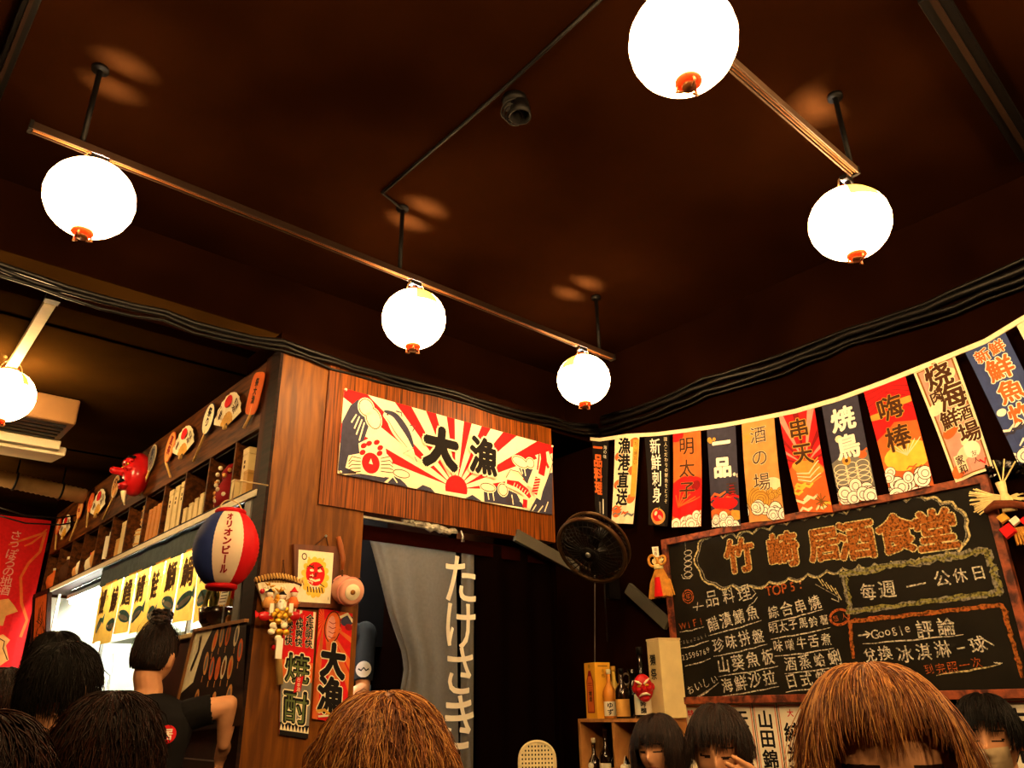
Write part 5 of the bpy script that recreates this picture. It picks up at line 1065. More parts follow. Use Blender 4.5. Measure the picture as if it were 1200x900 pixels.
# ------------------------------------------------------------------ chalkboard
XC = XR-.045
q = [on(x, y, 0, XC) for x, y in ((785,637),(1148,568),(800,822),(1202,809))]
YL, YRt, ZT, ZB = 2.785, 1.065, 2.112, 1.272
bw, bh = YL-YRt, ZT-ZB
t = thing('chalkboard_menu', 'big dark chalkboard menu in a worn red-brown wooden frame on the right wall', 'chalkboard', (XC, (YL+YRt)/2, ZB))
def bp(cx, cy): p = on(780+cx*.37770, 560+cy*.37778, 0, XC); return (YL-p.y, p.z-ZB)
def BP(*l): return [bp(*z) for z in l]
m_ch = {}
def chalk(n, c):
    m = bpy.data.materials.new('chalk_'+n); m.use_nodes = True; nt = m.node_tree; b = nt.nodes['Principled BSDF']; b.inputs['Roughness'].default_value = .9; b.inputs['Specular IOR Level'].default_value = .1
    tc = nt.nodes.new('ShaderNodeTexCoord'); nz = nt.nodes.new('ShaderNodeTexNoise'); nz.inputs['Scale'].default_value = 90; nz.inputs['Detail'].default_value = 4; nt.links.new(tc.outputs['Object'], nz.inputs[0])
    rp = nt.nodes.new('ShaderNodeValToRGB'); rp.color_ramp.elements[0].position = .38; rp.color_ramp.elements[1].position = .56; rp.color_ramp.elements[0].color = (*[v*.22 for v in lin(c)], 1); rp.color_ramp.elements[1].color = (*lin(c), 1)
    nt.links.new(nz.outputs[0], rp.inputs[0]); nt.links.new(rp.outputs[0], b.inputs[0]); m_ch[n] = m
for n, c in (('white', '#d9d2c2'), ('dim', '#8f8a7c'), ('orange', '#b8602e'), ('cream', '#d8c892'), ('yellow', '#8f8a4e'), ('fill', '#a8642c'), ('board', '#17120c')): chalk(n, c)
m_bd = pm('chalkboard_slate', (.0085, .0065, .0035), .6, .5, 3.2, spec=.12)
a = Art(bw, bh); rr = random.Random(11)
def jit(pts, j=.003, sub=4):
    out = []
    for p, q_ in zip(pts, pts[1:]):
        for i in range(sub): f = i/sub; out.append((p[0]+(q_[0]-p[0])*f+rr.uniform(-j, j), p[1]+(q_[1]-p[1])*f+rr.uniform(-j, j)))
    return out+[pts[-1]]
def scallop(pts, w, mt, bump=14, n=5):
    pts = pts+[pts[0]]; cx = sum(p[0] for p in pts)/len(pts); cy = sum(p[1] for p in pts)/len(pts); out = []
    for p, q_ in zip(pts, pts[1:]):
        L = math.hypot(q_[0]-p[0], q_[1]-p[1]); k = max(1, round(L/52))
        nx, ny = -(q_[1]-p[1])/L, (q_[0]-p[0])/L
        if (p[0]-cx)*nx+(p[1]-cy)*ny < 0: nx, ny = -nx, -ny
        for i in range(k):
            for j in range(n):
                f = (i+j/n)/k; e = bump*math.sin(math.pi*j/n)+rr.uniform(-2, 2); out.append((p[0]+(q_[0]-p[0])*f+nx*e, p[1]+(q_[1]-p[1])*f+ny*e))
    a.line(BP(*out), w, mt, close=True)
title = [(100,225),(135,185),(220,185),(320,160),(430,130),(560,110),(690,75),(810,65),(905,95),(935,150),(920,215),(830,245),(700,262),(600,272),(500,290),(380,312),(260,335),(150,330),(108,290)]
scallop(title, .010, 'cream'); scallop([(x+(520-x)*.015, y+(200-y)*.03) for x, y in title], .006, 'dim', 12); a.up()
for chh, x, y, s in (('竹', 228, 240, .185), ('崎', 365, 222, .18), ('居', 490, 207, .17), ('酒', 590, 192, .19), ('食', 716, 172, .185), ('堂', 838, 160, .19)):
    c = bp(x, y); rt = -.02+.02*rr.random(); a.ch(chh, c[0], c[1], s, 'cream', a.l, bold=.07, rot=rt); a.ch(chh, c[0], c[1], s, 'fill', a.l+1, bold=.04, rot=rt)
a.up().up()
def row(s, x0, y0, x1, y1, mt='white', size=None, bold=0., fit=.86, l=None):
    A_, B_ = bp(x0, y0), bp(x1, y1); n = len(s); L = math.hypot(B_[0]-A_[0], B_[1]-A_[1]); st = L/n; size = size or st*fit*1.06; an = math.atan2(B_[1]-A_[1], B_[0]-A_[0])
    for i, chh in enumerate(s):
        f = (i+.5)/n
        if chh != ' ': a.ch(chh, A_[0]+(B_[0]-A_[0])*f, A_[1]+(B_[1]-A_[1])*f+rr.uniform(-.003, .003), size*rr.uniform(.92, 1.08), mt, l, bold, an+rr.uniform(-.09, .09), sx=rr.uniform(.88, 1.0))
def under(x0, y0, x1, y1, mt='white', w=.006): a.line(jit(BP((x0,y0),((x0+x1)/2,(y0+y1)/2+3),(x1,y1)), .002), w, mt, taper=True)
# lantern doodle and round stamp
for k in range(5): c = bp(70, 232+17*k); a.ring(c[0], c[1], .026, .013, .004, 'white', rot=rr.uniform(-.1,.1))
a.line(BP((60,190),(63,225)), .003, 'dim'); a.line(BP((50,300),(55,312),(75,312),(85,300)), .005, 'white')
c = bp(70, 368); a.ring(c[0], c[1], .036, .036, .006, 'orange'); a.ring(c[0], c[1], .028, .022, .004, 'orange'); a.ch('印', c[0], c[1], .03, 'orange', bold=.01)
a.line(BP((85,402),(118,396)), .005, 'white'); a.line(BP((100,385),(98,412)), .004, 'white'); row('品', 120, 378, 168, 368); row('料理', 172, 372, 268, 352); a.line(BP((270,345),(280,358),(268,372)), .005, 'white'); a.line(BP((285,370),(275,385),(258,398)), .004, 'white')
row('TOP5:', 308, 352, 432, 332, 'orange', .068, .012); a.up()
row('WIFI', 45, 462, 120, 442, 'orange', .052); under(45, 478, 120, 462); row('Takezaki', 42, 516, 130, 488, 'dim', .034); under(45, 530, 135, 505); row('23596769', 50, 560, 138, 534, 'white', .04); under(60, 585, 140, 560)
row('おいしい', 66, 660, 165, 622, 'white'); under(90, 690, 165, 635); under(95, 680, 160, 640, 'dim')
for s, x0, y0, x1, y1 in (('醋漬鯖魚', 128, 458, 290, 410), ('珍味拼盤', 145, 522, 308, 484), ('山葵魚板', 158, 584, 342, 552), ('海鮮沙拉', 170, 645, 345, 615)):
    row(s, x0, y0, x1, y1, bold=.011); under(x0+5, y0+32, x1+8, y1+32)
for s, x0, y0, x1, y1 in (('綜合串燒', 314, 420, 484, 380), ('明太子馬鈴薯', 320, 470, 508, 436), ('味噌牛舌煮', 332, 524, 518, 500), ('酒蒸蛤蜊', 366, 578, 548, 556), ('日式炒麵', 368, 634, 560, 606)):
    row(s, x0, y0, x1, y1, bold=.011); under(x0+5, y0+30, x1+5, y1+28)
c = bp(540, 432); a.ring(c[0], c[1], .05, .036, .007, 'orange', rot=.2); a.ring(c[0], c[1], .044, .03, .004, 'orange', rot=.2); row('超人', 515, 440, 568, 424, 'orange', .03)
for k in range(5): a.line(BP((470+14*k,320+9*k-14),(490+14*k,335+9*k+(8 if k == 4 else 0))), .005, 'cream'); a.line(BP((465+16*k,330+9*k),(480+16*k,338+9*k)), .004, 'dim')
a.line(BP((515,375),(538,384),(536,368)), .005, 'white')
# greenish box and orange box, rubbed on with the side of the chalk
def rub(pts, w, mt, n=5, mt2=None):
    for k in range(n): a.line(jit(BP(*pts), w*.28, 6), w*rr.uniform(.25, .5), mt if k % 2 == 0 or not mt2 else mt2, a.l+.1*k, taper=False)
rub([(545,300),(640,285),(760,265),(880,245),(1000,225)], .045, 'yellow', 5, 'dim'); rub([(1000,230),(1020,290),(1040,360)], .045, 'yellow', 5, 'dim'); rub([(1040,355),(900,372),(740,392),(560,418)], .035, 'yellow', 5, 'dim'); rub([(555,305),(562,350),(572,410)], .04, 'yellow', 4, 'dim'); a.up()
row('每週', 600, 358, 718, 342, bold=.01); a.line(BP((748,338),(808,326)), .007, 'white'); row('公休日', 832, 318, 1000, 288, bold=.01)
rub([(570,445),(700,432),(880,412),(1040,395),(1060,420)], .026, 'orange', 4, 'fill'); rub([(572,445),(576,500),(584,560)], .026, 'orange', 4, 'fill'); rub([(1050,410),(1075,500),(1108,620)], .026, 'orange', 4, 'fill'); a.up()
a.line(BP((598,490),(634,484)), .007, 'white'); a.line(BP((620,476),(636,484),(624,496)), .006, 'white'); row('Google', 640, 488, 762, 470, 'white', .056, .008); row('評論', 772, 474, 905, 458, bold=.012); under(612, 515, 925, 486)
row('兌換', 612, 552, 705, 540, bold=.01); row('冰淇淋', 715, 548, 890, 528, bold=.01); a.line(BP((905,530),(930,526)), .006, 'white'); row('球', 940, 525, 1000, 512, bold=.01); a.line(BP((985,500),(1020,520)), .005, 'white')
row('到完照一次', 800, 598, 985, 572, 'orange', .045); under(840, 612, 1040, 578, 'cream', .007); under(1020, 572, 1046, 574, 'white')
mb = MB(); names = list(m_ch); Pb = quad((XC,YL,ZT), (XC,YRt,ZT), (XC,YL,ZB), (XC,YRt,ZB), (-1,0,0))
a.emit(mb, lambda u, v, o: Pb(u, v, min(o, .006)*.5+(o*.12)), ['slate']+names, 'slate')
part('slate_face', mb, [m_bd]+[m_ch[n] for n in names], t)
m_bf = wood('worn_frame_wood', '#3e130a', '#a3512c', (9, 9, 9), .55, 2.4)
m = MB(); m.box((XC+.003, YRt, ZB), (XR-.004, YL, ZT)); part('backing', m, M_dwood, t)
fwid = .032
for nm, lo, hi in (('frame_rail', (XC-.018, YRt-fwid, ZT-.004), (XC+.02, YL+fwid, ZT+fwid)), ('frame_rail', (XC-.018, YRt-fwid, ZB-fwid), (XC+.02, YL+fwid, ZB+.004)), ('frame_stile', (XC-.018, YL-.004, ZB), (XC+.02, YL+fwid, ZT)), ('frame_stile', (XC-.018, YRt-fwid, ZB), (XC+.02, YRt+.004, ZT))):
    m = MB(); m.box(lo, hi); part(nm, m, m_bf, t, bevel=.003)

# ------------------------------------------------------------------ straw ornaments
m_str = pm('rice_straw', '#d2933a', .75, .2, 40); m_strl = pm('pale_straw', '#ecd79a', .75, .15, 40)
c = Wr(774, 674, .06); t = thing('straw_tassel', 'tied straw tassel with a paper tag and red centre left of the chalkboard', 'straw ornament', c+Vector((0,0,.13)))
m = MB(); U_ = Vector((0,-1,0))
for k in range(110):
    f = rng.uniform(-1, 1); o = rng.uniform(-1, 1)*.018; b0 = c+U_*(.016*f)+Vector((-.01+o*.5,0,.045)); e = c+U_*(.085*f)+Vector((o-.012,0,-.125+.006*rng.uniform(-1,1))); m.tube([b0, b0.lerp(e, .5)+U_*(.016*f), e], .0042, 5)
part('straw_skirt', m, m_str, t)
m = MB()
for k in range(26):
    f = rng.uniform(-1, 1); b0 = c+U_*(.012*f)+Vector((-.012,0,.045)); e = c+U_*(.05*f+.01*rng.uniform(-1,1))+Vector((-.01,0,.12-.03*abs(f)-.02*rng.random())); m.tube([b0, b0.lerp(e, .6)+U_*(.015*f)+Vector((-.01,0,.005)), e], .0035, 5)
part('straw_top', m, m_strl, t)
m = MB(); 
for z in (.038, .046, .054): m.torus(c+Vector((-.01,0,z)), .024, .005, (0,0,1), 20, 6)
part('binding', m, m_strl, t, True)
m = MB(); m.torus(c+U_*(-.03)+Vector((-.02,0,.085)), .032, .008, (1,0,.2), 20, 6); m.torus(c+U_*(.035)+Vector((-.02,0,.08)), .026, .007, (1,0,-.2), 20, 6); part('straw_loop', m, m_str, t, True)
m = MB(); m.grid(lambda u, v: c+Vector((-.034-.008*math.sin(math.pi*u), (.026-.052*u)*(1.2-.5*v), -.125+.11*v)), 6, 2); part('red_paper', m, K['red'], t)
m = MB(); P = quad(c+Vector((-.03,.022,.165)), c+Vector((-.03,-.026,.16)), c+Vector((-.03,.018,.105)), c+Vector((-.03,-.026,.1)), (-1,0,0)); a = Art(.05,.06); a.vtext('迎春', .025, .056, .024, 'brown'); a.emit(m, P, ['offw', 'brown'], 'offw'); part('paper_tag', m, [K['offw'], K['brown']], t)
m = MB(); m.tube([c+Vector((-.01,0,.1)), Wr(770, 640, .004)], .003, 5); part('hanging_cord', m, M_cable, t)
# dark bag and shimenawa at the right edge
c = Wr(1184, 592, .06); t = thing('straw_wreath', 'new year straw ornament with gold and red charms at the right edge', 'straw ornament', c)
m = MB()
for k in range(34):
    an = R(rng.uniform(150, 205)); L = rng.uniform(.10,.145); b0 = c+Vector((-.02,-.0,.03)); m.tube([b0+U_*.015, b0+U_*(L*.5*math.cos(an))+Vector((-.01,0,L*.5*math.sin(an)*.8)), b0+U_*(L*math.cos(an))+Vector((-.006,0,L*math.sin(an)))], .003, 5)
for k in range(14):
    an = R(rng.uniform(-25, 15)); L = rng.uniform(.04,.07); b0 = c+Vector((-.02,0,.03)); m.tube([b0, b0+U_*(L*math.cos(an))+Vector((-.008,0,L*math.sin(an)))], .003, 5)
part('straw_spray', m, m_strl, t)
m = MB(); m.tube([c+Vector((-.025,0,-.03)), c+Vector((-.03,0,.02)), c+Vector((-.03,.004,.045)), c+Vector((-.03,.006,.095))], [.028,.022,.014,.02], 12); part('straw_knot', m, m_strl, t, True)
for k in range(3): m = MB(); an = R(95-22*k); m.tube([c+Vector((-.03,0,.085)), c+Vector((-.03,-.14*math.cos(an)*.8,.085+.11*math.sin(an)))], .003, 5); part('straw_stem', m, m_strl, t)
m = MB()
for k in range(2): m.tube([c+Vector((-.02,.09,-.012)), c+Vector((-.045,.04,-.002+.012*k)), c+Vector((-.05,-.02,-.01+.008*k)), c+Vector((-.04,-.09,-.03)), c+Vector((-.02,-.13,-.045))], .013, 10)
part('twisted_rope', m, pm('brown_straw_rope', '#6b3218', .8, .25, 60), t, True)
for nm, dy, dz, mt, s in (('gold_charm', .03, -.055, K['gold'], .026), ('red_charm', .025, -.11, K['red'], .036), ('red_charm', -.05, -.08, K['red'], .026), ('paper_charm', -.01, -.075, K['offw'], .024)):
    p = c+Vector((-.035,dy,dz)); m = MB(); m.add([p+Vector((0,s*math.cos(a_),s*math.sin(a_))) for a_ in (.3,1.9,3.4,5.0)]+[p+Vector((-.012,s*.8*math.cos(a_),s*.8*math.sin(a_))) for a_ in (.3,1.9,3.4,5.0)], [(3,2,1,0),(4,5,6,7),(0,1,5,4),(1,2,6,5),(2,3,7,6),(3,0,4,7)]); part(nm, m, mt, t)
m = MB()
for k in range(18): y = -.06+.075*k/18; m.tube([c+Vector((-.03,y*.7,-.1)), c+Vector((-.03+.01*(k % 3),y,-.17))], .0035, 5)
part('straw_fringe', m, m_str, t)
c2 = Wr(1180, 548, .03); m = MB(); rr2 = random.Random(4); nn = 14
m.grid(lambda u, v: c2+Vector((-.02-.02*math.sin(math.pi*v)+rr2.uniform(-.008,.008), .07-.15*u, -.035*(.4+.6*u)+.075*(v-.2)*(1-.3*u)+rr2.uniform(-.004,.004))), nn, 8)
solo('black_plastic_bag', m, pm('shiny_black_plastic', '#0a0908', .2, .2, 30, spec=.6), 'crumpled shiny black plastic above the straw ornament at the right edge', 'bag', c2)

# ------------------------------------------------------------------ white paper menu strips below the chalkboard
XP = XR-.012
def strip(xl, xr, txt, top, label, seed, topcol='red'):
    y0, y1 = on(xl, 826, 0, XP).y, on(xr, 826, 0, XP).y; w = y0-y1; zt_ = 1.238; h = .62; a = Art(w, h)
    a.rect(w*.04, h*.012, w*.96, h*.988, 'orange'); a.up(); a.rect(w*.075, h*.02, w*.925, h*.98, 'offw'); a.up()
    if top: a.vtext(top, w*(.5 if len(top) < 3 else .78), h*.955, w*.26 if len(top) < 3 else w*.15, topcol, bold=.02) if len(top) != 2 else [a.ch(chh, w*(.3+.35*i), h*.925, w*.28, topcol, bold=.03) for i, chh in enumerate(top)]
    if txt: a.vtext(txt, w*.48, h*(.95 if not top or len(top) > 2 else .86), w*.66, 'black', bold=.03, pitch=1.02)
    P = quad((XP,y0,zt_), (XP,y1,zt_), (XP,y0,zt_-h), (XP,y1,zt_-h), (-1,0,0), wav=.0015, ph=seed)
    K_('paper_menu_strip', a, P, (-1,0,0), 'offw', label, 'menu strip', (XP, y0, zt_), 'paper menu strips below the chalkboard', nu=2, nv=3, th=.001)
strip(801, 827, '', '特選', 'paper menu strip with two small red characters, farthest along the right wall', 1)
strip(829, 852, '純米', '大吟醸', 'paper menu strip mostly hidden by the person covering their face', 2)
strip(854, 880.5, '天狗舞', '', 'paper menu strip with black characters right beside the hidden face', 3)
strip(881.5, 909, '山田錦', '', 'paper menu strip reading three bold black characters beside the brown-haired customer', 4)
strip(910, 940, '純米酒', '大', 'paper menu strip partly hidden by the brown-haired customer', 5)
strip(1122, 1162, '本醸造', '', 'paper menu strip behind the customer in a mask', 6)
strip(1164, 1214, '古酒', '上撰の酒', 'paper menu strip with huge black strokes at the right edge', 7, 'orange')

# ------------------------------------------------------------------ bottle shelf
XF_ = 3.53; yl, yr_ = on(677, 843, 0, XF_).y, 2.80; zt_ = 1.172; m_sh = wood('tan_shelf_wood', '#a8703a', '#c98f50', (3, 12, 3), .5, 2)
t = thing('bottle_shelf', 'tan open wooden shelf holding liquor bottles against the right wall', 'shelf', (XF_+.1, (yl+yr_)/2, 0))
m = MB(); m.box((XF_, yr_, zt_-.018), (XR-.002, yl, zt_)); part('top', m, m_sh, t, bevel=.002)
for nm, y in (('side_panel', yl-.018), ('side_panel', yr_), ('divider', (yl+yr_)/2+.03)):
    m = MB(); m.box((XF_, y, .02), (XR-.002, y+.018, zt_-.018)); part(nm, m, m_sh, t, bevel=.002)
for z in (.02, .42, .79):
    m = MB(); m.box((XF_, yr_+.018, z), (XR-.002, yl-.018, z+.018)); part('shelf_board', m, m_sh, t)
m = MB(); m.box((XR-.012, yr_, .0), (XR-.003, yl, zt_-.02)); m.box((XF_+.01, yr_+.01, 0), (XR-.01, yl-.01, .02)); part('back_panel', m, M_dwood, t)
def sx_(x, X): return on(x, 842, 0, X).y
X1_ = XF_+.06
# bottles in the top row, left bay
for k, (px_, r, hh, mg, lb, lab) in enumerate(((692, .036, .20, M_bg, M_lab, (.05,.35)), (706, .042, .27, M_bg, M_lab, (.1,.4)), (718, .036, .22, M_kg, M_tanl, (.08,.4)), (727, .03, .20, M_kg, M_lab, (.15,.5)))):
    c = Vector((XF_+.085, sx_(px_, XF_+.085)-.012, .808)); bottle(c, r, hh+.06, mg, ['small dark bottle at the left end of the shelf bay', 'tall brown bottle in the shelf bay', 'dark bottle with a tan label in the shelf bay', 'dark bottle with a round white tag by the shelf divider'][k], lb, group='bottles in the shelf bay', lab=lab, face=(-.7,-.6,0), capmat=K['cream'] if k in (0,3) else K['brown'], neck=.4)
for k, px_ in ((0, 690), (1, 727)):
    c = Vector((XF_+.03, sx_(px_, XF_+.03), .925)); m = MB(); m.cyl(c, c+Vector((-.004,-.001,0)), .018, 20); m.cyl(c+Vector((.002,0,.018)), c+Vector((.02,0,.06)), .002, 5); solo('round_tag', m, K['offw'], ['round white tag on the leftmost bottle in the shelf bay', 'round white tag on the bottle by the shelf divider'][k], 'tag', c, 'round bottle tags')
for k, px_ in enumerate((745, 760)):
    c = Vector((XF_+.1, sx_(px_, XF_+.1), .808)); bottle(c, .036, .27, M_kg, ['dark bottle in the right shelf bay behind the long-haired woman', 'second dark bottle in the right shelf bay behind the long-haired woman'][k], M_lab, group='bottles in the shelf bay', face=(-.7,-.6,0))
# orange and yellow gift box
c = Vector((3.60, sx_(703, 3.60), zt_)); xf = Matrix.Translation(c) @ Matrix.Rotation(R(-12), 4, 'Z'); t = thing('gift_box', 'yellow gift box printed with an orange bottle on the left end of the shelf top', 'box', c)
m = MB(xf); m.box((-.055,-.055,0), (.055,.055,.305)); part('carton', m, pm('yellow_carton', '#e8a92e', .5, .08, 12), t, bevel=.002)
a = Art(.11,.305); a.poly([(.02,.03),(.09,.03),(.09,.2),(.075,.235),(.065,.26),(.045,.26),(.035,.235),(.02,.2)], 'dred'); a.up(); a.poly([(.026,.036),(.084,.036),(.084,.198),(.07,.23),(.04,.23),(.026,.198)], 'orange'); a.up(); a.vtext('梅酒', .055, .15, .03, 'brown', bold=.03)
for k in range(5): a.line([(.035,.19-.012*k),(.075,.19-.012*k)], .003, 'dred')
a.ch('寿', .055, .283, .026, 'dgold')
mb = MB(); a.emit(mb, lambda u, v, o: xf @ Vector((-.0565-o, .055-.11*u, .305*v)), ['dred', 'orange', 'brown', 'dgold'], None); part('front_print', mb, [K[z] for z in ('dred', 'orange', 'brown', 'dgold')], t)
a = Art(.11,.305); a.line([(.02,.285),(.09,.285)], .006, 'dgold'); a.vtext('本格', .055, .27, .025, 'dgold'); mb = MB(); a.emit(mb, lambda u, v, o: xf @ Vector((-.055+.11*u, -.0565-o, .305*v)), ['dgold'], None); part('side_print', mb, [K['dgold']], t)
m_amber = pm('amber_bottle', '#d98a2e', .2, .12, 8, coat=.5); m_pal = pm('pale_bottle', '#d9b24a', .2, .12, 8, coat=.5)
B_ = lambda px_, X: Vector((X, sx_(px_, X), zt_))
bottle(B_(716, 3.60), .037, .265, m_amber, 'amber bottle with a white label in front of the yellow gift box', M_lab, group='bottles on the shelf top', lab=(.05,.34), face=(-.75,-.65,0), text='ゆず', capmat=K['cream'])
bottle(B_(722, 3.68), .04, .285, m_pal, 'pale yellow bottle behind the amber one', None, group='bottles on the shelf top', capmat=K['gold'])
bottle(B_(731, 3.585), .042, .265, M_bg, 'brown bottle with a tan label in the middle of the shelf top', M_tanl, group='bottles on the shelf top', lab=(.04,.38), face=(-.75,-.65,0))
bottle(B_(755, 3.60), .05, .375, M_kg, 'tall black bottle with a white label carrying the red mask', M_lab, group='bottles on the shelf top', lab=(.05,.33), face=(-.75,-.65,0), text='大吟醸', neck=.42)
c = B_(745, 3.68); t = thing('glass_decanter', 'dark glass decanter behind the red mask on the shelf top', 'decanter', c); m = MB(); m.lathe([(0,0),(.04,0),(.045,.02),(.045,.14),(.025,.19),(.024,.23),(.035,.26),(.033,.26),(.02,.225),(0,.2)], c, 20); part('body', m, M_kg, t, True); m = MB(); m.torus(c+Vector((0,.05,.21)), .03, .005, (1,0,0), 18, 6); part('handle', m, M_steel, t, True)
# red oni mask
c = at(753.5, 808, (Vector((3.53, sx_(753, 3.53), 0))-Vector((0,0,0))).dot(Vector((FW.x, FW.y, 0)))+(1.27-CAMH)*FW.z); c = Vector((3.525, on(754, 806, 0, 3.525).y, on(754, 806, 0, 3.525).z)); t = thing('red_demon_mask', 'small glossy red scowling mask hung on the bottles of the shelf top', 'mask', c)
fx = Vector((-.76,-.64,-.1)).normalized(); ux = Vector((0,0,1)).cross(fx).normalized(); wx = fx.cross(ux)
rotm = Matrix((ux, fx*-1, wx)).transposed().to_4x4(); xf = Matrix.Translation(c) @ rotm @ Matrix.Rotation(-.12, 4, 'Y')
m = MB(xf)
m.ball((0,0,0), (.052,.032,.072), 26, 20); m.ball((-.028,-.02,-.006), (.02,.018,.018), 12, 8); m.ball((.028,-.02,-.006), (.02,.018,.018), 12, 8); m.ball((0,-.03,-.002), (.014,.02,.016), 12, 8); m.ball((0,-.02,-.055), (.026,.018,.016), 12, 8); m.ball((-.022,-.02,.033), (.022,.015,.011), 12, 8); m.ball((.022,-.02,.033), (.022,.015,.011), 12, 8); m.ball((-.05,0,.0), (.012,.01,.02), 8, 6); m.ball((.05,0,.0), (.012,.01,.02), 8, 6); part('face', m, m_rlac, t, True)
for s_ in (-1, 1):
    m = MB(xf); m.ball((s_*.021,-.034,.014), (.012,.006,.006), 10, 8); part('eye', m, m_gold, t, True)
    m = MB(xf); m.tube([(s_*.006,-.038,.022), (s_*.022,-.038,.034), (s_*.042,-.028,.046)], [.005,.007,.003], 6); part('eyebrow', m, K['cream'], t, True)
m = MB(xf); m.tube([(-.03,-.028,-.038), (-.012,-.04,-.028), (.012,-.04,-.028), (.03,-.028,-.038)], [.003,.007,.007,.003], 8); part('mouth', m, K['cream'], t, True)
# tall pale box with brush characters
c = Vector((3.655, sx_(780, 3.655)-.03, zt_)); ang = R(-20); xf = Matrix.Translation(c) @ Matrix.Rotation(ang, 4, 'Z'); t = thing('tall_wooden_box', 'tall pale wooden box with black brush characters at the right end of the shelf top', 'box', c)
m = MB(xf); m.box((-.07,-.065,0), (.07,.065,.40)); part('box_body', m, M_pale, t, bevel=.003); m = MB(xf); m.box((-.072,-.067,.40), (.072,.067,.412)); part('lid', m, M_pale, t, bevel=.002)
a = Art(.13,.40); a.ch('獺', .055, .30, .062, 'black', bold=.02); a.ch('祭', .055, .225, .062, 'black', bold=.02); mb = MB(); a.emit(mb, lambda u, v, o: xf @ Vector((-.0712-o, .065-.13*u, .4*v)), ['black'], None); part('brush_lettering', mb, [K['black']], t)

# ------------------------------------------------------------------ cane-backed chair by the curtain
c = at(629, 872, 3.75); xw = RT.copy(); xw.z = 0; xw.normalize(); fwd = Vector((FW.x, FW.y, 0)).normalized(); t = thing('cane_chair', 'chair with a pale woven cane back standing before the black curtain', 'chair', (c.x, c.y, 0))
m_cn = pm('pale_cane', '#ead9a8', .6, .1, 40); hw, ztop = .088, c.z+.012
arch = [c*1.+xw*(hw*math.cos(math.pi*i/20))+Vector((0,0,ztop-c.z-hw*1.05+hw*1.05*math.sin(math.pi*i/20)**.8)) for i in range(21)]
base = Vector((c.x, c.y, 0)); dn = [Vector((p.x, p.y, .5)) for p in (arch[0], arch[-1])]
m = MB(); m.tube([dn[0]]+arch+[dn[1]], .007, 8); part('back_frame', m, m_cn, t, True)
def inside(u): return arch[0].z+hw*1.05*max(0, 1-(u/hw)**2)**.4
for k in range(11):
    u = -hw+2*hw*(k+.5)/11; m = MB(); p = base+xw*u; m.bar((p.x, p.y, .72), (p.x, p.y, inside(u)-.002), .0095, .003, up=tuple(fwd)); part('cane_strand', m, m_cn, t)
z = .74
while z < ztop-.012:
    k = hw if z < arch[0].z else hw*max(0, 1-((z-arch[0].z)/(hw*1.05))**2.5)**.5; m = MB(); m.bar(base-xw*k+Vector((0,0,z)), base+xw*k+Vector((0,0,z)), .003, .010, up=(0,0,1)); part('cane_strand', m, m_cn, t); z += .0185
m = MB(); m.box((c.x-.19, c.y-.19, .44), (c.x+.19, c.y+.19, .48)); part('seat', m, m_sh, t, bevel=.01)
for s0, s1 in ((-1,-1),(1,-1),(1,1),(-1,1)): m = MB(); m.cyl((c.x+s0*.17, c.y+s1*.17, 0), (c.x+s0*.15, c.y+s1*.15, .44), .016, 10); part('leg', m, M_dwood, t, True)
for s_ in (-1, 1):
    m = MB(); m.tube([base+xw*(s_*hw)+Vector((0,0,.47)), base+xw*(s_*hw)+Vector((0,0,.74))], .012, 8); part('back_post', m, M_dwood, t, True)

# ================================================================== people
A_, B_h, C_ = .074, .094, .115           # half width, depth and height of a head
def head_point(n, infl=1.):
    x, y, z = n; X, Y, Z = A_*x, B_h*y, C_*z
    t = max(0., -z)
    X *= 1-.30*t**1.6
    if y > 0: Y *= 1-.06*t
    else: Y *= (1+.06*max(0, z))*(1-.42*t)
    if y > .2:
        g = math.exp(-((X/.0105)**2+((Z+.022)/.020)**2)); Y += .021*g*(1 if Z > -.05 else .3)
        Y += .010*math.exp(-((X/.008)**2+((Z+.0)/.018)**2))
        for s in (-1, 1):
            Y -= .009*math.exp(-(((X-s*.031)/.014)**2+((Z-.006)/.010)**2)); Y += .005*math.exp(-(((X-s*.031)/.011)**2+((Z-.005)/.007)**2))
            Y += .004*math.exp(-(((X-s*.03)/.02)**2+((Z-.030)/.008)**2)); Y += .004*math.exp(-(((X-s*.042)/.018)**2+((Z+.03)/.02)**2))
            Y += .004*math.exp(-(((X-s*.009)/.006)**2+((Z+.032)/.007)**2))
        Y += .006*math.exp(-((X/.022)**2+((Z+.053)/.005)**2))+.007*math.exp(-((X/.018)**2+((Z+.065)/.006)**2)); Y -= .004*math.exp(-((X/.024)**2+((Z+.0585)/.003)**2))
        Y += .008*math.exp(-((X/.024)**2+((Z+.095)/.016)**2))
    return Vector((X*infl, Y*infl, Z*infl))
def capsule(m, pts, rs, seg=14, sq=(1, 1)):
    pts = [Vector(p) for p in pts]; P2 = []; R2 = []
    d0 = (pts[1]-pts[0]).normalized(); d1 = (pts[-1]-pts[-2]).normalized()
    for k in (90, 60, 30): P2.append(pts[0]-d0*rs[0]*math.sin(R(k))); R2.append(max(.0005, rs[0]*math.cos(R(k))))
    P2 += pts; R2 += list(rs)
    for k in (30, 60, 90): P2.append(pts[-1]+d1*rs[-1]*math.sin(R(k))); R2.append(max(.0005, rs[-1]*math.cos(R(k))))
    m.tube(P2, R2, seg)
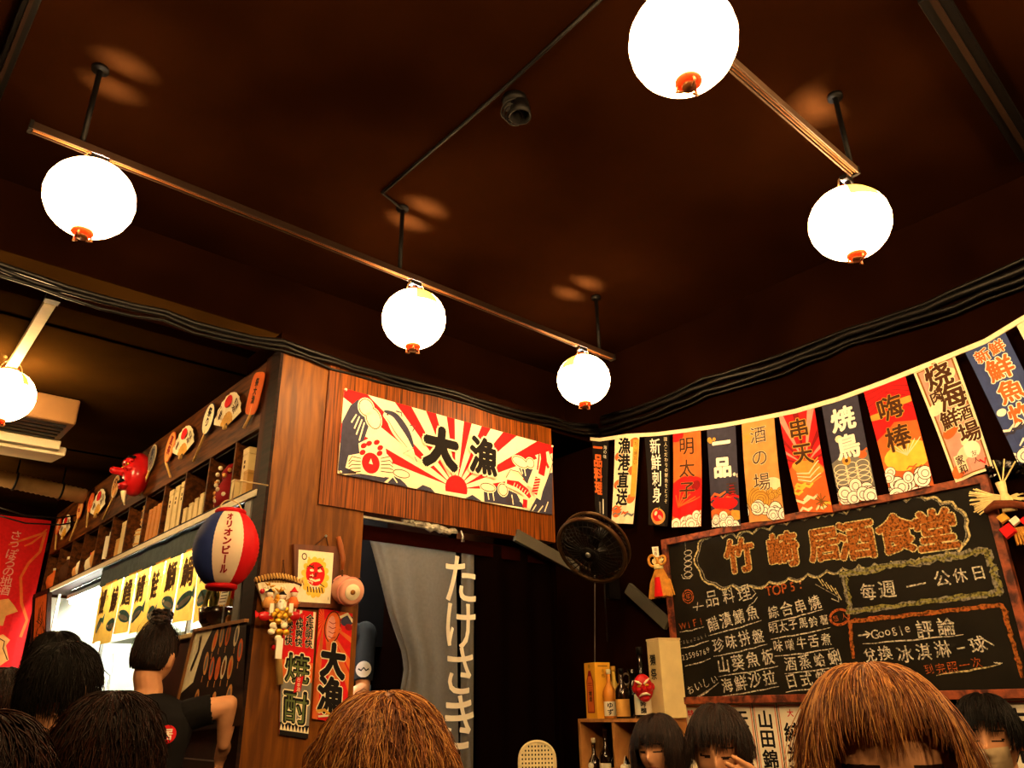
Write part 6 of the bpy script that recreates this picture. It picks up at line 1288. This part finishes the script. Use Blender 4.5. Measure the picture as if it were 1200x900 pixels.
def hand(m, w, d, nb, side, curl=.5, spread=.1):
    """palm from wrist w along d, back of the hand towards nb, thumb on the given side; returns nothing"""
    d = Vector(d).normalized(); nb = Vector(nb); nb = (nb-d*nb.dot(d)).normalized(); s = d.cross(nb)*side; w = Vector(w)
    for k in range(4):
        f = (k-1.5)/1.5; capsule(m, [w+s*(f*.012), w+d*.045+s*(f*.022), w+d*.085+s*(f*.030)], [.016, .014, .0115], 10)
        L = [.070, .079, .074, .058][k]; b = w+d*.085+s*(f*.030); pts = [b]; ang = 0; dd = d+s*(f*spread)
        for j, fr in enumerate((.42, .32, .26)):
            ang += curl*(.5, .7, .5)[j]; v = (dd.normalized()*math.cos(ang)-nb*math.sin(ang)); pts.append(pts[-1]+v*L*fr)
        capsule(m, pts, [.0098, .0088, .0080, .0066], 8)
    tb = w+d*.03-s*.024; t1 = tb+(d*.7-s*.6-nb*.3).normalized()*.038; capsule(m, [w+d*.012-s*.012, tb, t1, t1+(d*.95-s*.1-nb*.35).normalized()*.03], [.015, .0135, .0105, .008], 8)
HAIRM = {}
def hairmats(key):
    cols = {'black': ('#060403', '#0a0604', '#120a06'), 'dark': ('#120805', '#1e0f07', '#32190b'), 'brown': ('#5e2f0e', '#8a4f1e', '#b98040'), 'redbrown': ('#0f0502', '#180803', '#260f06')}[key]
    return [pm('hair_%s_%d' % (key, i), c, .5, .2, 60, spec=.12 if key in ('black', 'redbrown') else .3) for i, c in enumerate(cols)]
def make_hair(root, HM, key, style, n, rad, L, rs=1, fringe=.030):
    """cap of hair over the scalp and strands that flow from the crown and then fall; HM = head to world matrix"""
    rr = np.random.default_rng(rs); g = (HM.to_3x3().inverted() @ Vector((0, 0, -1))).normalized(); mats = hairmats(key)
    crown = Vector((0, -.28, .96)).normalized(); bun = Vector((0, -.055, .128))
    def zmin(n_):
        f = max(0, n_.y)
        zf = .62 if style in ('bun', 'short_back') else (.72 if fringe > .05 else .58)
        return (-.60 if style == 'bun' else -.42) if n_.y < -.35 else (-.42+(n_.y+.35)/.35*.42 if n_.y < 0 else min(zf, .02+f**1.3*(zf-.02)*1.15))
    HA, HB, HC, PW = (A_*1.07, B_h*1.06, C_*1.04, 2.1) if style == 'bun' else (A_*1.17, B_h*1.13, C_*1.07, 2.5)
    def rad_(q): return ((abs(q.x)/HA)**PW+(abs(q.y-.0)/(HB*(1.06 if q.y < 0 else 1)))**PW+(abs(q.z)/HC)**PW)**(1/PW)
    def shell(v, k=1.): return v*(k/rad_(v))
    m = MB(); nu, nv = 60, 40; vs = []; idx = {}
    for j in range(nv+1):
        for i in range(nu):
            t = math.pi*j/nv*.80; a = 2*math.pi*i/nu; nn_ = Vector((math.sin(t)*math.cos(a), math.sin(t)*math.sin(a), math.cos(t)))
            ok = nn_.z > zmin(nn_)-.04; e = min(1, max(0, (nn_.z-zmin(nn_)+.04)/.18)); idx[(i, j)] = (len(vs), ok)
            p = shell(nn_, .90+.085*e)
            vs.append(HM @ p)
    fs = [(idx[(i, j)][0], idx[(i, j+1)][0], idx[((i+1) % nu, j+1)][0], idx[((i+1) % nu, j)][0]) for j in range(nv) for i in range(nu) if all(idx[q][1] for q in ((i, j), (i, j+1), ((i+1) % nu, j+1), ((i+1) % nu, j)))]
    m.add(vs, fs, 0)
    cnt = 0
    while cnt < n:
        v = Vector(rr.normal(size=3)); v.normalize()
        if v.z < zmin(v)+.02: continue
        cnt += 1; p = shell(v, .98+.03*rr.random()); pts = [p]; step = .014
        lim = L*(.7+.5*rr.random()); front = v.y > .15
        fend = fringe+(.030 if fringe < .05 else .05)*rr.random()**1.5+.012*math.sin(v.x*14+rs)
        if style in ('bangs', 'long') and front: lim = max(lim, .2)
        wob = Vector(rr.normal(size=3))*.10; lift = rr.random()*.035
        if style == 'bun': lim = (bun-p).length*1.02
        k = 0; tot = 0
        while tot < lim and k < 26:
            n_ = Vector((p.x/A_**2, p.y/B_h**2, p.z/C_**2)).normalized()
            if style == 'bun': fl = (bun-p)
            else: fl = Vector((p.x/A_, p.y/B_h, p.z/C_))-crown*1.1
            fl = fl-n_*fl.dot(n_); fl = fl.normalized() if fl.length > 1e-6 else Vector((0, 1, 0))
            wg = .25 if v.z > .5 else .6
            if p.dot(-g) < -.0: wg = 1.6
            if style == 'bun': wg = 0
            d = (fl+g*wg+wob+Vector(rr.normal(size=3))*(.26 if style == 'short_back' else .09)).normalized()
            p = p+d*step; r_ = rad_(p); mn = .985+lift+(.05*tot/L if style == 'short_back' else 0)
            if r_ < mn and p.z > -.11: p = p*(mn/r_)
            pts.append(p); tot += step; k += 1
            if style in ('bangs', 'long') and p.y > .03 and p.z < fend and abs(p.x) < .060: break
            if style == 'bangs' and p.z < -.035+fend*.5: break
        if len(pts) > 2:
            nn2 = len(pts); m.tube([HM @ q for q in pts], [rad*(1-.8*(i/(nn2-1))**2) for i in range(nn2)], 3, int(rr.integers(0, 3)), cap=False)
    o = part('hair', m, mats, root, True)
    if style == 'bun':
        b = MB()
        for k in range(26):
            a0 = rr.random()*6.28; pts = []
            for i in range(12):
                a = a0+i*.42; r_ = .030+.008*math.sin(i*1.3+k); z = -.022+.055*((k/26+i*.02) % 1); pts.append(HM @ (bun+Vector((r_*math.cos(a), r_*math.sin(a)*.95, .018+z+.004*math.sin(a*2+k)))))
            b.tube(pts, [.004+.005*math.sin(math.pi*i/11) for i in range(12)], 6, k % 3)
        b.ball(HM @ (bun+Vector((0, 0, .022))), .032, 14, 10, 0); part('hair_bun', b, mats, o, True)
        b = MB(); b.torus(HM @ (bun+Vector((0, 0, -.006))), .030, .006, HM.to_3x3() @ Vector((0, 0, 1)), 20, 6); part('hair_tie', b, M_cable, o, True)
    return o
def person(label, head, face_az, pitch=0., roll=0., torso_az=None, lean=.12, standing=False, armL=None, armR=None, hair=('black', 'short', 900, .0016, .10), shirt=('#141012', 'short'), pants='#1a1714', voxel=.006, eyes='open', mask=None, skin=None, group=None, seed=1, scale=1., handdir=None):
    """armL / armR = (elbow, wrist, finger direction, back-of-hand direction, curl) in the room, or None for hands in the lap"""
    skin = skin or M_skin; head = Vector(head); torso_az = face_az if torso_az is None else torso_az
    RZ = Matrix.Rotation(R(torso_az-90), 4, 'Z'); up = Vector((0, math.sin(lean), math.cos(lean)))
    hc = up*.50+Vector((0, .035, .150))
    T = Matrix.Translation(head-(RZ @ hc)) @ RZ; pel = T @ Vector((0, 0, 0)); inv = T.inverted()
    HM = Matrix.Translation(head) @ Matrix.Rotation(R(face_az-90), 4, 'Z') @ Matrix.Rotation(R(pitch), 4, 'X') @ Matrix.Rotation(R(roll), 4, 'Y') @ Matrix.Scale(scale, 4)
    root = thing('person', label, 'person', (pel.x, pel.y, 0), group)
    body = MB(); bones = []
    nu, nv = 96, 72; vs = []; fs = []
    for j in range(nv+1):
        for i in range(nu):
            t = math.pi*j/nv; a = 2*math.pi*i/nu; vs.append(HM @ head_point((math.sin(t)*math.cos(a), math.sin(t)*math.sin(a), math.cos(t))))
    for j in range(nv):
        for i in range(nu): fs.append((j*nu+i, (j+1)*nu+i, (j+1)*nu+(i+1) % nu, j*nu+(i+1) % nu))
    body.add(vs, fs)
    for s in (-1, 1):                                     # ears
        e = MB(HM); e.ball((s*.0755, -.008, -.006), (.010, .022, .032), 12, 10); e.ball((s*.081, -.014, .004), (.007, .016, .022), 10, 8); body.add(e.v, e.f)
    W = lambda p: T @ Vector(p)
    nb = up*.50; neck = [W(up*.44), W(nb+Vector((0, .012, .03))), HM @ Vector((0, -.018, -.07))]
    capsule(body, neck, [.062, .054, .052], 16)
    # torso: elliptical rings from hips to shoulders
    prof = [(-.09, .10, .09), (-.04, .165, .115), (.04, .165, .118), (.14, .142, .105), (.24, .152, .108), (.34, .172, .115), (.42, .180, .100), (.465, .150, .078), (.495, .085, .062), (.51, .045, .045)]
    n = 28; vs = []
    for h, rx, ry in prof:
        for k in range(n): a = 2*math.pi*k/n; vs.append(W(up*h+Vector((rx*math.cos(a), ry*math.sin(a), 0))))
    fs = [(i*n+k, i*n+(k+1) % n, (i+1)*n+(k+1) % n, (i+1)*n+k) for i in range(len(prof)-1) for k in range(n)]+[tuple(range(n-1, -1, -1)), tuple((len(prof)-1)*n+k for k in range(n))]
    body.add(vs, fs)
    bones.append(('torso', W(up*-.02), W(up*.42), .15)); bones.append(('neck', neck[1], head, .05))
    for s, arm in ((-1, armL), (1, armR)):
        sh = W(up*.435+Vector((s*.165, 0, 0)))
        if arm: el, wr, fd, bk, cu = [Vector(x) if not isinstance(x, (int, float)) else x for x in arm]
        else:
            el, wr = W(up*.19+Vector((s*.225, .05, 0))), W(Vector((s*.11, .27, .10))); fd = RZ.to_3x3() @ Vector((-s*.35, .9, -.2)); bk = Vector((0, 0, 1)); cu = .45
        capsule(body, [sh, sh.lerp(el, .5), el], [.052, .046, .038]); capsule(body, [el, el.lerp(wr, .35), wr], [.038, .039, .026])
        hand(body, wr, fd, bk, -s if arm is None else -s, cu); bones.append(('upper', sh, el, .048)); bones.append(('fore', el, wr+(wr-el).normalized()*.18, .035))
    pz = pel.z
    for s in (-1, 1):
        hip = W(Vector((s*.09, 0, -.02)))
        if standing: kn = Vector((hip.x, hip.y, pz*.52))+RZ.to_3x3() @ Vector((s*.01, .02, 0)); an = Vector((hip.x, hip.y, .075))
        else: kn = W(Vector((s*.12, .41, -.01))); an = W(Vector((s*.12, .38, 0))); an.z = .075
        capsule(body, [hip, hip.lerp(kn, .5), kn], [.082, .070, .054]); capsule(body, [kn, kn.lerp(an, .35), an], [.052, .054, .036])
        f = RZ.to_3x3() @ Vector((0, 1, 0)); capsule(body, [an+Vector((0, 0, -.035))-f*.04, an+Vector((0, 0, -.04))+f*.08, an+Vector((0, 0, -.05))+f*.16], [.034, .036, .024]); bones.append(('leg', hip, kn, .07)); bones.append(('leg', kn, an, .048)); bones.append(('foot', an+Vector((0, 0, -.03)), an+f*.15+Vector((0, 0, -.05)), .035))
    # one continuous skin
    me = bpy.data.meshes.new('body'); me.from_pydata([tuple(Vector(p)-WLOC[root.name]) for p in body.v], [], body.f); ob = bpy.data.objects.new('body', me); col.objects.link(ob)
    md = ob.modifiers.new('r', 'REMESH'); md.mode = 'VOXEL'; md.voxel_size = voxel
    sm_ = ob.modifiers.new('s', 'SMOOTH'); sm_.factor = .5; sm_.iterations = 2
    bpy.context.view_layer.update(); me2 = bpy.data.meshes.new_from_object(ob.evaluated_get(bpy.context.evaluated_depsgraph_get())); bpy.data.objects.remove(ob); bpy.data.meshes.remove(me)
    nV = len(me2.vertices); co = np.empty(nV*3, dtype=np.float32); me2.vertices.foreach_get('co', co); co = co.reshape(-1, 3).astype(np.float64)+np.array(WLOC[root.name]); no = np.empty(nV*3, dtype=np.float32); me2.vertices.foreach_get('normal', no); no = no.reshape(-1, 3)
    # which bone each vertex belongs to
    best = np.full(nV, 9.); who = np.zeros(nV, int); tt = np.zeros(nV)
    for i, (nm, p, q, r_) in enumerate(bones):
        p, q = np.array(p), np.array(q); d = q-p; L2 = d@d; t_ = np.clip(((co-p)@d)/L2, 0, 1); dist = np.linalg.norm(co-p-t_[:, None]*d, axis=1)-r_; k = dist < best; best[k] = dist[k]; who[k] = i; tt[k] = t_[k]
    HI = np.array(HM.inverted()); hl = co@HI[:3, :3].T+HI[:3, 3]; inhead = (np.abs(hl[:, 2]) < .125) & (np.linalg.norm(hl/np.array([.10, .125, .135]), axis=1) < 1)
    names = np.array([b[0] for b in bones])[who]
    loc = (co-np.array(pel))@np.array(RZ.to_3x3()); hgt = loc@np.array(up)
    # face colours
    nf = len(me2.polygons); lv = np.array([p.vertices[0] for p in me2.polygons]); fc = np.empty(nf*3, dtype=np.float32); me2.polygons.foreach_get('center', fc); fc = fc.reshape(-1, 3).astype(np.float64)+np.array(WLOC[root.name]); fl = fc@HI[:3, :3].T+HI[:3, 3]
    mi = np.zeros(nf, int); fr = fl[:, 1] > .055; X, Z = np.abs(fl[:, 0]), fl[:, 2]
    mi[fr & (fl[:, 1] > .07) & (((X/.024)**2+((Z+.059)/.0105)**2) < 1)] = 1
    mi[fr & (np.abs(X-.033) < .017) & (np.abs(Z-.0285+.15*(X-.033)) < .0026)] = 2
    if eyes == 'open':
        mi[fr & ((((X-.031)/.014)**2+((Z-.005)/.0062)**2) < 1)] = 3; mi[fr & ((((X-.031)/.0058)**2+((Z-.005)/.006)**2) < 1)] = 2; mi[fr & (np.abs(X-.031) < .015) & (np.abs(Z-.0115+8*(X-.031)**2) < .0022)] = 2
    else: mi[fr & (np.abs(X-.031) < .0155) & (np.abs(Z-.001-6*(X-.031)**2) < .0028)] = 2
    me2.materials.clear()
    for x in (skin, M_lip, M_dark, M_eye): me2.materials.append(x)
    me2.polygons.foreach_set('material_index', mi.astype(np.int32)); me2.polygons.foreach_set('use_smooth', [True]*nf); me2.name = 'body'
    ob = bpy.data.objects.new('body', me2); col.objects.link(ob); ob.parent = root; WLOC[ob.name] = WLOC[root.name]
    def garment(nm, mask_, off, mt):
        keep = set(np.nonzero(mask_)[0].tolist()); m = MB(); mp = {}; fs = []
        for p in me2.polygons:
            if all(v in keep for v in p.vertices):
                f = []
                for v in p.vertices:
                    if v not in mp: mp[v] = len(m.v); m.v.append(tuple(co[v]+no[v]*off[v]))
                    f.append(mp[v])
                fs.append(tuple(f))
        m.f = fs; m.m = [0]*len(fs); o = part(nm, m, mt, root, True); sd = o.modifiers.new('solid', 'SOLIDIFY'); sd.thickness = .003; sd.offset = 1; s2 = o.modifiers.new('smooth', 'SMOOTH'); s2.iterations = 3; return o
    fold = .010+.003*np.sin(co[:, 0]*38+co[:, 2]*21)*np.sin(co[:, 1]*33-co[:, 2]*17)
    lim = {'short': .62, 'elbow': .9}.get(shirt[1], 2); tor = (names == 'torso') | ((names == 'neck') & ~inhead & (hgt < .515))
    sl = (names == 'upper') & (tt < lim)
    if shirt[1] == 'long': sl = sl | ((names == 'fore') & (tt < .58))
    mt = shirt[0] if not isinstance(shirt[0], str) else pm('shirt_'+shirt[0][1:], shirt[0], .85, .2, 40)
    garment('shirt', (tor & (hgt < .505)) | sl, fold, mt)
    garment('trousers', (names == 'leg') | ((names == 'torso') & (hgt < .03)), fold*.7, pm('trousers_'+pants[1:], pants, .85, .2, 40))
    garment('shoes', names == 'foot', fold*.6, M_iron)
    if mask:
        m = MB(); q = lambda u, v: HM @ ((lambda n_: head_point(n_, 1.0)+Vector((0, .012, 0))+Vector((0, .014*math.exp(-((n_[0])/.35)**2), 0)))(((u-.5)*1.5*(1-.1*abs(v-.5)), max(.05, 1-((u-.5)*1.5)**2-(-.12-.72*(1-v))**2)**.5 if 1-((u-.5)*1.5)**2-(-.12-.72*(1-v))**2 > 0 else .05, -.12-.72*(1-v))))
        m.grid(q, 20, 14); o = part('face_mask', m, mask, root, True)
        for s in (-1, 1):
            e = MB(); e.tube([q((s+1)/2, .85), HM @ Vector((s*.078, .02, .0)), HM @ Vector((s*.082, -.02, .01))], .0018, 5); part('ear_loop', e, mask, o)
    if hair: make_hair(root, HM, *hair[:5], seed, *hair[5:])
    root['_T'] = 0; del root['_T']
    return root, T, HM
def facing(p, off=0): return math.degrees(math.atan2(-p[1], -p[0]))+off      # azimuth that looks at the camera
def away(p, off=0): return math.degrees(math.atan2(p[1], p[0]))+off
# waitress at the counter, seen from behind
h = at(181, 772, 3.15); az = away(h, -26)
el = at(268, 826, 3.12); wr = at(262, 872, 3.12)
wt, T, HM = person('waitress in black t-shirt with hair in a high bun, reaching to the kitchen counter', h, az, -14, 4, torso_az=away(h, -8), lean=.10, standing=True, armR=(el, wr, (.3, .5, -.5), (0, .2, .9), .6), armL=(at(118, 835, 3.25), at(135, 890, 3.45), (.4, .6, -.3), (0, 0, 1), .6), hair=('dark', 'bun', 1500, .0016, .1), shirt=('#0b090a', 'short'), voxel=.006, seed=3)
bl = T @ Vector((-.01, -.125, .25)); nb_ = (T.to_3x3() @ Vector((0, -1, .1))).normalized(); ub = Vector((0, 0, 1)).cross(nb_).normalized(); vb = nb_.cross(ub)
sp_ = on(196, 861, 1, 10); d_ = ray(196, 861); tt_ = (bl-CAM).dot(nb_)/d_.dot(nb_); lc = CAM+d_*(tt_-.012)
a = Art(.07,.07); a.ell(.035,.035,.033,.033,'red'); a.up(); a.ch('居', .035, .035, .042, 'offw', bold=.03); mb = MB(); a.emit(mb, lambda u, v, o: lc+ub*((u-.5)*.07)+vb*((v-.5)*.07)+nb_*(o+.012), ['red', 'offw'], None); part('round_badge', mb, [K['red'], K['offw']], wt, label='round red badge on the back of the shirt')
q = at(190, 895, 3.05); m = MB(); rr3 = random.Random(8); m.grid(lambda u, v: q+ub*((u-.5)*.075+.01*math.sin(6*v))+Vector((0,0,.03-.13*v+.012*math.sin(9*u)))+nb_*(.02*math.sin(7*u+2*v)), 14, 8, 0, .003, tuple(nb_)); part('blue_cloth', m, pm('light_blue_cloth', '#5fb3d0', .8, .1, 20), wt, label='light blue cloth tucked at the waist')

# diners on the left
h = at(70, 806, 2.15); person('dark-haired diner in a dark jacket seated at the left, head turned to the kitchen', h, away(h, -35), -4, 0, lean=.1, hair=('black', 'short_back', 1400, .0018, .07), shirt=('#1c0e09', 'long'), seed=5)
h = at(62, 782, 2.75); person('dark-haired diner farther back at the left, behind the diner in the jacket', h, away(h, -10), -2, 0, lean=.05, hair=('black', 'short_back', 1200, .0018, .08), shirt=('#171210', 'long'), seed=6)
h = at(2, 818, 3.3); person('diner in a pale collared top cut off by the left edge of the photo', h, away(h, 0), -6, 0, lean=.12, hair=('dark', 'short_back', 1200, .0018, .07), shirt=('#4a3a22', 'long'), seed=7)
h = at(122, 898, 1.35); person('black-haired diner low in front of the waitress, seen from behind', h, away(h, -8), -6, 0, lean=.14, hair=('redbrown', 'short_back', 2200, .0014, .08), shirt=('#140a08', 'long'), seed=8)
h = at(-40, 955, .98); person('reddish brown-haired diner at the bottom left corner of the photo', h, away(h, -10), -6, 0, lean=.14, hair=('redbrown', 'short_back', 1800, .0014, .09), shirt=('#2a120a', 'long'), seed=9)
# brown-haired diner in the centre foreground, seen from behind
h = at(447, 932, .98); person('brown-haired diner in the centre foreground, seen from behind below the doorway', h, away(h, 4), -8, 0, lean=.14, hair=('brown', 'short_back', 4600, .00085, .085), shirt=('#1a120e', 'long'), seed=10)
# brown-haired diner on the right foreground, facing the camera with head bowed
h = at(1040, 912, .87); person('brown-haired diner in the right foreground with head bowed under a long fringe', h, facing(h, 6), -8, 0, lean=.2, hair=('brown', 'bangs', 5600, .0008, .13, .058), shirt=('#1b1410', 'long'), voxel=.0045, seed=11)
# long-haired woman
h = at(772, 877, 2.95); person('woman with long dark hair and a fringe looking down beside the bottle shelf', h, facing(h, -24), -7, 2, torso_az=facing(h, -10), lean=.14, hair=('dark', 'long', 2400, .0015, .34), shirt=('#2a2118', 'long'), voxel=.004, eyes='down', seed=12)
# person covering the face
h = at(842, 878, 2.25); az = facing(h, -6); wr = at(896, 922, 2.12); el = wr+Vector((.03, -.10, -.24)); fd = at(846, 899, 2.05)-wr
person('dark-haired person hiding the lower face behind one hand, in front of the paper strips', h, az, -12, -4, lean=.18, armL=(el, wr, fd, CAM-wr, .12), hair=('dark', 'bangs', 2400, .0014, .15), shirt=('#15120e', 'long'), voxel=.004, eyes='down', seed=13)
# masked customer
h = at(1160, 864, 2.3); person('dark-haired customer wearing a pale face mask at the right edge', h, facing(h, -8), -5, 0, lean=.12, hair=('black', 'bangs', 1800, .0016, .11), shirt=('#1a1613', 'long'), voxel=.0045, eyes='down', mask=pm('beige_mask', '#cdb48e', .85, .06, 60), seed=14)
# cook behind the curtain
S_ = on(433, 742, 1, 3.85); El = on(425, 808, 1, 3.78); h = S_+Vector((-.16, .11, .215))
ck, T, HM = person('cook in a black shirt with a round white sleeve badge, half hidden behind the pillar', h, 228, -12, 0, torso_az=230, lean=.08, standing=True, armL=(El, on(394, 828, 1, 3.62), (-.7, -.5, -.1), (0, 0, 1), .6), hair=('black', 'short_back', 700, .002, .06), shirt=('#0d0c0d', 'elbow'), seed=15)
sh_ = T @ (Vector((0, math.sin(.08), math.cos(.08)))*.435+Vector((-.165, 0, 0))); q = sh_.lerp(El, .66); nn_ = (CAM-q).normalized(); nn_.z = 0; nn_.normalize(); c = q+nn_*.072; ub = Vector((0,0,1)).cross(nn_).normalized(); vb = nn_.cross(ub)
a = Art(.085,.085); a.ell(.0425,.0425,.041,.041,'white'); a.up(); a.line([(.015,.045),(.03,.036),(.043,.05),(.056,.036),(.07,.045)], .008, 'black'); mb = MB(); a.emit(mb, lambda u, v, o: c+ub*((u-.5)*.085)+vb*((v-.5)*.085)+nn_*(o-.012*(2*u-1)**2), ['white', 'black'], None, nu=8); part('sleeve_badge', mb, [K['white'], K['black']], ck)
c = on(425, 826, 1, 3.60); t = thing('serving_bowl', 'white serving bowl with an orange rim held by the cook', 'bowl', c-Vector((0,0,.05))); m = MB(); m.lathe([(0,-.05),(.05,-.05),(.085,-.01),(.1,.02),(.096,.02),(.08,-.005),(0,-.04)], c, 28); part('bowl_body', m, m_wh, t, True); m = MB(); m.torus(c+Vector((0,0,.02)), .098, .004); part('rim_line', m, K['orange'], t, True)
